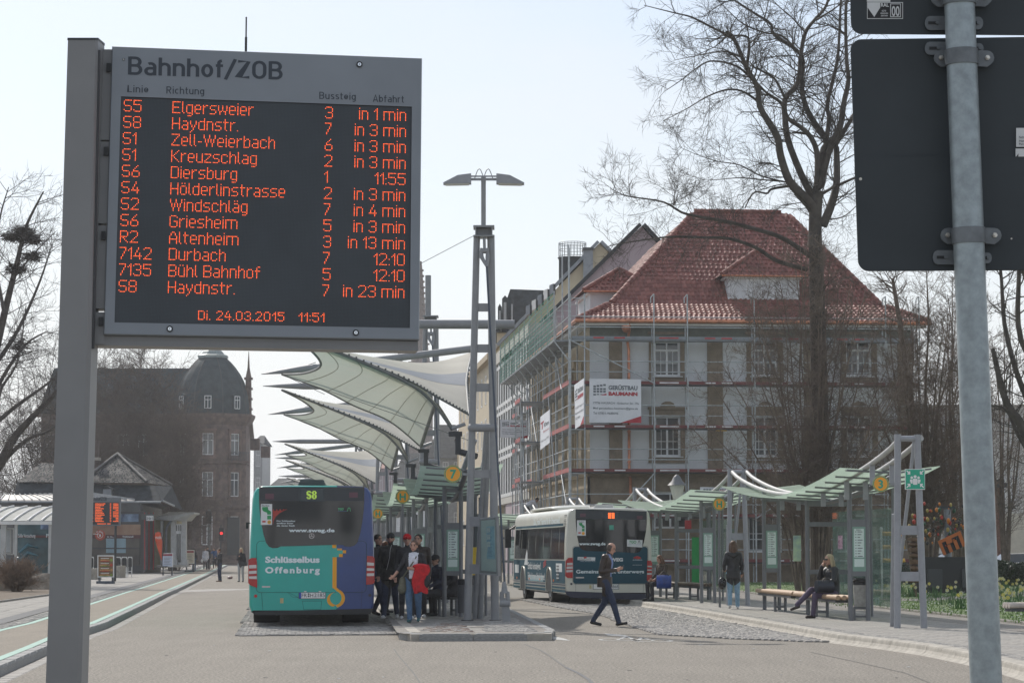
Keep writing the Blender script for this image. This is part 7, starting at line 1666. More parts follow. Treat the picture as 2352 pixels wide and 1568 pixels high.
LZ([(1090, 300), (1000, 200), (900, 180), (780, 130), (700, 60), (640, 0)], .04, .01, -2)
LZ([(1110, 540), (1060, 420), (1200, 330), (1280, 300)], .03, .01); LZ([(1220, 1200), (1330, 1180), (1420, 1100)], .03, .01); LZ([(1170, 1180), (1110, 1110), (1060, 1060)], .05, .02)
LZ([(1120, 180), (1050, 100), (980, 40), (900, -40)], .03, .01); LZ([(1180, 110), (1290, 40), (1400, -60)], .04, .012); LZ([(600, 520), (590, 700), (570, 820)], .012, .005, 0, .6)
bt = P(1885, 1290, 85)
limb_tree('bare_tree', 'tall bare tree with spreading branches in front of the red tiled roof', (bt.x, 85, ZR), L, 85, 5, M_bark, M_bark, 1.8, 2, 5, 3.9, up=.02, flat=.8)
def stems(name, label, uc, vb, Y, spread, top, n, seed, m, twigL=1.3, lev=2, kids=4, dens=2.2, r=.055, group=None, ul=None, trunk=None):
 rg = random.Random(seed); lim = []
 if trunk: lim.append(trunk)
 for i in range(n):
  f = (i+.5)/n*2-1+rg.uniform(-.12, .12); u0 = uc+f*spread*.13; u1 = uc+f*spread; vt = top+abs(f)**1.6*(vb-top)*.55+rg.uniform(-30, 60)
  mid = [(u0+(u1-u0)*t**1.35+rg.uniform(-9, 9), vb+(vt-vb)*t) for t in (.18, .38, .6, .8)]
  lim.append(([(u0, vb)]+mid+[(u1, vt)], r*rg.uniform(.6, 1.1), .012, rg.uniform(-2.2, 2.2)))
 p = P(uc, vb, Y); return limb_tree(name, label, (p.x, Y, ZR), lim, Y, seed, m, m, twigL, lev, kids, dens, group=group, up=.12)
stems('bare_shrub', 'dense brown leafless growth round the foot of the tall bare tree', 1865, 1270, 83.5, 255, 560, 28, 31, M_bark2, 1.35, 2, 5, 3.2)
stems('bare_tree', 'many-stemmed bare brown tree behind the tube frame with the green sign', 2120, 1275, 88, 150, 640, 19, 32, M_bark2, 1.5, 2, 5, 3.4, r=.09, trunk=([(2120, 1280), (2112, 1080), (2090, 900), (2060, 700), (2050, 640)], .17, .05, 1))
stems('bare_tree', 'bare reddish tree between the green sign and the galvanised pole', 2205, 1275, 95, 110, 630, 14, 33, M_bark2, 1.5, 2, 5, 3.0, r=.09)
limb_tree('bare_tree', 'dark bare tree leaning in from the right edge behind the galvanised pole', (P(2420, 1266, 70).x, 70, ZR), [([(2430, 1290), (2390, 1120), (2350, 985), (2310, 920), (2280, 800)], .22, .06, 0), ([(2420, 1010), (2352, 900), (2310, 760), (2300, 640), (2290, 540)], .10, .03, 1), ([(2420, 900), (2345, 780), (2340, 640), (2345, 560)], .10, .04, -1), ([(2400, 1100), (2340, 1000), (2310, 940), (2270, 930)], .08, .02, 1), ([(2420, 740), (2360, 650), (2330, 560)], .08, .03)], 70, 41, M_bark, M_bark, 1.5, 2, 4, 3.0)
stems('bare_tree', 'faint bare tree in front of the pale building at the right edge', 2310, 1270, 108, 70, 700, 8, 34, M_bark2, 1.8, 2, 3, 1.8, r=.07)
bl = P(-60, 1330, 110)
limb_tree('bare_tree', 'large bare tree with rook nests at the left edge', (bl.x, 110, ZL), [([(-70, 1330), (-60, 1150), (0, 1065), (30, 1008), (74, 958), (125, 905), (160, 850)], .32, .05, -1), ([(-60, 1150), (-50, 980), (-20, 850), (10, 720), (40, 600), (60, 520), (100, 440)], .28, .03, 1), ([(-40, 960), (10, 860), (60, 790), (110, 760)], .12, .02),
 ([(-20, 850), (40, 760), (90, 650), (120, 560)], .12, .02), ([(10, 720), (-10, 600), (0, 500), (20, 430)], .10, .02), ([(-20, 980), (40, 930), (110, 880), (150, 840)], .12, .02, 2), ([(0, 1065), (60, 1010), (110, 990), (150, 960)], .12, .03), ([(-30, 760), (-20, 640), (-30, 520)], .10, .02), ([(30, 640), (80, 580), (130, 530)], .06, .01), ([(-40, 1080), (-10, 1000), (0, 900), (40, 830), (60, 700)], .12, .02)], 110, 51, M_bark, M_twig2, 2.6, 2, 5, 2.4, dyr=3)
nm = mat('nest_twigs', (.05, .04, .032), .95, var=.3, scale=20)
for k, (u, v, l) in enumerate(((30, 545, 'leftmost rook nest in the bare tree'), (57, 531, 'uppermost rook nest in the bare tree'), (73, 551, 'rook nest just below and right of the uppermost one'), (76, 590, 'rook nest cupped in a fork, rightmost and lowest but one'), (37, 617, 'lowest rook nest in the bare tree'), (42, 797, 'large dark tangle low in the bare tree at the left edge'))):
 rg = random.Random(60+k); c = P(u, v, 109.5); b = MB(); tw = TW(); s = .42 if k < 5 else .5
 for i in range(170):
  p = c+V((rg.gauss(0, s*.5), rg.gauss(0, s*.5), rg.gauss(0, s*(.25 if k < 5 else .6)))); d = V((rg.gauss(0, 1), rg.gauss(0, 1), rg.gauss(0, .4))).normalized(); tw.br([p-d*.25, p+d*.25], .018, .008)
 solo('nest', tw.mb(nm), l, 'nest', 'nests in the left tree')
for (uc, Y, sp, tp, n, sd_, lb) in ((250, 205, 75, 800, 11, 71, 'bare tree left of the dome, against the dark sandstone wing'), (345, 200, 95, 800, 13, 72, 'bare tree whose twigs reach over the left flank of the slate dome'), (400, 185, 60, 960, 9, 73, 'smaller bare tree in front of the dome building, beside the pavilion roof'), (60, 180, 120, 940, 12, 74, 'brown bare tree behind the glass barrel shelter at the left edge'), (160, 190, 90, 900, 9, 75, 'bare tree behind the post of the departure board')):
 stems('bare_tree', lb, uc, 1300, Y, sp, tp, n+4, sd_, M_twig, 3.2, 2, 5, 2.3, r=.10)
FLOOR[0] = .006; rg = random.Random(80); tw = TW(); cb = G(38, 1352, ZL); cb = V((P(38, 1352, 88).x, 88, ZL))
for i in range(230):
 a = rg.uniform(0, 6.28); sp = rg.uniform(.1, .85); top = cb+V((math.cos(a)*sp, math.sin(a)*sp*.8, rg.uniform(.9, 1.5)*(1-.25*sp))); grow(tw, cb+V((math.cos(a)*.12, math.sin(a)*.12, 0)), (top-cb), (top-cb).length*.75, .014, 2, rg, up=.15, wig=.3, kids=5, shrink=.42)
solo('leafless_bush', tw.mb(mat('bush_twigs', (.21, .145, .10), .9, var=.3, scale=4)), 'round clipped leafless brown bush at the left edge, beside rocks', 'bush')
M_rock = mat('rock', (.23, .195, .155), .9, var=.3, scale=3, bump=.6, bscale=6, detail=8)
def rock(c, s, seed, label):
 rg = random.Random(seed); bm = bmesh.new(); bmesh.ops.create_icosphere(bm, subdivisions=3, radius=1)
 ph = [rg.uniform(0, 6) for _ in range(6)]
 for v in bm.verts:
  p = v.co; k = 1+.18*math.sin(3*p.x+ph[0])*math.cos(2.5*p.y+ph[1])+.12*math.sin(5*p.z+ph[2]+3*p.x)+.05*math.sin(9*p.y+ph[3]); v.co = V((p.x*s[0]*k, p.y*s[1]*k, max(-.25, p.z)*s[2]*k))
 me = bpy.data.meshes.new('rock'); bm.to_mesh(me); bm.free(); me.materials.append(M_rock); o = bpy.data.objects.new('rock', me); link(o); o.location = c; props(o, label, 'rock')
r0 = lambda u, v, Y: V((P(u, v, Y).x, Y, ZL))
rock(r0(5, 1350, 90), (.55, .4, .75), 1, 'upright rock at the very left edge in front of the bush'); rock(r0(68, 1350, 93), (.75, .5, .55), 2, 'brown boulder right of the leafless bush'); rock(r0(98, 1345, 96), (.62, .5, .62), 3, 'grey boulder half behind the board post, left of it')
def hedge(name, label, p0, p1, h, th, seed, m, n):
 rg = random.Random(seed); a, c = V(p0), V(p1); b = MB(); x = (c-a); L_ = x.length; x.normalize(); y = V((-x.y, x.x, 0))
 for i in range(n):
  s = rg.uniform(0, L_); z = rg.uniform(0, 1)**.7*h*(1+.12*math.sin(s*1.7)+.08*math.sin(s*4.1)); q = a+x*s+y*rg.uniform(-th, th)*(1-.3*z/h)+V((0, 0, z)); w_ = rg.uniform(.03, .075); u_ = V((rg.gauss(0, 1), rg.gauss(0, 1), rg.gauss(0, 1))).normalized()*w_; v_ = u_.cross(V((rg.gauss(0, 1), rg.gauss(0, 1), rg.gauss(0, 1)))).normalized()*w_*.6
  b.add([q-u_, q+v_, q+u_, q-v_], [(0, 1, 2, 3)], m)
 return solo(name, b, label, 'hedge')
M_hed = mat('hedge_leaves', (.030, .048, .022), .6, var=.4, scale=3)
hedge('hedge', 'dark evergreen hedge behind the lawn, left of the galvanised pole', P(1965, 1266, 108)-V((0, 0, EYE)), P(2240, 1266, 104)-V((0, 0, EYE)), 1.15, .6, 90, M_hed, 9000)
hedge('hedge', 'dark hedge behind the daffodils at the right edge', P(2270, 1266, 100)-V((0, 0, EYE)), P(2420, 1266, 98)-V((0, 0, EYE)), 1.05, .6, 91, M_hed, 7000)
M_leafd = mat('daffodil_leaf', (.07, .16, .05), .6, var=.3, scale=6); M_daf = mat('daffodil_flower', (.72, .62, .16), .6, var=.15, scale=20); M_dafw = mat('daffodil_pale', (.72, .70, .50), .6, var=.1)
rg = random.Random(95)
spots = [(2022, 1366), (2050, 1374), (2070, 1362), (2092, 1370), (2122, 1383), (2150, 1372), (2175, 1388), (2190, 1368), (2140, 1360), (2210, 1398), (2262, 1380), (2280, 1352), (2300, 1372), (2320, 1392), (2338, 1358), (2345, 1380), (2290, 1398), (2330, 1340), (2262, 1350), (2310, 1355)]
DL = ['%s clump of daffodils, %s' % (a, b_) for a, b_ in zip(['small', 'leafy', 'narrow', 'low', 'sparse', 'spreading', 'green', 'tufted', 'faint', 'dense', 'flowering', 'tall', 'full', 'nearest', 'farthest', 'rightmost', 'large', 'thin', 'pale', 'yellow'], ['just right of the totem', 'between the tube frame legs', 'behind the tube frame leg', 'right of the tube frame', 'in the middle of the lawn strip', 'by the garden path', 'near the lawn edge left of the pole', 'left of the galvanised pole by the path', 'in front of the dark box', 'touching the left side of the galvanised pole', 'just right of the galvanised pole', 'right of the pole below the hedge', 'right of the pole in mid lawn', 'close above the pale bench', 'against the hedge at the right edge', 'at the right picture edge', 'between pole and pale bench', 'high up under the hedge', 'right of the pole nearest the hedge', 'below the black lamp post'])]
for k, (u, v) in enumerate(spots):
 c = G(u, v, ZR+.04); bl_ = MB(); fl = MB()
 o = thing('daffodil_clump', DL[k], 'flowers', c, group='daffodil clumps in the lawn')
 for i in range(34):
  a = rg.uniform(0, 6.28); r_ = rg.uniform(0, .28); p = c+V((r_*math.cos(a), r_*math.sin(a), 0)); h = rg.uniform(.22, .42); q = V((rg.gauss(0, .07), rg.gauss(0, .07), h)); s_ = V((math.sin(a), math.cos(a), 0))*.012
  bl_.add([p-s_, p+s_, p+q*.6+s_, p+q], [(0, 1, 2, 3)], M_leafd)
  if i % (5 if u > 2250 else 13) == 0:
   t = p+q+V((0, 0, .03)); m = M_daf if i % 2 else M_dafw
   for j in range(6): b0 = j*1.047; fl.add([t, t+V((.05*math.cos(b0), -.01, .05*math.sin(b0))), t+V((.05*math.cos(b0+.8), -.01, .05*math.sin(b0+.8)))], [(0, 1, 2)], m)
   fl.path([t, t+V((0, -.035, 0))], [.014, .02], M_daf, 6)
 part('leaves', bl_, o, kind='stuff');
 if fl.v: part('flowers', fl, o, kind='stuff')
# ================================================================== PEOPLE
import numpy as np
def cloth(name, c, var=.12, rough=.85, sheen=0): return mat('cloth_'+name, c, rough, var=var, scale=14, bump=.35, bscale=22)
M_skin = mat('skin', (.48, .27, .19), .55, var=.06, scale=20); M_lip = mat('lips', (.33, .11, .09), .5, var=0); M_eye = mat('eyes', (.05, .035, .03), .3, var=0)
def ell_rings(c, r, ax=V((0, 0, 1))): return None
class Fig:
 def __init__(s): s.pr = []; s.b = MB()
 def cap(s, a, c, r0, r1, m, n=12):
  a, c = V(a), V(c); d = (c-a); L_ = d.length
  if L_ < 1e-5: d = V((0, 0, 1));
  else: d = d/L_
  pts = [a-d*r0*.96, a-d*r0*.7, a-d*r0*.3, a, c, c+d*r1*.3, c+d*r1*.7, c+d*r1*.96]; rr = [r0*.25, r0*.7, r0*.95, r0, r1, r1*.95, r1*.7, r1*.25]
  s.b.path(pts, rr, M_skin, n); s.pr.append((a, c, r0, r1, m, 1.0, 1.0))
 def lof(s, pts, rad, m, n=18):
  """rings stacked along pts with (side, fore) radii; side axis = local x"""
  s.b.path(pts, rad, M_skin, n, ell=(1, 0, 0))
  for i in range(len(pts)-1): s.pr.append((V(pts[i]), V(pts[i+1]), rad[i][0], rad[i+1][0], m, 1.0, (rad[i][0]/max(rad[i][1], .01))))
 def ball(s, c, r, m, M=None): s.b.sphere(c, r, M_skin, 14, 10, M=M); k = r if not hasattr(r, '__len__') else max(r); s.pr.append((V(c), V(c)+V((0, 0, 1e-4)), k, k, m, 1, 1))
def remesh(b, vox, name):
 me = mesh_of(name, b); o = bpy.data.objects.new(name, me); link(o)
 md = o.modifiers.new('r', 'REMESH'); md.mode = 'VOXEL'; md.voxel_size = vox; md.use_smooth_shade = True
 sm_ = o.modifiers.new('s', 'SMOOTH'); sm_.factor = .5; sm_.iterations = 3
 bpy.context.view_layer.update(); dg = bpy.context.evaluated_depsgraph_get(); out = bpy.data.meshes.new_from_object(o.evaluated_get(dg)); bpy.data.objects.remove(o); bpy.data.meshes.remove(me); out.name = name; return out
def paint(me, prims, patches, mats):
 me.materials.clear()
 for m in mats: me.materials.append(m)
 n = len(me.polygons); c = np.empty(n*3); me.polygons.foreach_get('center', c); c = c.reshape(-1, 3); nr = np.empty(n*3); me.polygons.foreach_get('normal', nr); nr = nr.reshape(-1, 3)
 best = np.full(n, 1e9); idx = np.zeros(n, int)
 for a, e, r0, r1, m, k1, ky in prims:
  a = np.array(a); e = np.array(e); d = e-a; L2 = max(d.dot(d), 1e-9); t = np.clip(((c-a)@d)/L2, 0, 1); df = c-(a+t[:, None]*d); df = df*np.array([1, ky, 1]) if ky != 1 else df
  ds = np.linalg.norm(df, axis=1)-(r0+(r1-r0)*t); q = ds < best; best[q] = ds[q]; idx[q] = mats.index(m)
 for m, fn in patches:
  q = fn(c, nr, idx); idx[q] = mats.index(m)
 me.polygons.foreach_set('material_index', idx.astype(int).tolist()); me.polygons.foreach_set('use_smooth', [True]*n); me.update()
def person(label, loc, rz, H, top, legs, shoes, hair, pose=None, vox=.012, hairst='short', shirt=None, build=1.0, female=False, sleeve=1.0, group=None, extra=None, scale=1, jacket_len=0):
 s = H/1.75; J = dict(pel=(0, 0, .95), wst=(0, 0, 1.10), che=(0, 0, 1.30), nek=(0, .0, 1.47), hed=(0, -.015, 1.625), shL=(.175, 0, 1.415), shR=(-.175, 0, 1.415), elL=(.225, .03, 1.13), elR=(-.225, .03, 1.13), wrL=(.235, -.05, .88), wrR=(-.235, -.05, .88),
  hpL=(.09, 0, .92), hpR=(-.09, 0, .92), knL=(.10, -.02, .50), knR=(-.10, -.02, .50), anL=(.105, .03, .085), anR=(-.105, .03, .085), toL=(.12, -.13, .035), toR=(-.12, -.13, .035))
 if female: J['shL'] = (.155, 0, 1.40); J['shR'] = (-.155, 0, 1.40)
 J.update(pose or {}); J = {k: V(v) for k, v in J.items()}; F_ = Fig(); B_ = build
 sw = abs(J['shL'].x-J['shR'].x)/2 if abs(J['shL'].x-J['shR'].x) > .1 else .16
 che, wst, pel, nek = J['che'], J['wst'], J['pel'], J['nek']
 F_.lof([pel-V((0, 0, .10)), pel, wst, che, che+(nek-che)*.45, che+(nek-che)*.8], [(.13*B_, .11*B_), (.165*B_, .125*B_), (.15*B_, .115*B_), (.18*B_, .13*B_), (.17*B_, .115*B_), (.09, .085)], top)
 if jacket_len: F_.lof([pel+V((0, 0, -.16)), pel+V((0, 0, .05))], [(.185*B_, .15*B_), (.18*B_, .145*B_)], top)
 F_.cap(J['shL'], J['shR'], .068*B_, .068*B_, top)
 for S in 'LR':
  k = 1.12 if top.name.startswith('cloth_puffer') else 1.0
  F_.cap(J['sh'+S], J['el'+S], .062*B_*k, .050*k, top);
  e, w_ = J['el'+S], J['wr'+S]; mid = e.lerp(w_, sleeve)
  F_.cap(e, mid, .049*k, .040*k, top)
  if sleeve < 1: F_.cap(mid, w_, .036, .028, M_skin)
  d = J.get('hd'+S, w_+(w_-e).normalized()*.1)-w_; d.normalize(); x = d.cross(V((0, 1, 0)) if abs(d.y) < .8 else V((1, 0, 0))).normalized(); n_ = d.cross(x)
  F_.cap(w_, w_+d*.055, .026, .034, M_skin); F_.cap(w_+d*.03-x*.018, w_+d*.07-x*.02, .018, .015, M_skin)
  if vox < .02:
   for i, (ln, o_) in enumerate(((.070, -.027), (.080, -.009), (.074, .009), (.058, .026))):
    p0 = w_+d*.075+x*o_; p1 = p0+d*ln*.55+n_*.008; p2 = p1+d*ln*.35+n_*.030; F_.cap(p0, p1, .0095, .009, M_skin, 8); F_.cap(p1, p2, .009, .0075, M_skin, 8)
   t0 = w_+d*.02-x*.026; t1 = t0+(d*.6-x*.6+n_*.3).normalized()*.045; F_.cap(t0, t1, .011, .010, M_skin, 8); F_.cap(t1, t1+(d*.9+n_*.4).normalized()*.03, .010, .008, M_skin, 8)
  F_.cap(J['hp'+S], J['kn'+S], .094*B_, .068*B_, legs); F_.cap(J['kn'+S], J['an'+S], .066*B_, .052, legs)
  a, t = J['an'+S], J['to'+S]; heel = a+(a-t).normalized()*.04-V((0, 0, .045)) if abs(a.z-t.z) < .2 else a
  heel = V((a.x, a.y, a.z-.045))+(V((a.x-t.x, a.y-t.y, 0)).normalized()*.035 if V((a.x-t.x, a.y-t.y, 0)).length > .01 else V())
  F_.cap(a, a-V((0, 0, .02)), .042, .04, shoes); F_.cap(heel, t, .036, .034, shoes)
 F_.cap(J['hpL'], J['hpR'], .10*B_, .10*B_, legs)
 hd = J['hed']; look = J.get('look', V((0, -1, 0))).normalized(); sx = look.cross(V((0, 0, 1))).normalized()*-1; upv = sx.cross(look); upv = upv if upv.z > 0 else -upv
 HM = Matrix((sx, -look, upv)).transposed()                       # head frame: -y looks forward
 hp = lambda x, y, z: hd+HM@V((x, y, z))
 F_.cap(nek-V((0, 0, .03)), hp(0, .02, -.05), .052, .050, M_skin)
 F_.ball(hp(0, .012, .025), (.076, .095, .095), M_skin, M=HM); F_.ball(hp(0, -.018, -.045), (.058, .068, .068), M_skin, M=HM)
 F_.cap(hp(0, -.078, .012), hp(0, -.101, -.022), .009, .013, M_skin, 8); F_.cap(hp(0, -.066, -.092), hp(0, -.06, -.10), .022, .02, M_skin, 8)
 for q in (-1, 1): F_.ball(hp(q*.078, .012, -.005), (.012, .020, .030), M_skin, M=HM)
 me = remesh(F_.b, vox, 'person'); mats = list(dict.fromkeys([M_skin, top, legs, shoes, M_eye, M_lip, hair]+([shirt[0]] if shirt else [])))
 HMi = np.array(HM.transposed()); hdn = np.array(hd)
 hl = lambda c: (c-hdn)@np.array(HM)
 pats = []
 if shirt:
  m_, w0, w1, zlo = shirt; ch = np.array(che)
  pats.append((m_, lambda c, nr, ix: (abs(c[:, 0]-ch[0]) < w0+(w1-w0)*np.clip((c[:, 2]-zlo)/.4, 0, 1)) & (c[:, 2] > zlo) & (nr[:, 1] < -.25) & (ix == mats.index(top)) & (c[:, 2] < nek.z+.02)))
 if vox < .02:
  def eye(c, nr, ix): l = hl(c); return (((abs(l[:, 0])-.032)**2*.5+(l[:, 2]-.018)**2) < .010**2) & (l[:, 1] < -.05)
  def brow(c, nr, ix): l = hl(c); return (abs(abs(l[:, 0])-.033) < .020) & (abs(l[:, 2]-.042) < .006) & (l[:, 1] < -.05)
  def mouth(c, nr, ix): l = hl(c); return (abs(l[:, 0]) < .024) & (abs(l[:, 2]+.058) < .007) & (l[:, 1] < -.05)
  pats += [(M_eye, eye), (hair, brow), (M_lip, mouth)]
  if hairst in ('beard', 'capbeard'): pats.append((hair, lambda c, nr, ix: (lambda l: (l[:, 2] < -.045) & (l[:, 2] > -.125) & (l[:, 1] < .03) & (ix == 0) & ~((abs(l[:, 0]) < .02) & (abs(l[:, 2]+.058) < .008)))(hl(c))))
 if hairst == 'bald': pats.append((hair, lambda c, nr, ix: (lambda l: (l[:, 1] > -.02) & (l[:, 2] < .068) & (l[:, 2] > -.06) & (ix == 0))(hl(c))))
 paint(me, F_.pr, pats, mats)
 base = Matrix.Translation(V(loc))@Matrix.Rotation(rz, 4, 'Z')@Matrix.Scale(s, 4)
 o = bpy.data.objects.new('person', me); link(o); o.matrix_world = base; FR[o.name] = base; props(o, label, 'person', group)
 b = MB(); kk = dict(nu=14, nv=10, M=HM)
 if hairst in ('short', 'beard', 'long', 'bun', 'tied'): b.sphere(hp(0, .028, .040), (.086, .098, .092), hair, **kk)
 if hairst in ('long', 'tied'):
  b.path([hp(0, .055, .05), hp(0, .085, -.05), hp(0, .095, -.14), hp(0, .10, -.26 if hairst == 'long' else -.17)], [(.075, .05), (.085, .055), (.08, .05), (.05, .025)], hair, 12)
  for q in (-1, 1): b.path([hp(q*.062, .0, .07), hp(q*.082, .005, -.02), hp(q*.085, .01, -.12), hp(q*.08, .02, -.2)], [.03, .034, .03, .015], hair, 8)
 if hairst in ('cap', 'capbeard'):
  cm = extra or M_black; b.sphere(hp(0, .012, .055), (.088, .105, .082), cm, **kk); b.slab([hp(x, y, .052) for x, y in ((-.07, -.06), (-.06, -.13), (0, -.155), (.06, -.13), (.07, -.06))], HM@V((0, 0, .012)), cm); b.sphere(hp(0, .04, 0), (.078, .082, .07), hair, **kk)
 if b.v: part('cap' if hairst.startswith('cap') else 'hair', b, o, local=True)
 return o, base, J, hp
def kid(o, nm, b): return part(nm, b, o, local=True)
black = cloth('black', (.026, .026, .03), .3); dkj = cloth('dark_jeans', (.024, .036, .072), .2); jean = cloth('jeans', (.075, .14, .235)); lje = cloth('light_jeans', (.24, .38, .50)); whi = cloth('white', (.62, .63, .68)); shb = mat('shoe_black', (.012, .012, .013), .45, var=.1); shw = mat('shoe_white', (.55, .55, .55), .6, var=.1)
leather = mat('leather_brown', (.035, .022, .016), .45, var=.25, scale=10, bump=.4, bscale=18); h_dk = mat('hair_dark', (.022, .015, .011), .6, var=.3, scale=60); h_br = mat('hair_brown', (.10, .052, .028), .6, var=.3, scale=60, stretch=(1, 1, .2)); h_bl = mat('hair_blonde', (.42, .34, .21), .55, var=.25, scale=50, stretch=(1, 1, .2)); h_gr = mat('hair_grey_brown', (.10, .075, .06), .7, var=.2, scale=80)
def PX(u, Y, z=0): return V((P(u, 1266, Y).x, Y, z))
o, M_, J, hp = person('man in a brown leather jacket crossing the road, looking at his phone', PX(1391, 52.4), R(72), 1.77, leather, dkj, shb, h_gr,
 dict(pel=(0, .02, .96), wst=(0, .0, 1.10), che=(0, -.02, 1.30), nek=(0, -.05, 1.46), hed=(0, -.12, 1.585), look=V((0, -1, -.45)), shL=(.18, -.03, 1.41), shR=(-.18, -.03, 1.41), elL=(.24, .02, 1.12), wrL=(.13, -.22, 1.16), elR=(-.24, .04, 1.12), wrR=(-.10, -.24, 1.15), hdR=V((-.06, -.33, 1.19)), hdL=V((.05, -.32, 1.20)),
  knL=(.10, .04, .50), anL=(.10, .30, .12), toL=(.11, .15, .035), knR=(-.09, -.17, .52), anR=(-.09, -.30, .09), toR=(-.10, -.46, .075)), vox=.010, hairst='bald', shirt=(cloth('blue_shirt', (.20, .27, .50)), .045, .075, 1.02), build=1.06, jacket_len=1)
b = MB(); b.box((-.03, -.37, 1.215), (.07, .13, .012), M_black, M=Matrix.Rotation(R(20), 3, 'X')); phone = solo('phone', MB().box((0, 0, 0), (.07, .012, .13), M_black), 'small dark phone held by the man crossing the road', 'phone'); phone.matrix_world = M_@Matrix.Translation(V((-.02, -.335, 1.21)))@Matrix.Rotation(R(55), 4, 'X')
redc = cloth('red', (.50, .012, .018), .18)
o, M_, J, hp = person('young woman walking towards us with a red jacket over her arm', PX(951, 50.6, ZI), R(-6), 1.66, black, jean, mat('boots_teal', (.02, .10, .11), .5, var=.1), h_br,
 dict(elR=(-.30, -.03, 1.14), wrR=(-.40, -.20, .98), hdR=V((-.47, -.26, .93)), elL=(.26, -.02, 1.13), wrL=(.02, -.22, 1.13), hdL=V((-.07, -.25, 1.15)), knL=(.10, -.05, .50), anL=(.09, .10, .13), toL=(.10, -.05, .05), knR=(-.09, -.10, .52), anR=(-.07, -.12, .085), toR=(-.08, -.28, .045), hed=(0, -.03, 1.61), look=V((-.12, -1, -.10))), vox=.010, hairst='bun', shirt=(whi, .085, .10, .93), build=1.16, female=True, sleeve=.35)
b = MB(); rg = random.Random(4); nn = 16; rows = []
for j in range(9):
 t = j/8; row = []
 for i in range(nn+1):
  a = i/nn*6.2832; rx = .17+.02*math.sin(a*3+j); ry = .085+.02*math.sin(a*4+j*1.3); row.append(V((.17+.02*math.sin(j)+rx*math.cos(a)*(1-.25*t*t), -.20+ry*math.sin(a), 1.20-.56*t+.03*math.sin(a*2+j*.7))))
 rows.append(row)
vs = [p for r in rows for p in r]; n = nn+1; b.add(vs, [(j*n+i, j*n+i+1, (j+1)*n+i+1, (j+1)*n+i) for j in range(8) for i in range(nn)], redc, True); b.sphere((.17, -.20, 1.19), (.16, .09, .06), redc); b.sphere((.29, -.20, .90), (.09, .07, .17), black, 10, 8)
b.path([V((.06, -.2, .98)), V((.04, -.22, .8)), V((.08, -.22, .62))], [.06, .055, .04], redc, 8); j_ = solo('red_jacket', b, 'crumpled red jacket hanging over the walking woman\'s forearm', 'jacket'); j_.matrix_world = M_
gb = cloth('olive_bag', (.12, .12, .085)); b = MB(); b.sphere((-.235, -.06, .80), (.085, .10, .175), gb, 12, 9); b.sphere((-.235, -.09, .72), (.10, .10, .12), gb, 12, 9); bg = solo('shoulder_bag', b, 'olive grey shoulder bag at the hip of the woman with the red jacket', 'bag'); bg.matrix_world = M_
b = MB(); b.path([V((.10, .02, 1.47)), V((.06, -.125, 1.38)), V((-.06, -.165, 1.18)), V((-.20, -.14, .98)), V((-.235, -.08, .88))], [(.016, .006)]*5, gb, 6); part('strap', b, bg, local=True)
o, M_, J, hp = person('bearded man with a backwards black cap, dark hooded jacket and jeans', PX(897, 53.4, ZI), R(-4), 1.82, cloth('black_hoodie', (.034, .033, .03), .35), dkj, shw, h_dk, dict(knR=(-.10, -.06, .52), anR=(-.12, -.10, .085), toR=(-.14, -.26, .04), anL=(.12, .12, .12), toL=(.14, -.02, .04), wrL=(.25, -.08, .90)), vox=.011, hairst='capbeard', build=1.06, jacket_len=1)
for f, l in (((.0, -.13, 1.30), 'thin white earphone cable'),): b = MB(); b.path([V((.03, -.08, 1.50)), V((.01, -.15, 1.40)), V((.0, -.155, 1.25)), V((-.06, -.16, 1.0))], .003, M_white, 4); part('earphone_cable', b, o, local=True)
b = MB(); b.path([V((-.12, .03, 1.46)), V((0, .10, 1.44)), V((.12, .03, 1.46))], [.045, .07, .045], cloth('black_hoodie', (0, 0, 0)), 8); part('hood', b, o, local=True)
person('person in a bright red cap, mostly hidden behind the woman', PX(935, 53.0, ZI), R(4), 1.79, cloth('dark_grey', (.03, .03, .033)), black, shw, h_dk, dict(), vox=.014, hairst='cap', extra=cloth('red_cap', (.55, .01, .015)))
person('dark-haired man in a brown leather jacket behind the woman\'s shoulder', PX(963, 54.2, ZI), R(-14), 1.80, leather, black, shw, h_dk, dict(hed=(-.02, -.03, 1.62)), vox=.013, hairst='short', build=1.08)
person('man in dark clothes half hidden by the right edge of the teal bus', PX(868, 55.6, ZI), R(50), 1.80, black, dkj, shb, h_dk, dict(anL=(.1, .2, .13), toL=(.1, .05, .04), anR=(-.1, -.28, .1), toR=(-.11, -.42, .06), knR=(-.1, -.18, .52)), vox=.014)
person('red-haired person in black between the bus and the man with the cap', PX(886, 58.5, ZI), R(120), 1.66, black, black, shb, mat('hair_red', (.16, .05, .02), .6, var=.3, scale=60), dict(), vox=.016, female=True, hairst='long')
seat = dict(pel=(0, .05, .52), wst=(0, .06, .68), che=(0, .03, .92), nek=(0, -.0, 1.09), hed=(0, -.04, 1.235), shL=(.175, .01, 1.03), shR=(-.175, .01, 1.03), elL=(.22, -.02, .78), elR=(-.22, -.02, .78), wrL=(.12, -.26, .66), wrR=(-.12, -.26, .66), hpL=(.09, .02, .51), hpR=(-.09, .02, .51), knL=(.12, -.42, .50), knR=(-.12, -.42, .50), anL=(.12, -.40, .085), anR=(-.12, -.40, .085), toL=(.13, -.56, .035), toR=(-.13, -.56, .035))
def sp(**k): d = dict(seat); d.update(k); return d
bench('log bench inside the front shelter on the middle platform', PX(985, 55.9, ZI), PX(1062, 56.3, ZI), light=False)
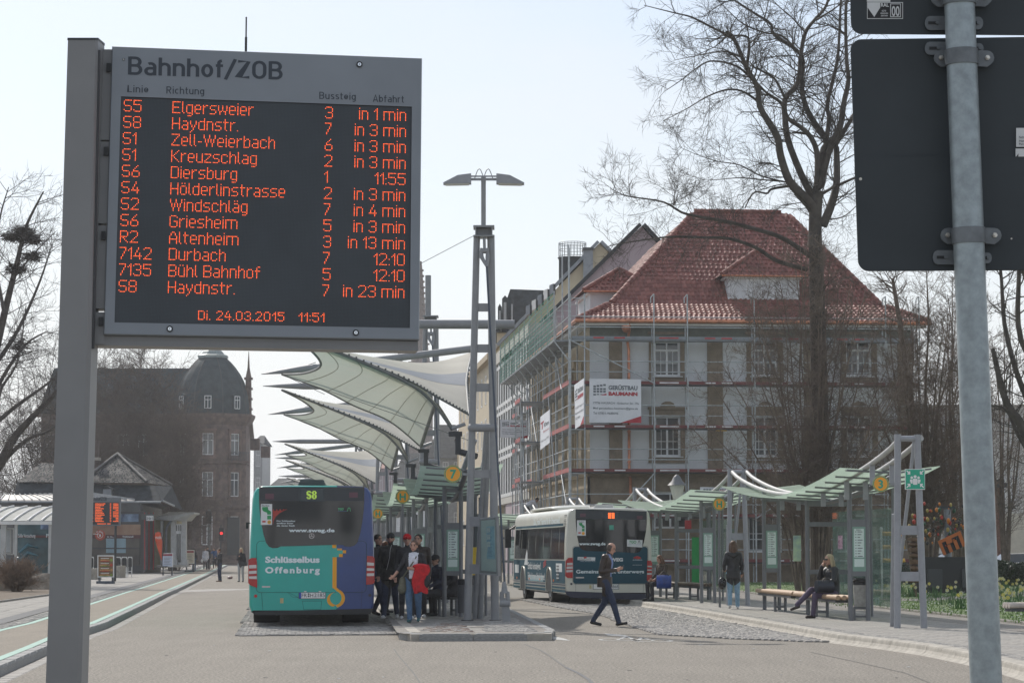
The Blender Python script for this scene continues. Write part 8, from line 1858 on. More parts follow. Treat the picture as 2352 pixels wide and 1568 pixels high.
person('seated man in a dark cap and navy jacket with red trim, beside the shelter post', PX(1003, 55.7, ZI), R(-55), 1.74, cloth('navy_jacket', (.025, .03, .055), .3), black, shb, h_gr, sp(look=V((.1, -1, -.15))), vox=.013, hairst='cap', extra=cloth('cap_dark', (.03, .03, .03)))
person('person in black sitting with outstretched legs behind the shelter posts', PX(1035, 55.9, ZI), R(-70), 1.75, black, black, shb, h_dk, sp(), vox=.014)
puf = mat('cloth_puffer_black', (.022, .023, .026), .5, var=.3, scale=5, bump=.8, bscale=9)
o, M_, J, hp = person('woman in a dark hooded jacket and pale jeans walking away on the right pavement', PX(1684, 61.4, ZR), R(180), 1.66, puf, lje, shw, h_br, dict(elR=(-.23, .0, 1.12), wrR=(-.22, -.10, .92), elL=(.24, -.0, 1.12), wrL=(.22, -.12, 1.02), knL=(.09, -.02, .5), anL=(.10, .10, .12), toL=(.10, -.05, .04), anR=(-.11, -.06, .085), toR=(-.12, -.2, .04)), vox=.011, hairst='long', female=True, build=1.04, jacket_len=1)
b = MB(); b.path([V((-.13, .06, 1.42)), V((0, .13, 1.36)), V((.13, .06, 1.42))], [.05, .075, .05], puf, 8); part('hood', b, o, local=True)
b = MB(); b.sphere((.29, .02, .66), (.11, .09, .16), mat('bag_black_gloss', (.015, .015, .016), .25, var=.3, scale=12, bump=.5, bscale=14), 12, 9); bg = solo('handbag', b, 'shiny black handbag carried low by the woman walking away', 'bag'); bg.matrix_world = M_; b = MB(); b.path([V((.25, -.04, .78)), V((.23, -.10, .98)), V((.27, .0, 1.0)), V((.31, .06, .78))], .01, M_black, 6); part('handle', b, bg, local=True)
purple = cloth('plum_trousers', (.10, .075, .12)); o, M_, J, hp = person('blonde woman in a puffer jacket sitting cross-legged on the log bench', PX(1908, 53.0, ZR), R(-68), 1.72, puf, purple, mat('shoe_brown', (.03, .018, .018), .6, var=.2), h_bl,
 sp(knR=(-.04, -.46, .60), anR=(.06, -.86, .30), toR=(.05, -.99, .20), knL=(.10, -.44, .50), anL=(.10, -.50, .085), toL=(.11, -.66, .035), elR=(-.16, -.20, .86), wrR=(-.05, -.19, 1.10), hdR=V((-.01, -.15, 1.2)), elL=(.22, -.06, .80), wrL=(.08, -.30, .72), hed=(0, -.05, 1.24), look=V((.15, -1, -.1))), vox=.011, hairst='long', female=True, build=1.08)
b = MB(); b.path([V((-.11, .05, 1.05)), V((0, .10, 1.05)), V((.12, .05, 1.05)), V((.10, -.06, .98))], [.05, .07, .06, .04], cloth('fur_collar', (.20, .15, .11), .4), 8); part('fur_collar', b, o, local=True)
b = MB(); b.box(hp(0, -.088, .02), (.13, .02, .035), M_black, M=Matrix.Identity(3)); part('sunglasses', b, o, local=True)
b = MB(); c = V((.21, -.28, .68)); b.path([c-V((0, .20, 0)), c+V((0, .20, 0))], [(.09, .13), (.09, .13)], mat('bag_navy', (.02, .024, .04), .35, var=.15), 12); bg = solo('handbag', b, 'dark blue handbag on the lap of the seated blonde woman', 'bag'); bg.matrix_world = M_
b = MB(); b.path([c+V((.07, -.1, .08)), c+V((.10, -.07, .17)), c+V((.10, .07, .17)), c+V((.07, .1, .08))], .009, M_dark, 6); part('handle', b, bg, local=True)
o, M_, J, hp = person('brown-haired person sitting on the dark bench beside the cream bus', PX(1519, 71.0, ZR), R(-60), 1.68, cloth('brown_puffer', (.07, .05, .035), .3), black, shb, mat('hair_chestnut', (.13, .06, .03), .6, var=.3, scale=60), sp(hed=(0, -.07, 1.22), look=V((0, -1, -.4))), vox=.014, hairst='long', female=True)
b = MB(); b.path([PX(1508, 70.6, ZR+.55), PX(1541, 70.6, ZR+.55)], [(.19, .17), (.19, .17)], mat('bag_blue', (.015, .05, .26), .4, var=.25, scale=6, bump=.5, bscale=8), 10); b.path([PX(1512, 70.4, ZR+.72), PX(1524, 70.4, ZR+.86), PX(1536, 70.4, ZR+.72)], .012, M_black, 6); solo('travel_bag', b, 'bright blue travel bag on the dark bench beside the cream bus', 'bag')
o, M_, J, hp = person('young person in dark clothes with a pale scarf standing on the far road', PX(505, 129, 0), R(-60), 1.72, black, dkj, mat('shoe_tan', (.16, .08, .04), .6, var=.1), h_br, dict(elL=(.2, -.05, 1.15), wrL=(.05, -.22, 1.22), hed=(0, -.06, 1.6)), vox=.022, hairst='bun')
b = MB(); b.path([V((.07, .03, 1.47)), V((0, -.09, 1.45)), V((-.07, .03, 1.47)), V((0, .08, 1.47)), V((.07, .03, 1.47))], .035, cloth('scarf', (.45, .38, .32)), 8); part('scarf', b, o, local=True)
o, M_, J, hp = person('blonde woman in a black jacket and grey jeans standing beside the teal bus, far back', PX(554, 128, 0), R(-15), 1.74, black, cloth('grey_jeans', (.36, .38, .38)), shb, h_bl, dict(elR=(-.2, -.05, 1.15), wrR=(-.04, -.2, 1.3)), vox=.022, hairst='long', female=True)
b = MB(); b.box((.20, -.12, .93), (.30, .12, .22), M_black); bg = solo('handbag', b, 'black handbag of the far blonde woman', 'bag'); bg.matrix_world = M_
b = MB(); c = G(528, 1329); b.sphere(c+V((0, 0, .08)), (.17, .12, .09), mat('red_white_bag', (.5, .06, .04), .5, var=.5, scale=6, col2=(.7, .6, .55)), 10, 7); solo('carrier_bag', b, 'small red and white bundle lying on the road between the two far people', 'bundle')
o, M_, J, hp = person('person in a white and black jacket walking by the kiosk corner, far left', PX(472, 195, ZL), R(10), 1.72, whi, black, shb, h_dk, dict(), vox=.03, jacket_len=1)
b = MB(); b.sphere((-.27, -.05, .72), (.09, .06, .15), M_white, 8, 6); bg = solo('carrier_bag', b, 'white plastic bag carried by the far person in the white jacket', 'bag'); bg.matrix_world = M_
person('person in dark clothes close behind the one in the white jacket', PX(477, 199, ZL), R(0), 1.80, black, black, shb, h_dk, dict(), vox=.03)
person('dark-haired person with their back to us beside the white sandwich board', PX(446, 188, ZL), R(160), 1.66, black, jean, shb, h_dk, dict(), vox=.03, hairst='long', female=True)
person('cyclist in a blue jacket, far left by the traffic light', PX(494, 202, ZL), R(-15), 1.75, cloth('blue_jacket', (.03, .09, .24)), black, shb, h_gr, dict(pel=(0, .05, 1.0), hpL=(.09, .05, .98), hpR=(-.09, .05, .98), knL=(.12, -.22, .68), knR=(-.12, -.1, .58), anL=(.12, -.05, .30), anR=(-.12, .02, .14), toL=(.13, -.18, .26), toR=(-.13, -.12, .1), che=(0, -.12, 1.32), nek=(0, -.2, 1.47), hed=(0, -.27, 1.6), shL=(.175, -.16, 1.41), shR=(-.175, -.16, 1.41), elL=(.24, -.36, 1.22), elR=(-.24, -.36, 1.22), wrL=(.22, -.55, 1.08), wrR=(-.22, -.55, 1.08)), vox=.03)
bc = PX(494, 202, ZL); o = thing('bicycle', 'bicycle ridden by the far cyclist in blue', 'bicycle', bc, R(-15));
for y in (-.62, .45): b = MB(); b.path([V((0, y+.33*math.cos(k*.2618), .34+.33*math.sin(k*.2618))) for k in range(25)], .02, M_rubber, 5); part('wheel', b, o, local=True)
b = MB(); b.path([V((0, .45, .34)), V((0, .1, .9)), V((0, -.45, .85)), V((0, .0, .32)), V((0, .1, .9))], .02, M_dark, 6); b.path([V((0, -.62, .34)), V((0, -.45, .95))], .02, M_dark, 6); b.bar((-.25, -.5, 1.05), (.25, -.5, 1.05), .03, .03, M_dark); part('frame', b, o, local=True)
person('worker bending over on the scaffolding, above the cream bus', VL(-1.75, 11.6, 2.98), R(100), 1.75, whi, cloth('grey_work', (.10, .11, .13)), shb, h_dk, dict(pel=(0, .1, .80), hpL=(.09, .1, .78), hpR=(-.09, .1, .78), knL=(.1, -.12, .46), knR=(-.1, -.1, .46), wst=(0, .02, .92), che=(0, -.18, 1.02), nek=(0, -.32, 1.1), hed=(0, -.43, 1.14), shL=(.17, -.27, 1.08), shR=(-.17, -.27, 1.08), elL=(.2, -.38, .85), elR=(-.2, -.38, .85), wrL=(.15, -.45, .62), wrR=(-.15, -.45, .62), look=V((0, -.7, -.7))), vox=.02)
# ================================================================== PAVILION AND FORECOURT, LEFT
PY = 165.0; px = lambda u, d=0: P(u, 1266, PY+d).x; pz = lambda v, d=0: P(0, v, PY+d).z
K1 = lambda x, y: (172.3+.238*x, 1004.9+.238*y)
def kp(x, y, d=0): u, v = K1(x, y); return P(u, v, PY+d)
M_shop = mat('shop_front_dark', (.03, .035, .04), .3, var=.2, scale=.6, spec=.6); M_panel = mat('fascia_grey', (.10, .105, .11), .6, var=.1); M_port = mat('portal_render', (.42, .38, .25), .8, var=.08); M_portw = mat('portal_stone', (.50, .51, .50), .8, var=.08)
pav = thing('pavilion', 'low pavilion with a steep slate hipped roof and shop windows, left of the domed building', 'pavilion', V((px(260), PY, ZL)))
b = MB(); b.slab([V((px(-60), PY+.3, ZL)), V((px(325), PY+.3, ZL)), V((px(325), PY+.3, pz(1150))), V((px(-60), PY+.3, pz(1150)))], (0, 9, 0), M_panel); part('wall', b, pav)
def lp(x, y, d): return kp(x, y, d)
sk = [lp(-600, 615, 0), lp(835, 615, 0), lp(760, 460, 1.6), lp(-560, 430, 1.6)]
b = MB(); b.add(sk, [(0, 1, 2, 3)], M_slate); e2 = lp(1040, 700, 9); e3 = lp(935, 468, 8); b.add([sk[1], e2, e3, sk[2]], [(0, 1, 2, 3)], M_slate); skirt = part('mansard_skirt', b, pav)
M_sl2 = mat('weathered_slate', (.115, .11, .105), .8, var=.4, scale=1.2, detail=8)
def slate_rows(poly, parent, rows, cols, nm):
 a, c, d, e = poly; n = (c-a).cross(e-a).normalized(); n = n if n.dot(V((0, -1, .5))) > 0 else -n; up = (e-a); it = MB(); rg = random.Random(8)
 for r in range(rows):
  f0, f1 = r/rows, (r+1)/rows
  l0, r0 = a.lerp(e, f0), c.lerp(d, f0); l1, r1 = a.lerp(e, f1), c.lerp(d, f1); k = max(1, int(cols*((r0-l0).length/(c-a).length))); of = .5 if r % 2 else 0
  for i in range(-1, k):
   t0 = max(0, (i+of)/k); t1 = min(1, (i+1+of)/k-.004)
   if t1 <= t0: continue
   q = [l0.lerp(r0, t0), l0.lerp(r0, t1), l1.lerp(r1, t1), l1.lerp(r1, t0)]; h = n*rg.uniform(.03, .05); it.add([q[0]+h, q[1]+h, q[2]+n*.01, q[3]+n*.01, q[0], q[1]], [(0, 1, 2, 3), (4, 5, 1, 0)], M_sl2 if rg.random() < .6 else M_slate)
 return part(nm, it, parent, kind='stuff')
ap = lp(410, 170, 6.0); ap2 = lp(200, 215, 7)
h1 = [lp(60, 432, 1.2), lp(692, 436, 1.2), ap, ap+V((-.1, 0, 0))]
b = MB(); b.add(h1, [(0, 1, 2, 3)], M_slate); h2 = [lp(692, 436, 1.2), lp(935, 470, 8.5), ap+V((.1, .1, 0)), ap]; b.add(h2, [(0, 1, 2, 3)], M_slate)
h3 = [lp(-560, 428, 1.4), lp(60, 432, 1.4), lp(60, 260, 6), lp(-330, 245, 6)]; b.add(h3, [(0, 1, 2, 3)], M_slate); rfp = part('roof', b, pav)
slate_rows(h1, rfp, 26, 60, 'slates'); slate_rows(h2, rfp, 26, 26, 'slates'); slate_rows(h3, rfp, 16, 60, 'slates')
b = MB()
for a_, c_ in ((h1[1], ap), (h2[1], ap), (h1[0], ap)): b.cyl(a_+V((0, -.05, .1)), c_+V((0, -.05, .12)), .10, M_sl2, 8)
part('hip_cover', b, pav)
b = MB(); b.box(lp(182, 270, 5), (.65, .65, 3.4), mat('chimney_brick', (.10, .075, .065), .9, var=.2)); b.box(lp(182, 205, 5), (.85, .85, .2), M_conc); part('chimney', b, pav)
b = MB(); c = lp(318, 540, .6); b.box(c, (.55, .8, .6), M_lead); b.add([c+V((-.4, -.45, .3)), c+V((.4, -.45, .3)), c+V((0, -.45, .5)), c+V((-.4, .5, .3)), c+V((.4, .5, .3)), c+V((0, .5, .5))], [(0, 1, 2), (0, 2, 5, 3), (1, 4, 5, 2)], M_slate); part('roof_hatch', b, pav)
cy0 = lp(-700, 575, -3.0); cy1 = lp(575, 608, -2.4); b = MB(); b.slab([lp(-720, 610, -3), lp(575, 610, -2.6), lp(120, 540, .8), lp(-680, 560, .8)], (0, 0, .06), mat('metal_roof_sheet', (.45, .42, .38), .5, var=.2, scale=2)); cr = part('canopy_roof', b, pav)
b = MB()
for k in range(18): t = k/17; b.bar(lp(-720, 610, -3).lerp(lp(575, 610, -2.6), t)+V((0, 0, .1)), lp(-680, 560, .8).lerp(lp(120, 540, .8), t)+V((0, 0, .1)), .06, .08, M_lead)
part('roof_seams', b, cr)
b = MB(); b.cyl(lp(-720, 620, -3.05), lp(830, 622, -2.6), .07, M_lead, 8); b.cyl(lp(840, 605, -1.5), lp(955, 655, 4), .07, M_lead, 8); b.cyl(lp(632, 625, -2.5), lp(632, 700, -.1), .05, M_lead, 8); part('gutter', b, pav)
b = MB()
for k in range(14):
 p = lp(640+16*k, 640+3.5*k, .2+.5*k); b.bar(p, p+V((.35, -.6, .2)), .07, .10, M_dark)
part('eaves_brackets', b, pav)
def kq(x0, y0, x1, y1, m, nm, d=0, th=.05, par=None):
 b = MB(); b.slab([kp(x0, y1, d), kp(x1, y1, d), kp(x1, y0, d), kp(x0, y0, d)], (0, th, 0), m); return part(nm, b, par or pav)
kq(-100, 622, 640, 712, M_panel, 'fascia', -.02); kq(-100, 712, 660, 1300, M_shop, 'shop_wall', .05, .2)
ad = kq(435, 735, 612, 810, mat('blue_advert', (.03, .12, .42), .4, var=.5, scale=1.2, col2=(.35, .5, .7)), 'advert_panel', -.08); kq(660, 710, 690, 1290, M_panel, 'corner_post', -.1, .3)
m_or = mat('orange_advert', (.30, .06, .03), .4, var=.25, scale=.4, col2=(.42, .30, .20)); ob = kq(148, 835, 632, 936, m_or, 'advert_panel', -.08); dk_ = kq(148, 936, 632, 970, mat('advert_maroon', (.09, .018, .02), .4, var=0), 'advert_panel', -.08)
gp = kq(148, 970, 622, 1230, mat('grey_photo_print', (.06, .056, .052), .35, var=.6, scale=.35, col2=(.15, .13, .11)), 'advert_panel', -.08); kq(300, 970, 490, 1110, mat('pale_blue_print', (.24, .36, .42), .4, var=.2, scale=.5), 'advert_panel', -.10)
kq(118, 855, 148, 928, mat('blue_advert2', (.12, .35, .5), .4, var=.2), 'advert_panel', -.1)
for x0 in (380,): kq(x0, 850, x0+14, 1140, M_dark, 'mullion', -.14)
kq(148, 1060, 622, 1072, M_dark, 'glazing_bar', -.12)
tz = lambda s, x, y, cap, wd, m=M_lite, par=pav, d=-.13: text(s, kp(x, y, d), (1, 0, 0), (0, 0, 1), cap*.238/5748*PY/.729, m, par, width=wd*.238/5748*PY, bold=.02)
tz('to go...', 308, 960, 16, 68, par=dk_); tz('Trinkgenuß', 457, 960, 16, 106, par=dk_)
lgo = MB(); c = kp(243, 938, -.16); lgo.disc(c, (0, -1, 0), 50*.238/5748*PY, mat('logo_red', (.48, .07, .03), .4, var=0), 28, .03); lgo.disc(c+V((0, -.03, 0)), (0, -1, 0), .20, M_white, 20, .01, .17); lgo.box(c+V((0, -.05, -.02)), (.11, .02, .16), M_white); lgo.bar(c+V((-.45, -.04, .08)), c+V((-.1, -.04, .05)), .02, .04, M_white); lo_ = part('logo_disc', lgo, pav)
for k, ch_ in enumerate('Dreher'):
 a = R(140-20*k); text(ch_, c+V((.225*math.cos(a)-.03, -.045, .225*math.sin(a))), (math.sin(a), 0, -math.cos(a)), (math.cos(a), 0, math.sin(a)), .13, M_white, lo_, bold=.02)
kq(640, 735, 760, 790, M_panel, 'sign_box', -.5, .3);
b = MB()
for k in range(7): b.bar(kp(672+14*k, 720, -.2+.25*k), kp(672+14*k, 1270, -.2+.25*k), .05, .05, M_panel if k % 3 else M_red)
part('glazing_bars', b, pav); sg = kq(688, 750, 756, 800, M_stw, 'notice', -.6); tz('2 für 1', 692, 787, 22, 58, M_ink, sg, -.62)
por = thing('portal', 'yellow and white classical portal with a glazed white door, right of the dark shop', 'entrance', kp(900, 1245, 2));
def pq(x0, y0, x1, y1, m, nm, d=2, th=.3, par=None):
 b = MB(); b.slab([kp(x0, y1, d), kp(x1, y1, d), kp(x1, y0, d), kp(x0, y0, d)], (0, th, 0), m); return part(nm, b, par or por)
b = MB(); b.slab([kp(768, 1250, 3), kp(830, 1250, 3), kp(830, 790, 3), kp(768, 790, 3)], (0, 6, 0), M_port); b.slab([kp(830, 1250, 3.2), kp(968, 1250, 2.6), kp(968, 790, 2.6), kp(830, 790, 3.2)], (0, 6, 0), M_port); part('wall', b, por)
pq(925, 800, 972, 1225, M_portw, 'pilaster', 2.2, .5); pq(1030, 800, 1072, 1225, M_portw, 'pilaster', 2.2, .5); pq(825, 800, 846, 1240, M_portw, 'pilaster', 2.5, .5)
b = MB(); b.slab([kp(930, 800, 1.8), kp(1070, 800, 1.8), kp(1118, 745, 1.4), kp(1148, 735, 1.2), kp(1148, 718, 1.2), kp(905, 715, 1.4), kp(780, 762, 2.4), kp(780, 790, 2.4)], (0, 3, 0), M_portw); part('cornice', b, por)
dr = pq(972, 830, 1030, 1222, M_wfr, 'door', 2.35, .1); pq(980, 926, 1020, 1200, G_win, 'pane', 2.32, .02, dr)
for x in (975, 995, 1013): pq(x, 842, x+13, 898, G_win, 'pane', 2.32, .02, dr)
pq(920, 1175, 985, 1235, M_portw, 'plinth', 1.9, .8); pq(1025, 1175, 1082, 1235, M_portw, 'plinth', 1.9, .8); b = MB(); b.slab([kp(790, 1250, 1.0), kp(1090, 1245, 1.0), kp(1090, 1225, 1.4), kp(790, 1228, 1.4)], (0, 1, 0), M_conc); part('step', b, por)
b = MB(); b.path([kp(878, 1220, 2.4), kp(880, 900, 2.4), kp(890, 850, 2.3), kp(930, 800, 2.1)], .09, M_lead, 8); part('downpipe', b, por)
fy = 150; f = lambda x, y, d=0: P(*K1(x, y), fy+d)
o = thing('feather_flag', 'orange red feather flag leaning beside the pavilion portal', 'flag', f(838, 1238)); b = MB(); b.slab([f(838, 1195), f(800, 1080), f(778, 1000), f(765, 950), f(775, 918), f(800, 905), f(825, 915), f(842, 950), f(848, 1000), f(842, 1080)], (0, .03, 0), mat('flag_orange', (.62, .075, .02), .5, var=.15, scale=2)); part('cloth', b, o)
b = MB(); b.path([f(838, 1245), f(848, 1000, -.05), f(830, 912, -.05)], .03, M_dark, 6); b.box(f(838, 1242), (.7, .5, .06), M_dark); part('pole', b, o)
text('mobil', f(776, 975, -.02), (1, 0, 0), (0, 0, 1), .3, M_white, o, width=f(840, 0).x-f(776, 0).x)
def aboard(label, x0, y0, x1, y1, yb, Y, mtop, body, base=False, fill=None):
 u0, v0 = K1(x0, y0); u1, v1 = K1(x1, y1); vb = K1(0, yb)[1]; q = lambda x, y, d=0: P(u0+(u1-u0)*x, v0+(v1-v0)*y, Y+d)
 o = thing('sandwich_board', label, 'sandwich board', q(.5, 1)*1); b = MB(); b.slab([q(0, 1), q(1, 1), q(1, 0), q(0, 0)], (0, .05, 0), M_white); pn = part('board', b, o)
 b = MB(); b.slab([q(.06, .95, -.01), q(.94, .95, -.01), q(.94, .05, -.01), q(.06, .05, -.01)], (0, .005, 0), body); fc = part('face', b, pn)
 if mtop: b = MB(); b.slab([q(.06, .20, -.02), q(.94, .20, -.02), q(.94, .05, -.02), q(.06, .05, -.02)], (0, .005, 0), mtop); part('heading', b, pn)
 if fill: fill(q, fc)
 zb = ZL; b = MB()
 for x in (.1, .9): p = q(x, 1); b.bar(p, V((p.x, p.y, zb)), .05, .05, M_dark); b.bar(p+V((0, .05, .4)), V((p.x, p.y+.4, zb)), .04, .04, M_lead)
 part('legs', b, o)
 if base: b = MB(); p = q(.5, 1); b.box(V((p.x, p.y, zb+.06)), ((q(1, 1)-q(0, 1)).x*1.02, .5, .12), mat('base_blue_grey', (.07, .09, .12), .6, var=.1)); part('base', b, o)
 return o
def food(q, fc):
 rg = random.Random(2); mm = [mat('bread', (.42, .23, .09), .6, var=.3, scale=8), mat('salad', (.22, .30, .06), .6, var=.3, scale=8), mat('tomato', (.5, .06, .03), .6, var=.1)]
 for k in range(4):
  y = .17+k*.225; b = MB(); c = q(.45, y+.06, -.02); w_ = (q(1, 0)-q(0, 0)).x; b.sphere(c, (w_*.33, .02, w_*.075), mm[0], 12, 6); b.sphere(c-V((0, .01, w_*.04)), (w_*.30, .015, w_*.03), mm[1 if k % 2 else 2], 10, 5); b.sphere(q(.84, y+.05, -.02), (w_*.09, .015, w_*.09), mm[(k+1) % 3], 8, 5); part('food_print', b, fc)
  b = MB(); b.slab([q(.2, y-.02, -.015), q(.7, y-.02, -.015), q(.7, y-.045, -.015), q(.2, y-.045, -.015)], (0, .003, 0), M_white); part('printed_lines', b, fc)
def lines(q, fc):
 b = MB()
 for k in range(5): b.slab([q(.2, .36+k*.11, -.015), q(.8-.1*(k % 2), .36+k*.11, -.015), q(.8-.1*(k % 2), .33+k*.11, -.015), q(.2, .33+k*.11, -.015)], (0, .003, 0), M_gry)
 part('printed_lines', b, fc, kind='stuff')
aboard('sandwich board with four pictures of filled rolls, standing in front of the bar tables', 216, 1132, 376, 1345, 1392, 112, None, mat('menu_brown', (.20, .12, .06), .5, var=.3, scale=3), True, food)
aboard('pale blue board with a red heading beside the feather flag', 838, 1112, 945, 1245, 1286, 150, mat('heading_red', (.25, .03, .05), .5, var=0), mat('board_pale_blue', (.50, .55, .66), .5, var=.05), False, lines)
aboard('white board with a red heading right of the portal door', 1065, 1082, 1152, 1212, 1236, 176, MATS['heading_red'], mat('board_beige', (.55, .52, .45), .5, var=.05), True, lines)
for k, (x0, x1) in enumerate(((380, 440), (450, 500), (510, 552), (118, 180))):
 o = thing('bar_table', ['leftmost white-legged bar table behind the food board', 'middle white-legged bar table at the shop window', 'right white-legged bar table at the shop window', 'white-legged bar table just right of the board post'][k], 'bar table', P(*K1((x0+x1)/2, 1310), 140)); q = lambda x, y, d=0: P(*K1(x, y), 140+d)
 zt = q(0, 1155).z; b = MB(); b.slab([q(x0, 1155, 0), q(x1, 1155, 0), q(x1, 1155, .7), q(x0, 1155, .7)], (0, 0, .05), M_white); part('table_top', b, o)
 for x in (x0+2, x1-2):
  for d in (0, .7): p = q(x, 1155, d); b = MB(); b.cyl(V((p.x, p.y, ZL)), p, .025, M_white, 6); part('leg', b, o)
 b = MB(); p0, p1 = q(x0, 1155), q(x1, 1155); b.bar(V((p0.x, p0.y, .45)), V((p1.x, p1.y, .45)), .03, .03, M_white); part('foot_rail', b, o)
 b = MB(); b.slab([q(x0+3, 1245, -.1), q(x1-3, 1245, -.1), q(x1-3, 1165, -.1), q(x0+3, 1165, -.1)], (0, .03, 0), M_black); part('stool_back', b, o)
for k, (x0, y0, x1, y1) in enumerate(((95, 1262, 212, 1370), (150, 1243, 215, 1262))):
 b = MB(); q = lambda x, y, d=0: P(*K1(x, y), 128+d); p0, p1 = q(x0, 0), q(x1, 0); zt = q(0, y0).z; b.slab([V((p0.x, 128+k*8, ZL)), V((p1.x, 128+k*8, ZL)), V((p1.x, 130+k*8, ZL)), V((p0.x, 130+k*8, ZL))], (0, 0, zt-ZL), M_conc)
 solo('concrete_block', b, ['low concrete block seat behind the board post', 'second low concrete block just behind the first'][k], 'concrete block')
Yb = 121; q = lambda x, y, d=0: P(*K1(x, y), Yb+d); o = thing('departure_board', 'small far departure board with rows of orange text, standing before the pavilion', 'departure board', V((q(390, 1140).x, Yb, ZL)))
b = MB(); b.slab([q(125, 848), q(434, 848), q(440, 577), q(130, 577)], (0, .2, 0), mat('far_board_paint', (.17, .19, .21), .5, var=.05)); hs = part('housing', b, o)
b = MB(); b.slab([q(145, 835, -.02), q(420, 835, -.02), q(425, 622, -.02), q(149, 622, -.02)], (0, .015, 0), M_scr); part('screen', b, o)
text('Bahnhof/ZOB', q(156, 606, -.02), (1, 0, 0), (0, 0, 1), .26, M_let, hs, width=.75, bold=.02)
M_led2 = emis('far_led', (.85, .13, .03), .75); rg = random.Random(6); b = MB()
for r in range(12):
 y = 632+15.3*r; cols_ = ((150, 168+rg.randint(-2, 8)), (194, 236+rg.randint(0, 60)), (337, 346), (368+(25 if r in (4, 9, 10) else 0), 418))
 for (x0, x1) in cols_:
  x = x0
  while x < x1:
   b.slab([q(x, y+9, -.03), q(x+5.0, y+9, -.03), q(x+5.0, y-1+rg.choice((0, 0, 3)), -.03), q(x, y-1+rg.choice((0, 0, 3)), -.03)], (0, .005, 0), M_led2); x += 6.6
x = 215
while x < 340:
 if not 298 < x < 308: b.slab([q(x, 833, -.03), q(x+5, 833, -.03), q(x+5, 825, -.03), q(x, 825, -.03)], (0, .005, 0), M_led2)
 x += 6.5
part('led_text', b, o, kind='stuff'); b = MB(); p = q(392, 840, .1); b.cyl(V((p.x, p.y, ZL)), p, .06, M_dark, 10); part('post', b, o)
K2 = lambda x, y: (.21964*x, 1062.3+.21964*y); GY = 118; g = lambda x, y, d=0: P(*K2(x, y), GY+d)
o = thing('barrel_shelter', 'shelter with a curved glass barrel roof at the left edge, behind the bush', 'shelter', V((g(200, 0).x, GY, ZL))); z0 = g(0, 628).z; z1 = g(0, 472).z
xs_ = [g(x, 0).x for x in (-420, -270, -130, 10, 155, 300, 445, 560)];
def arcp(x, t, r=0): a = t*math.pi/2; return V((x+.9*t, GY+2.0*math.sin(a)*1.0, z0+.1+(z1-z0)*math.sin(a)**.9))
m_gl = translucent('polycarbonate', (.42, .46, .46), (.62, .66, .64), var=.25, scale=1.2, amount=.5)
for i in range(len(xs_)-1):
 b = MB(); vs = []
 for t in range(7): vs += [arcp(xs_[i]+.04, t/6), arcp(xs_[i+1]-.04, t/6)]
 b.add(vs, [(2*t, 2*t+1, 2*t+3, 2*t+2) for t in range(6)], m_gl, True); part('roof_pane', b, o)
for x in xs_: b = MB(); b.path([arcp(x, t/8)+V((0, -.01, .02)) for t in range(9)], .05, M_white, 6); part('roof_rib', b, o)
b = MB(); b.bar(V((xs_[0], GY, z0)), V((xs_[-1], GY, z0)), .14, .16, M_white); part('eaves_beam', b, o)
for x in (45, 175, 530, -200):
 b = MB(); p = g(x, 0).x; b.box((p, GY+.1, (z0+ZL)/2), (.24 if x == 45 else .12, .14, z0-ZL), M_portw); part('post', b, o)
wallm = mat('poster_dark_teal', (.012, .03, .035), .25, var=.6, scale=.5, col2=(.05, .14, .17)); b = MB(); b.slab([g(180, 1150, 8), g(560, 1150, 8), g(560, 640, 8), g(180, 640, 8)], (0, .3, 0), wallm); pw = part('glazed_wall', b, o)
b = MB(); b.slab([g(180, 1185, 8), g(700, 1185, 8), g(700, 1150, 8), g(180, 1150, 8)], (0, .3, 0), M_conc); part('plinth', b, o); b = MB(); b.slab([g(425, 695, 7.9), g(540, 695, 7.9), g(540, 645, 7.9), g(425, 645, 7.9)], (0, .05, 0), MATS['blue_advert']); part('advert', b, pw)
b = MB(); b.slab([g(185, 782, 7.9), g(540, 782, 7.9), g(540, 758, 7.9), g(185, 758, 7.9)], (0, .05, 0), MATS['advert_maroon']); part('stripe', b, pw); text('Süße Versuchung', g(190, 779, 7.8), (1, 0, 0), (0, 0, 1), .26, M_lite, pw, width=.86); text('Pause', g(480, 779, 7.8), (1, 0, 0), (0, 0, 1), .26, M_lite, pw)
for (x, y) in ((400, 1000), (400, 920), (300, 1060)):
 b = MB(); b.path([g(x-200, y+20, 7.85), g(x-110, y-60, 7.85), g(x, y-30, 7.85)], [.05, .10, .03], mat('teal_swirl', (.04, .14, .18), .4, var=.3), 6);
 part('swirl_print', b, pw)
b = MB(); b.slab([g(-200, 935, .5), g(105, 935, .5), g(105, 708, .5), g(-200, 708, .5)], (0, .08, 0), mat('frosted_panel', (.52, .56, .58), .4, var=.08)); pn_ = part('notice_case', b, o)
b = MB()
for a_, c_ in (((-200, 700), (112, 700)), ((112, 700), (112, 945)), ((112, 945), (-200, 945)), ((140, 680), (140, 960)), ((75, 680), (140, 690)), ((75, 955), (140, 955))): b.bar(g(*a_, .45), g(*c_, .45), .05, .06, M_portw)
part('case_frame', b, pn_)
D1 = lambda x, y: (373.2+.36635*x, 775.2+.36635*y); tl = lambda x, y, Y=215: P(*D1(x, y), Y)
o = thing('traffic_light', 'pedestrian traffic light showing red, in front of the dark corner building', 'traffic light', V((tl(366, 0).x, 215, ZL))); b = MB(); p = tl(366, 1170); b.cyl(V((p.x, p.y, ZL)), p, .07, M_dark, 8); part('post', b, o); b = MB(); b.box(tl(370, 1232), (.42, .3, 1.1), M_black); part('housing', b, o)
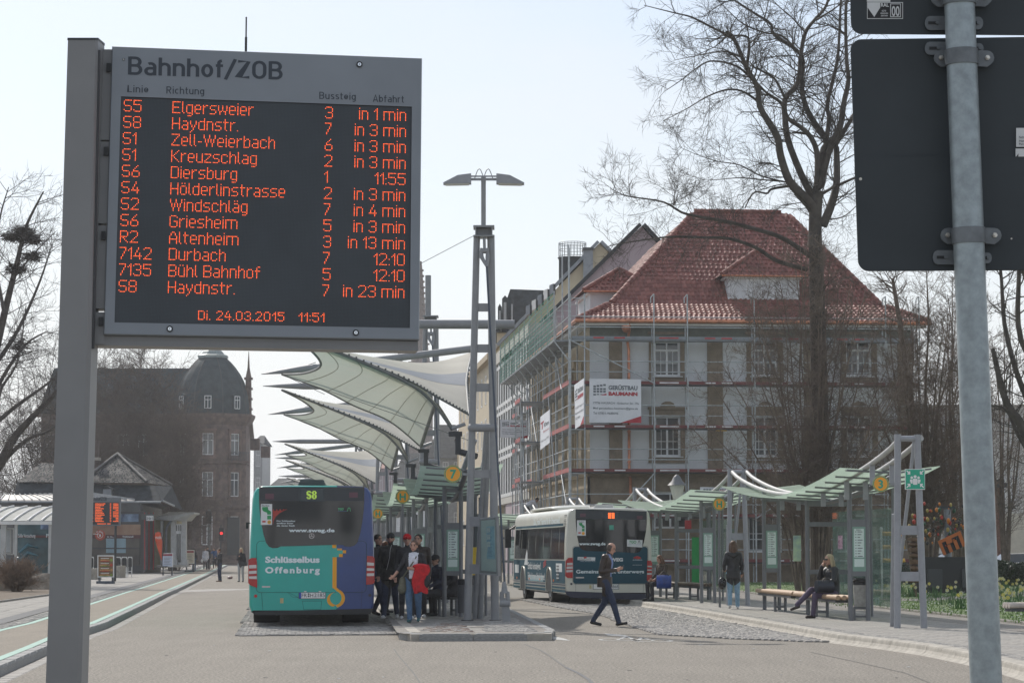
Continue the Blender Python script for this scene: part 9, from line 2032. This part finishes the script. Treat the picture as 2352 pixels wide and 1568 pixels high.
b = MB(); b.disc(tl(371, 1225)+V((0, -.16, 0)), (0, -1, 0), .12, emis('red_signal', (1, .03, .03), 1.2), 14, .02); part('red_lamp', b, o)
o = thing('traffic_light', 'tall grey traffic light post with a dark signal head, left of the red light', 'traffic light', V((tl(294, 0).x, 200, ZL))); b = MB(); p = tl(294, 1075, 200); b.cyl(V((p.x, p.y, ZL)), p, .12, M_sf, 8); part('post', b, o); b = MB(); b.box(tl(290, 1125, 199.7), (.45, .35, 1.0), M_black); part('housing', b, o)
# ================================================================== GARDEN THINGS, RIGHT
ZA = lambda x, y: (1894.9+.3956*x, 947.4+.3956*y); za = lambda x, y, Y: P(*ZA(x, y), Y)
o = thing('pennant_pole', 'thin white pole with three crumpled yellow orange cloth bundles beside the tube frame', 'decoration', V((za(327, 0, 74).x, 74, ZR))); p = za(327, 672, 74); b = MB(); b.cyl(V((p.x, p.y, ZR)), p, .03, M_white, 8); b.sphere(p, .05, M_white); part('pole', b, o)
my = mat('yellow_cloth', (.62, .36, .07), .7, var=.3, scale=10, bump=.8, bscale=14)
for y in (702, 780, 857):
 b = MB(); a = za(330, y, 74); n = 9
 b.path([a+V((.02+.66/n*k, .03*math.sin(k*2), .03*math.sin(k*3.1))) for k in range(n+1)], [(.06, .13-.02*(k % 2)) for k in range(n+1)], my, 8); part('cloth_bundle', b, o)
 b = MB(); b.sphere(a+V((0, -.02, -.12)), .03, M_white); part('peg', b, o)
o = thing('easter_tree', 'mast hung with coloured ribbons and an orange and black tilted panel, by the hedge', 'decoration', V((za(715, 0, 84).x, 84, ZR))); p = za(710, 560, 84); b = MB(); b.cyl(V((p.x, p.y, ZR)), p, .12, M_lead, 10); b.box(p+V((0, 0, .05)), (.5, .1, .1), M_dark); part('mast', b, o)
b = MB(); pts = [(655, 745), (785, 685), (818, 770), (690, 828)]; b.slab([za(x, y, 83.6) for x, y in pts][::-1], (0, .1, 0), M_black); pn = part('panel', b, o); M_o2 = mat('panel_orange', (.50, .13, .02), .5, var=.05); b = MB()
lerp4 = lambda s, t: za(*[(pts[0][i]*(1-s)+pts[1][i]*s)*(1-t)+(pts[3][i]*(1-s)+pts[2][i]*s)*t for i in (0, 1)], 83.5)
for (s0, t0, s1, t1) in ((0, 0, 1, .2), (0, .2, .12, 1), (.28, .5, .42, 1), (.58, .3, .72, 1), (.86, .2, 1, 1), (.3, .2, .55, .45)): b.slab([lerp4(s0, t1), lerp4(s1, t1), lerp4(s1, t0), lerp4(s0, t0)], (0, .05, 0), M_o2)
part('orange_frame', b, pn); rg = random.Random(12); tw_ = TW(); cols2 = [mat('ribbon_red', (.45, .05, .03), .6, var=0), mat('ribbon_orange', (.65, .22, .03), .6, var=0), mat('ribbon_green', (.03, .10, .05), .6, var=0), mat('ribbon_yellow', (.4, .3, .08), .6, var=0), M_black]
for k in range(110):
 a = rg.uniform(0, 6.28); r_ = rg.uniform(.1, 1.25); q_ = za(700, 640, 84)+V((r_*math.cos(a), r_*math.sin(a)*.6, rg.uniform(-.8, .7))); tw_.br([za(710, 640, 84), q_], .012, .006)
 b = MB(); s_ = rg.uniform(.025, .065); b.sphere(q_, (s_, s_, s_*1.4), cols2[rg.randrange(5)], 6, 5); part('ribbon', b, o)
part('twigs', tw_.mb(M_twig), o)
b = MB(); c = za(725, 960, 83); b.box(c, (2.4, .5, 1.4), M_black); b.box(c+V((-.55, -.3, 0)), (.5, .1, .6), M_shop); b.box(c+V((.6, -.3, 0)), (.5, .1, .6), M_shop); solo('planter_box', b, 'dark box at the foot of the ribbon mast, in front of the hedge', 'box', loc=V((c.x, 83, ZR)))
o = thing('totem', 'brown carved wooden totem with stacked shapes between the tube frame legs', 'sculpture', V((za(520, 0, 76).x, 76, ZR))); rg = random.Random(3); M_tot = mat('totem_wood', (.14, .085, .05), .8, var=.35, scale=6); y = 990
for k in range(8):
 h = (18, 40, 38, 30, 34, 26, 28, 20)[k]; c = za(520+rg.uniform(-4, 4), y-h/2-2, 76); b = MB(); wd = rg.uniform(.13, .24);
 if k % 2: b.box(c, (wd*2, .3, h*.3956/5748*76*.9), M_tot, rz=rg.uniform(-.3, .3))
 else: b.sphere(c, (wd, .18, h*.3956/5748*76*.5), M_tot, 8, 6)
 part('carving', b, o); y -= h+4
p = za(518, y, 76); b = MB(); b.cyl(V((p.x, p.y+.1, ZR)), V((p.x, p.y+.1, p.z)), .07, M_tot, 8); part('core', b, o)
simple_house('pale_building', 'large pale building at the right edge behind the galvanised pole', 2080, 2560, 930, 930, 150, mat('white_render', (.62, .60, .55), .8, var=.06), M_slate, 3, 7, depth=14)
b = MB(); b.slab([P(2270, 1275, 135), P(2480, 1275, 135), P(2480, 1178, 135), P(2270, 1178, 135)], (0, 4, 0), mat('cream_wall', (.58, .55, .45), .8, var=.05)); solo('garden_wall', b, 'long cream wall in front of the pale building at the right edge', 'wall')
o = thing('gate_pillar', 'brick pillar with a dark capping behind the black lamp post, right edge', 'pillar', P(2297, 1266, 132)-V((0, 0, EYE))); a = P(2288, 1175, 132); c = P(2306, 1175, 132); b = MB(); hh = P(0, 1118, 132).z
b.slab([V((a.x, 132, 0)), V((c.x, 132, 0)), V((c.x, 132.6, 0)), V((a.x, 132.6, 0))], (0, 0, hh), mat('dark_brick', (.16, .09, .065), .85, var=.3, scale=8)); part('shaft', b, o); b = MB(); b.box(((a.x+c.x)/2, 132.3, hh+.1), (.75, .9, .25), M_dark); b.box(((a.x+c.x)/2, 132.3, hh+.3), (.5, .6, .2), M_dark); part('capping', b, o)
o = thing('lamp_post', 'slender black lamp post at the right edge beside the brick pillar', 'lamp post', V((P(2306, 0, 112).x, 112, ZR))); b = MB(); p = P(2306, 1130, 112); b.path([V((p.x, 112, ZR)), V((p.x, 112, 1.2)), p], [.09, .05, .035], M_black, 8); part('post', b, o); b = MB(); b.bar(P(2306, 1166, 112), P(2340, 1160, 112), .05, .05, M_black); b.add([P(2312, 1168, 112), P(2336, 1168, 112), P(2325, 1156, 112)], [(0, 1, 2)], M_black); part('arm', b, o)
def car(label, u, Y, rz, col):
 c = P(u, 1266, Y); o = thing('parked_car', label, 'car', V((c.x, Y, 0)), rz)
 sec = [(-2.1, .35, .55), (-2.0, .35, .85), (-1.3, .35, .95), (-.75, .35, 1.02), (1.0, .35, 1.05), (1.7, .35, 1.0), (2.05, .4, .85), (2.12, .4, .6)]
 b = MB(); vs = []
 for x, zb, zt in sec: w_ = .86-.08*abs(x/2.1)**3; vs += [V((x, -w_, zb)), V((x, -w_*1.0, zt-.12)), V((x, -w_*.93, zt)), V((x, w_*.93, zt)), V((x, w_, zt-.12)), V((x, w_, zb))]
 n = 6; b.add(vs, [(i*n+j, i*n+j+1, (i+1)*n+j+1, (i+1)*n+j) for i in range(7) for j in range(5)], col, True); b.add(vs, [tuple(range(5, -1, -1)), tuple(range(42, 48))], col); part('body', b, o, local=True)
 b = MB(); q = [(-.85, 1.0), (-.3, 1.42), (.9, 1.45), (1.75, 1.0)]; vs = [V((x, s*(.80 if z < 1.1 else .62), z)) for s in (-1, 1) for x, z in q]; b.add(vs, [(0, 1, 2, 3), (7, 6, 5, 4), (0, 4, 5, 1), (2, 6, 7, 3)], G_win); b.add([v+V((0, 0, .012)) for v in vs], [(1, 5, 6, 2)], col); part('cabin', b, o, local=True)
 for x in (-1.35, 1.3):
  for s in (-1, 1): b = MB(); b.cyl((x, s*.88, .31), (x, s*.68, .31), .31, M_rubber, 16); wh = part('wheel', b, o, local=True); b = MB(); b.cyl((x, s*.885, .31), (x, s*.86, .31), .19, M_lead, 12); part('rim', b, wh, local=True)
 for s in (-1, 1): b = MB(); b.box((-2.05, s*.6, .75), (.08, .3, .14), M_white); part('headlight', b, o, local=True)
 return o
car('white car parked behind the hedge, left of the galvanised pole', 2185, 118, R(8), M_white); car('silver car parked behind the hedge beside the white one', 2120, 121, R(8), M_lead); car('white car behind the dark hedge at the right edge', 2320, 120, R(5), M_white); car('dark car behind the hedge at the right edge of the picture', 2400, 112, R(5), M_black)
# ================================================================== HAZE
b = MB(); x0, x1, y0, y1, z0_, z1_ = -700, 700, -400, 2200, -1.2, 36
b.box(((x0+x1)/2, (y0+y1)/2, (z0_+z1_)/2), (x1-x0, y1-y0, z1_-z0_), mat('tmp', (1, 1, 1), var=0))
hz = part('haze', b, None, kind='stuff'); hm = bpy.data.materials.new('haze_air'); hm.use_nodes = True; t = hm.node_tree; t.nodes.clear()
ou = t.nodes.new('ShaderNodeOutputMaterial'); pv = t.nodes.new('ShaderNodeVolumePrincipled'); pv.inputs['Color'].default_value = (.93, .96, 1, 1); pv.inputs['Density'].default_value = HAZE; pv.inputs['Anisotropy'].default_value = .3
t.links.new(pv.outputs[0], ou.inputs['Volume']); hz.data.materials.clear(); hz.data.materials.append(hm)
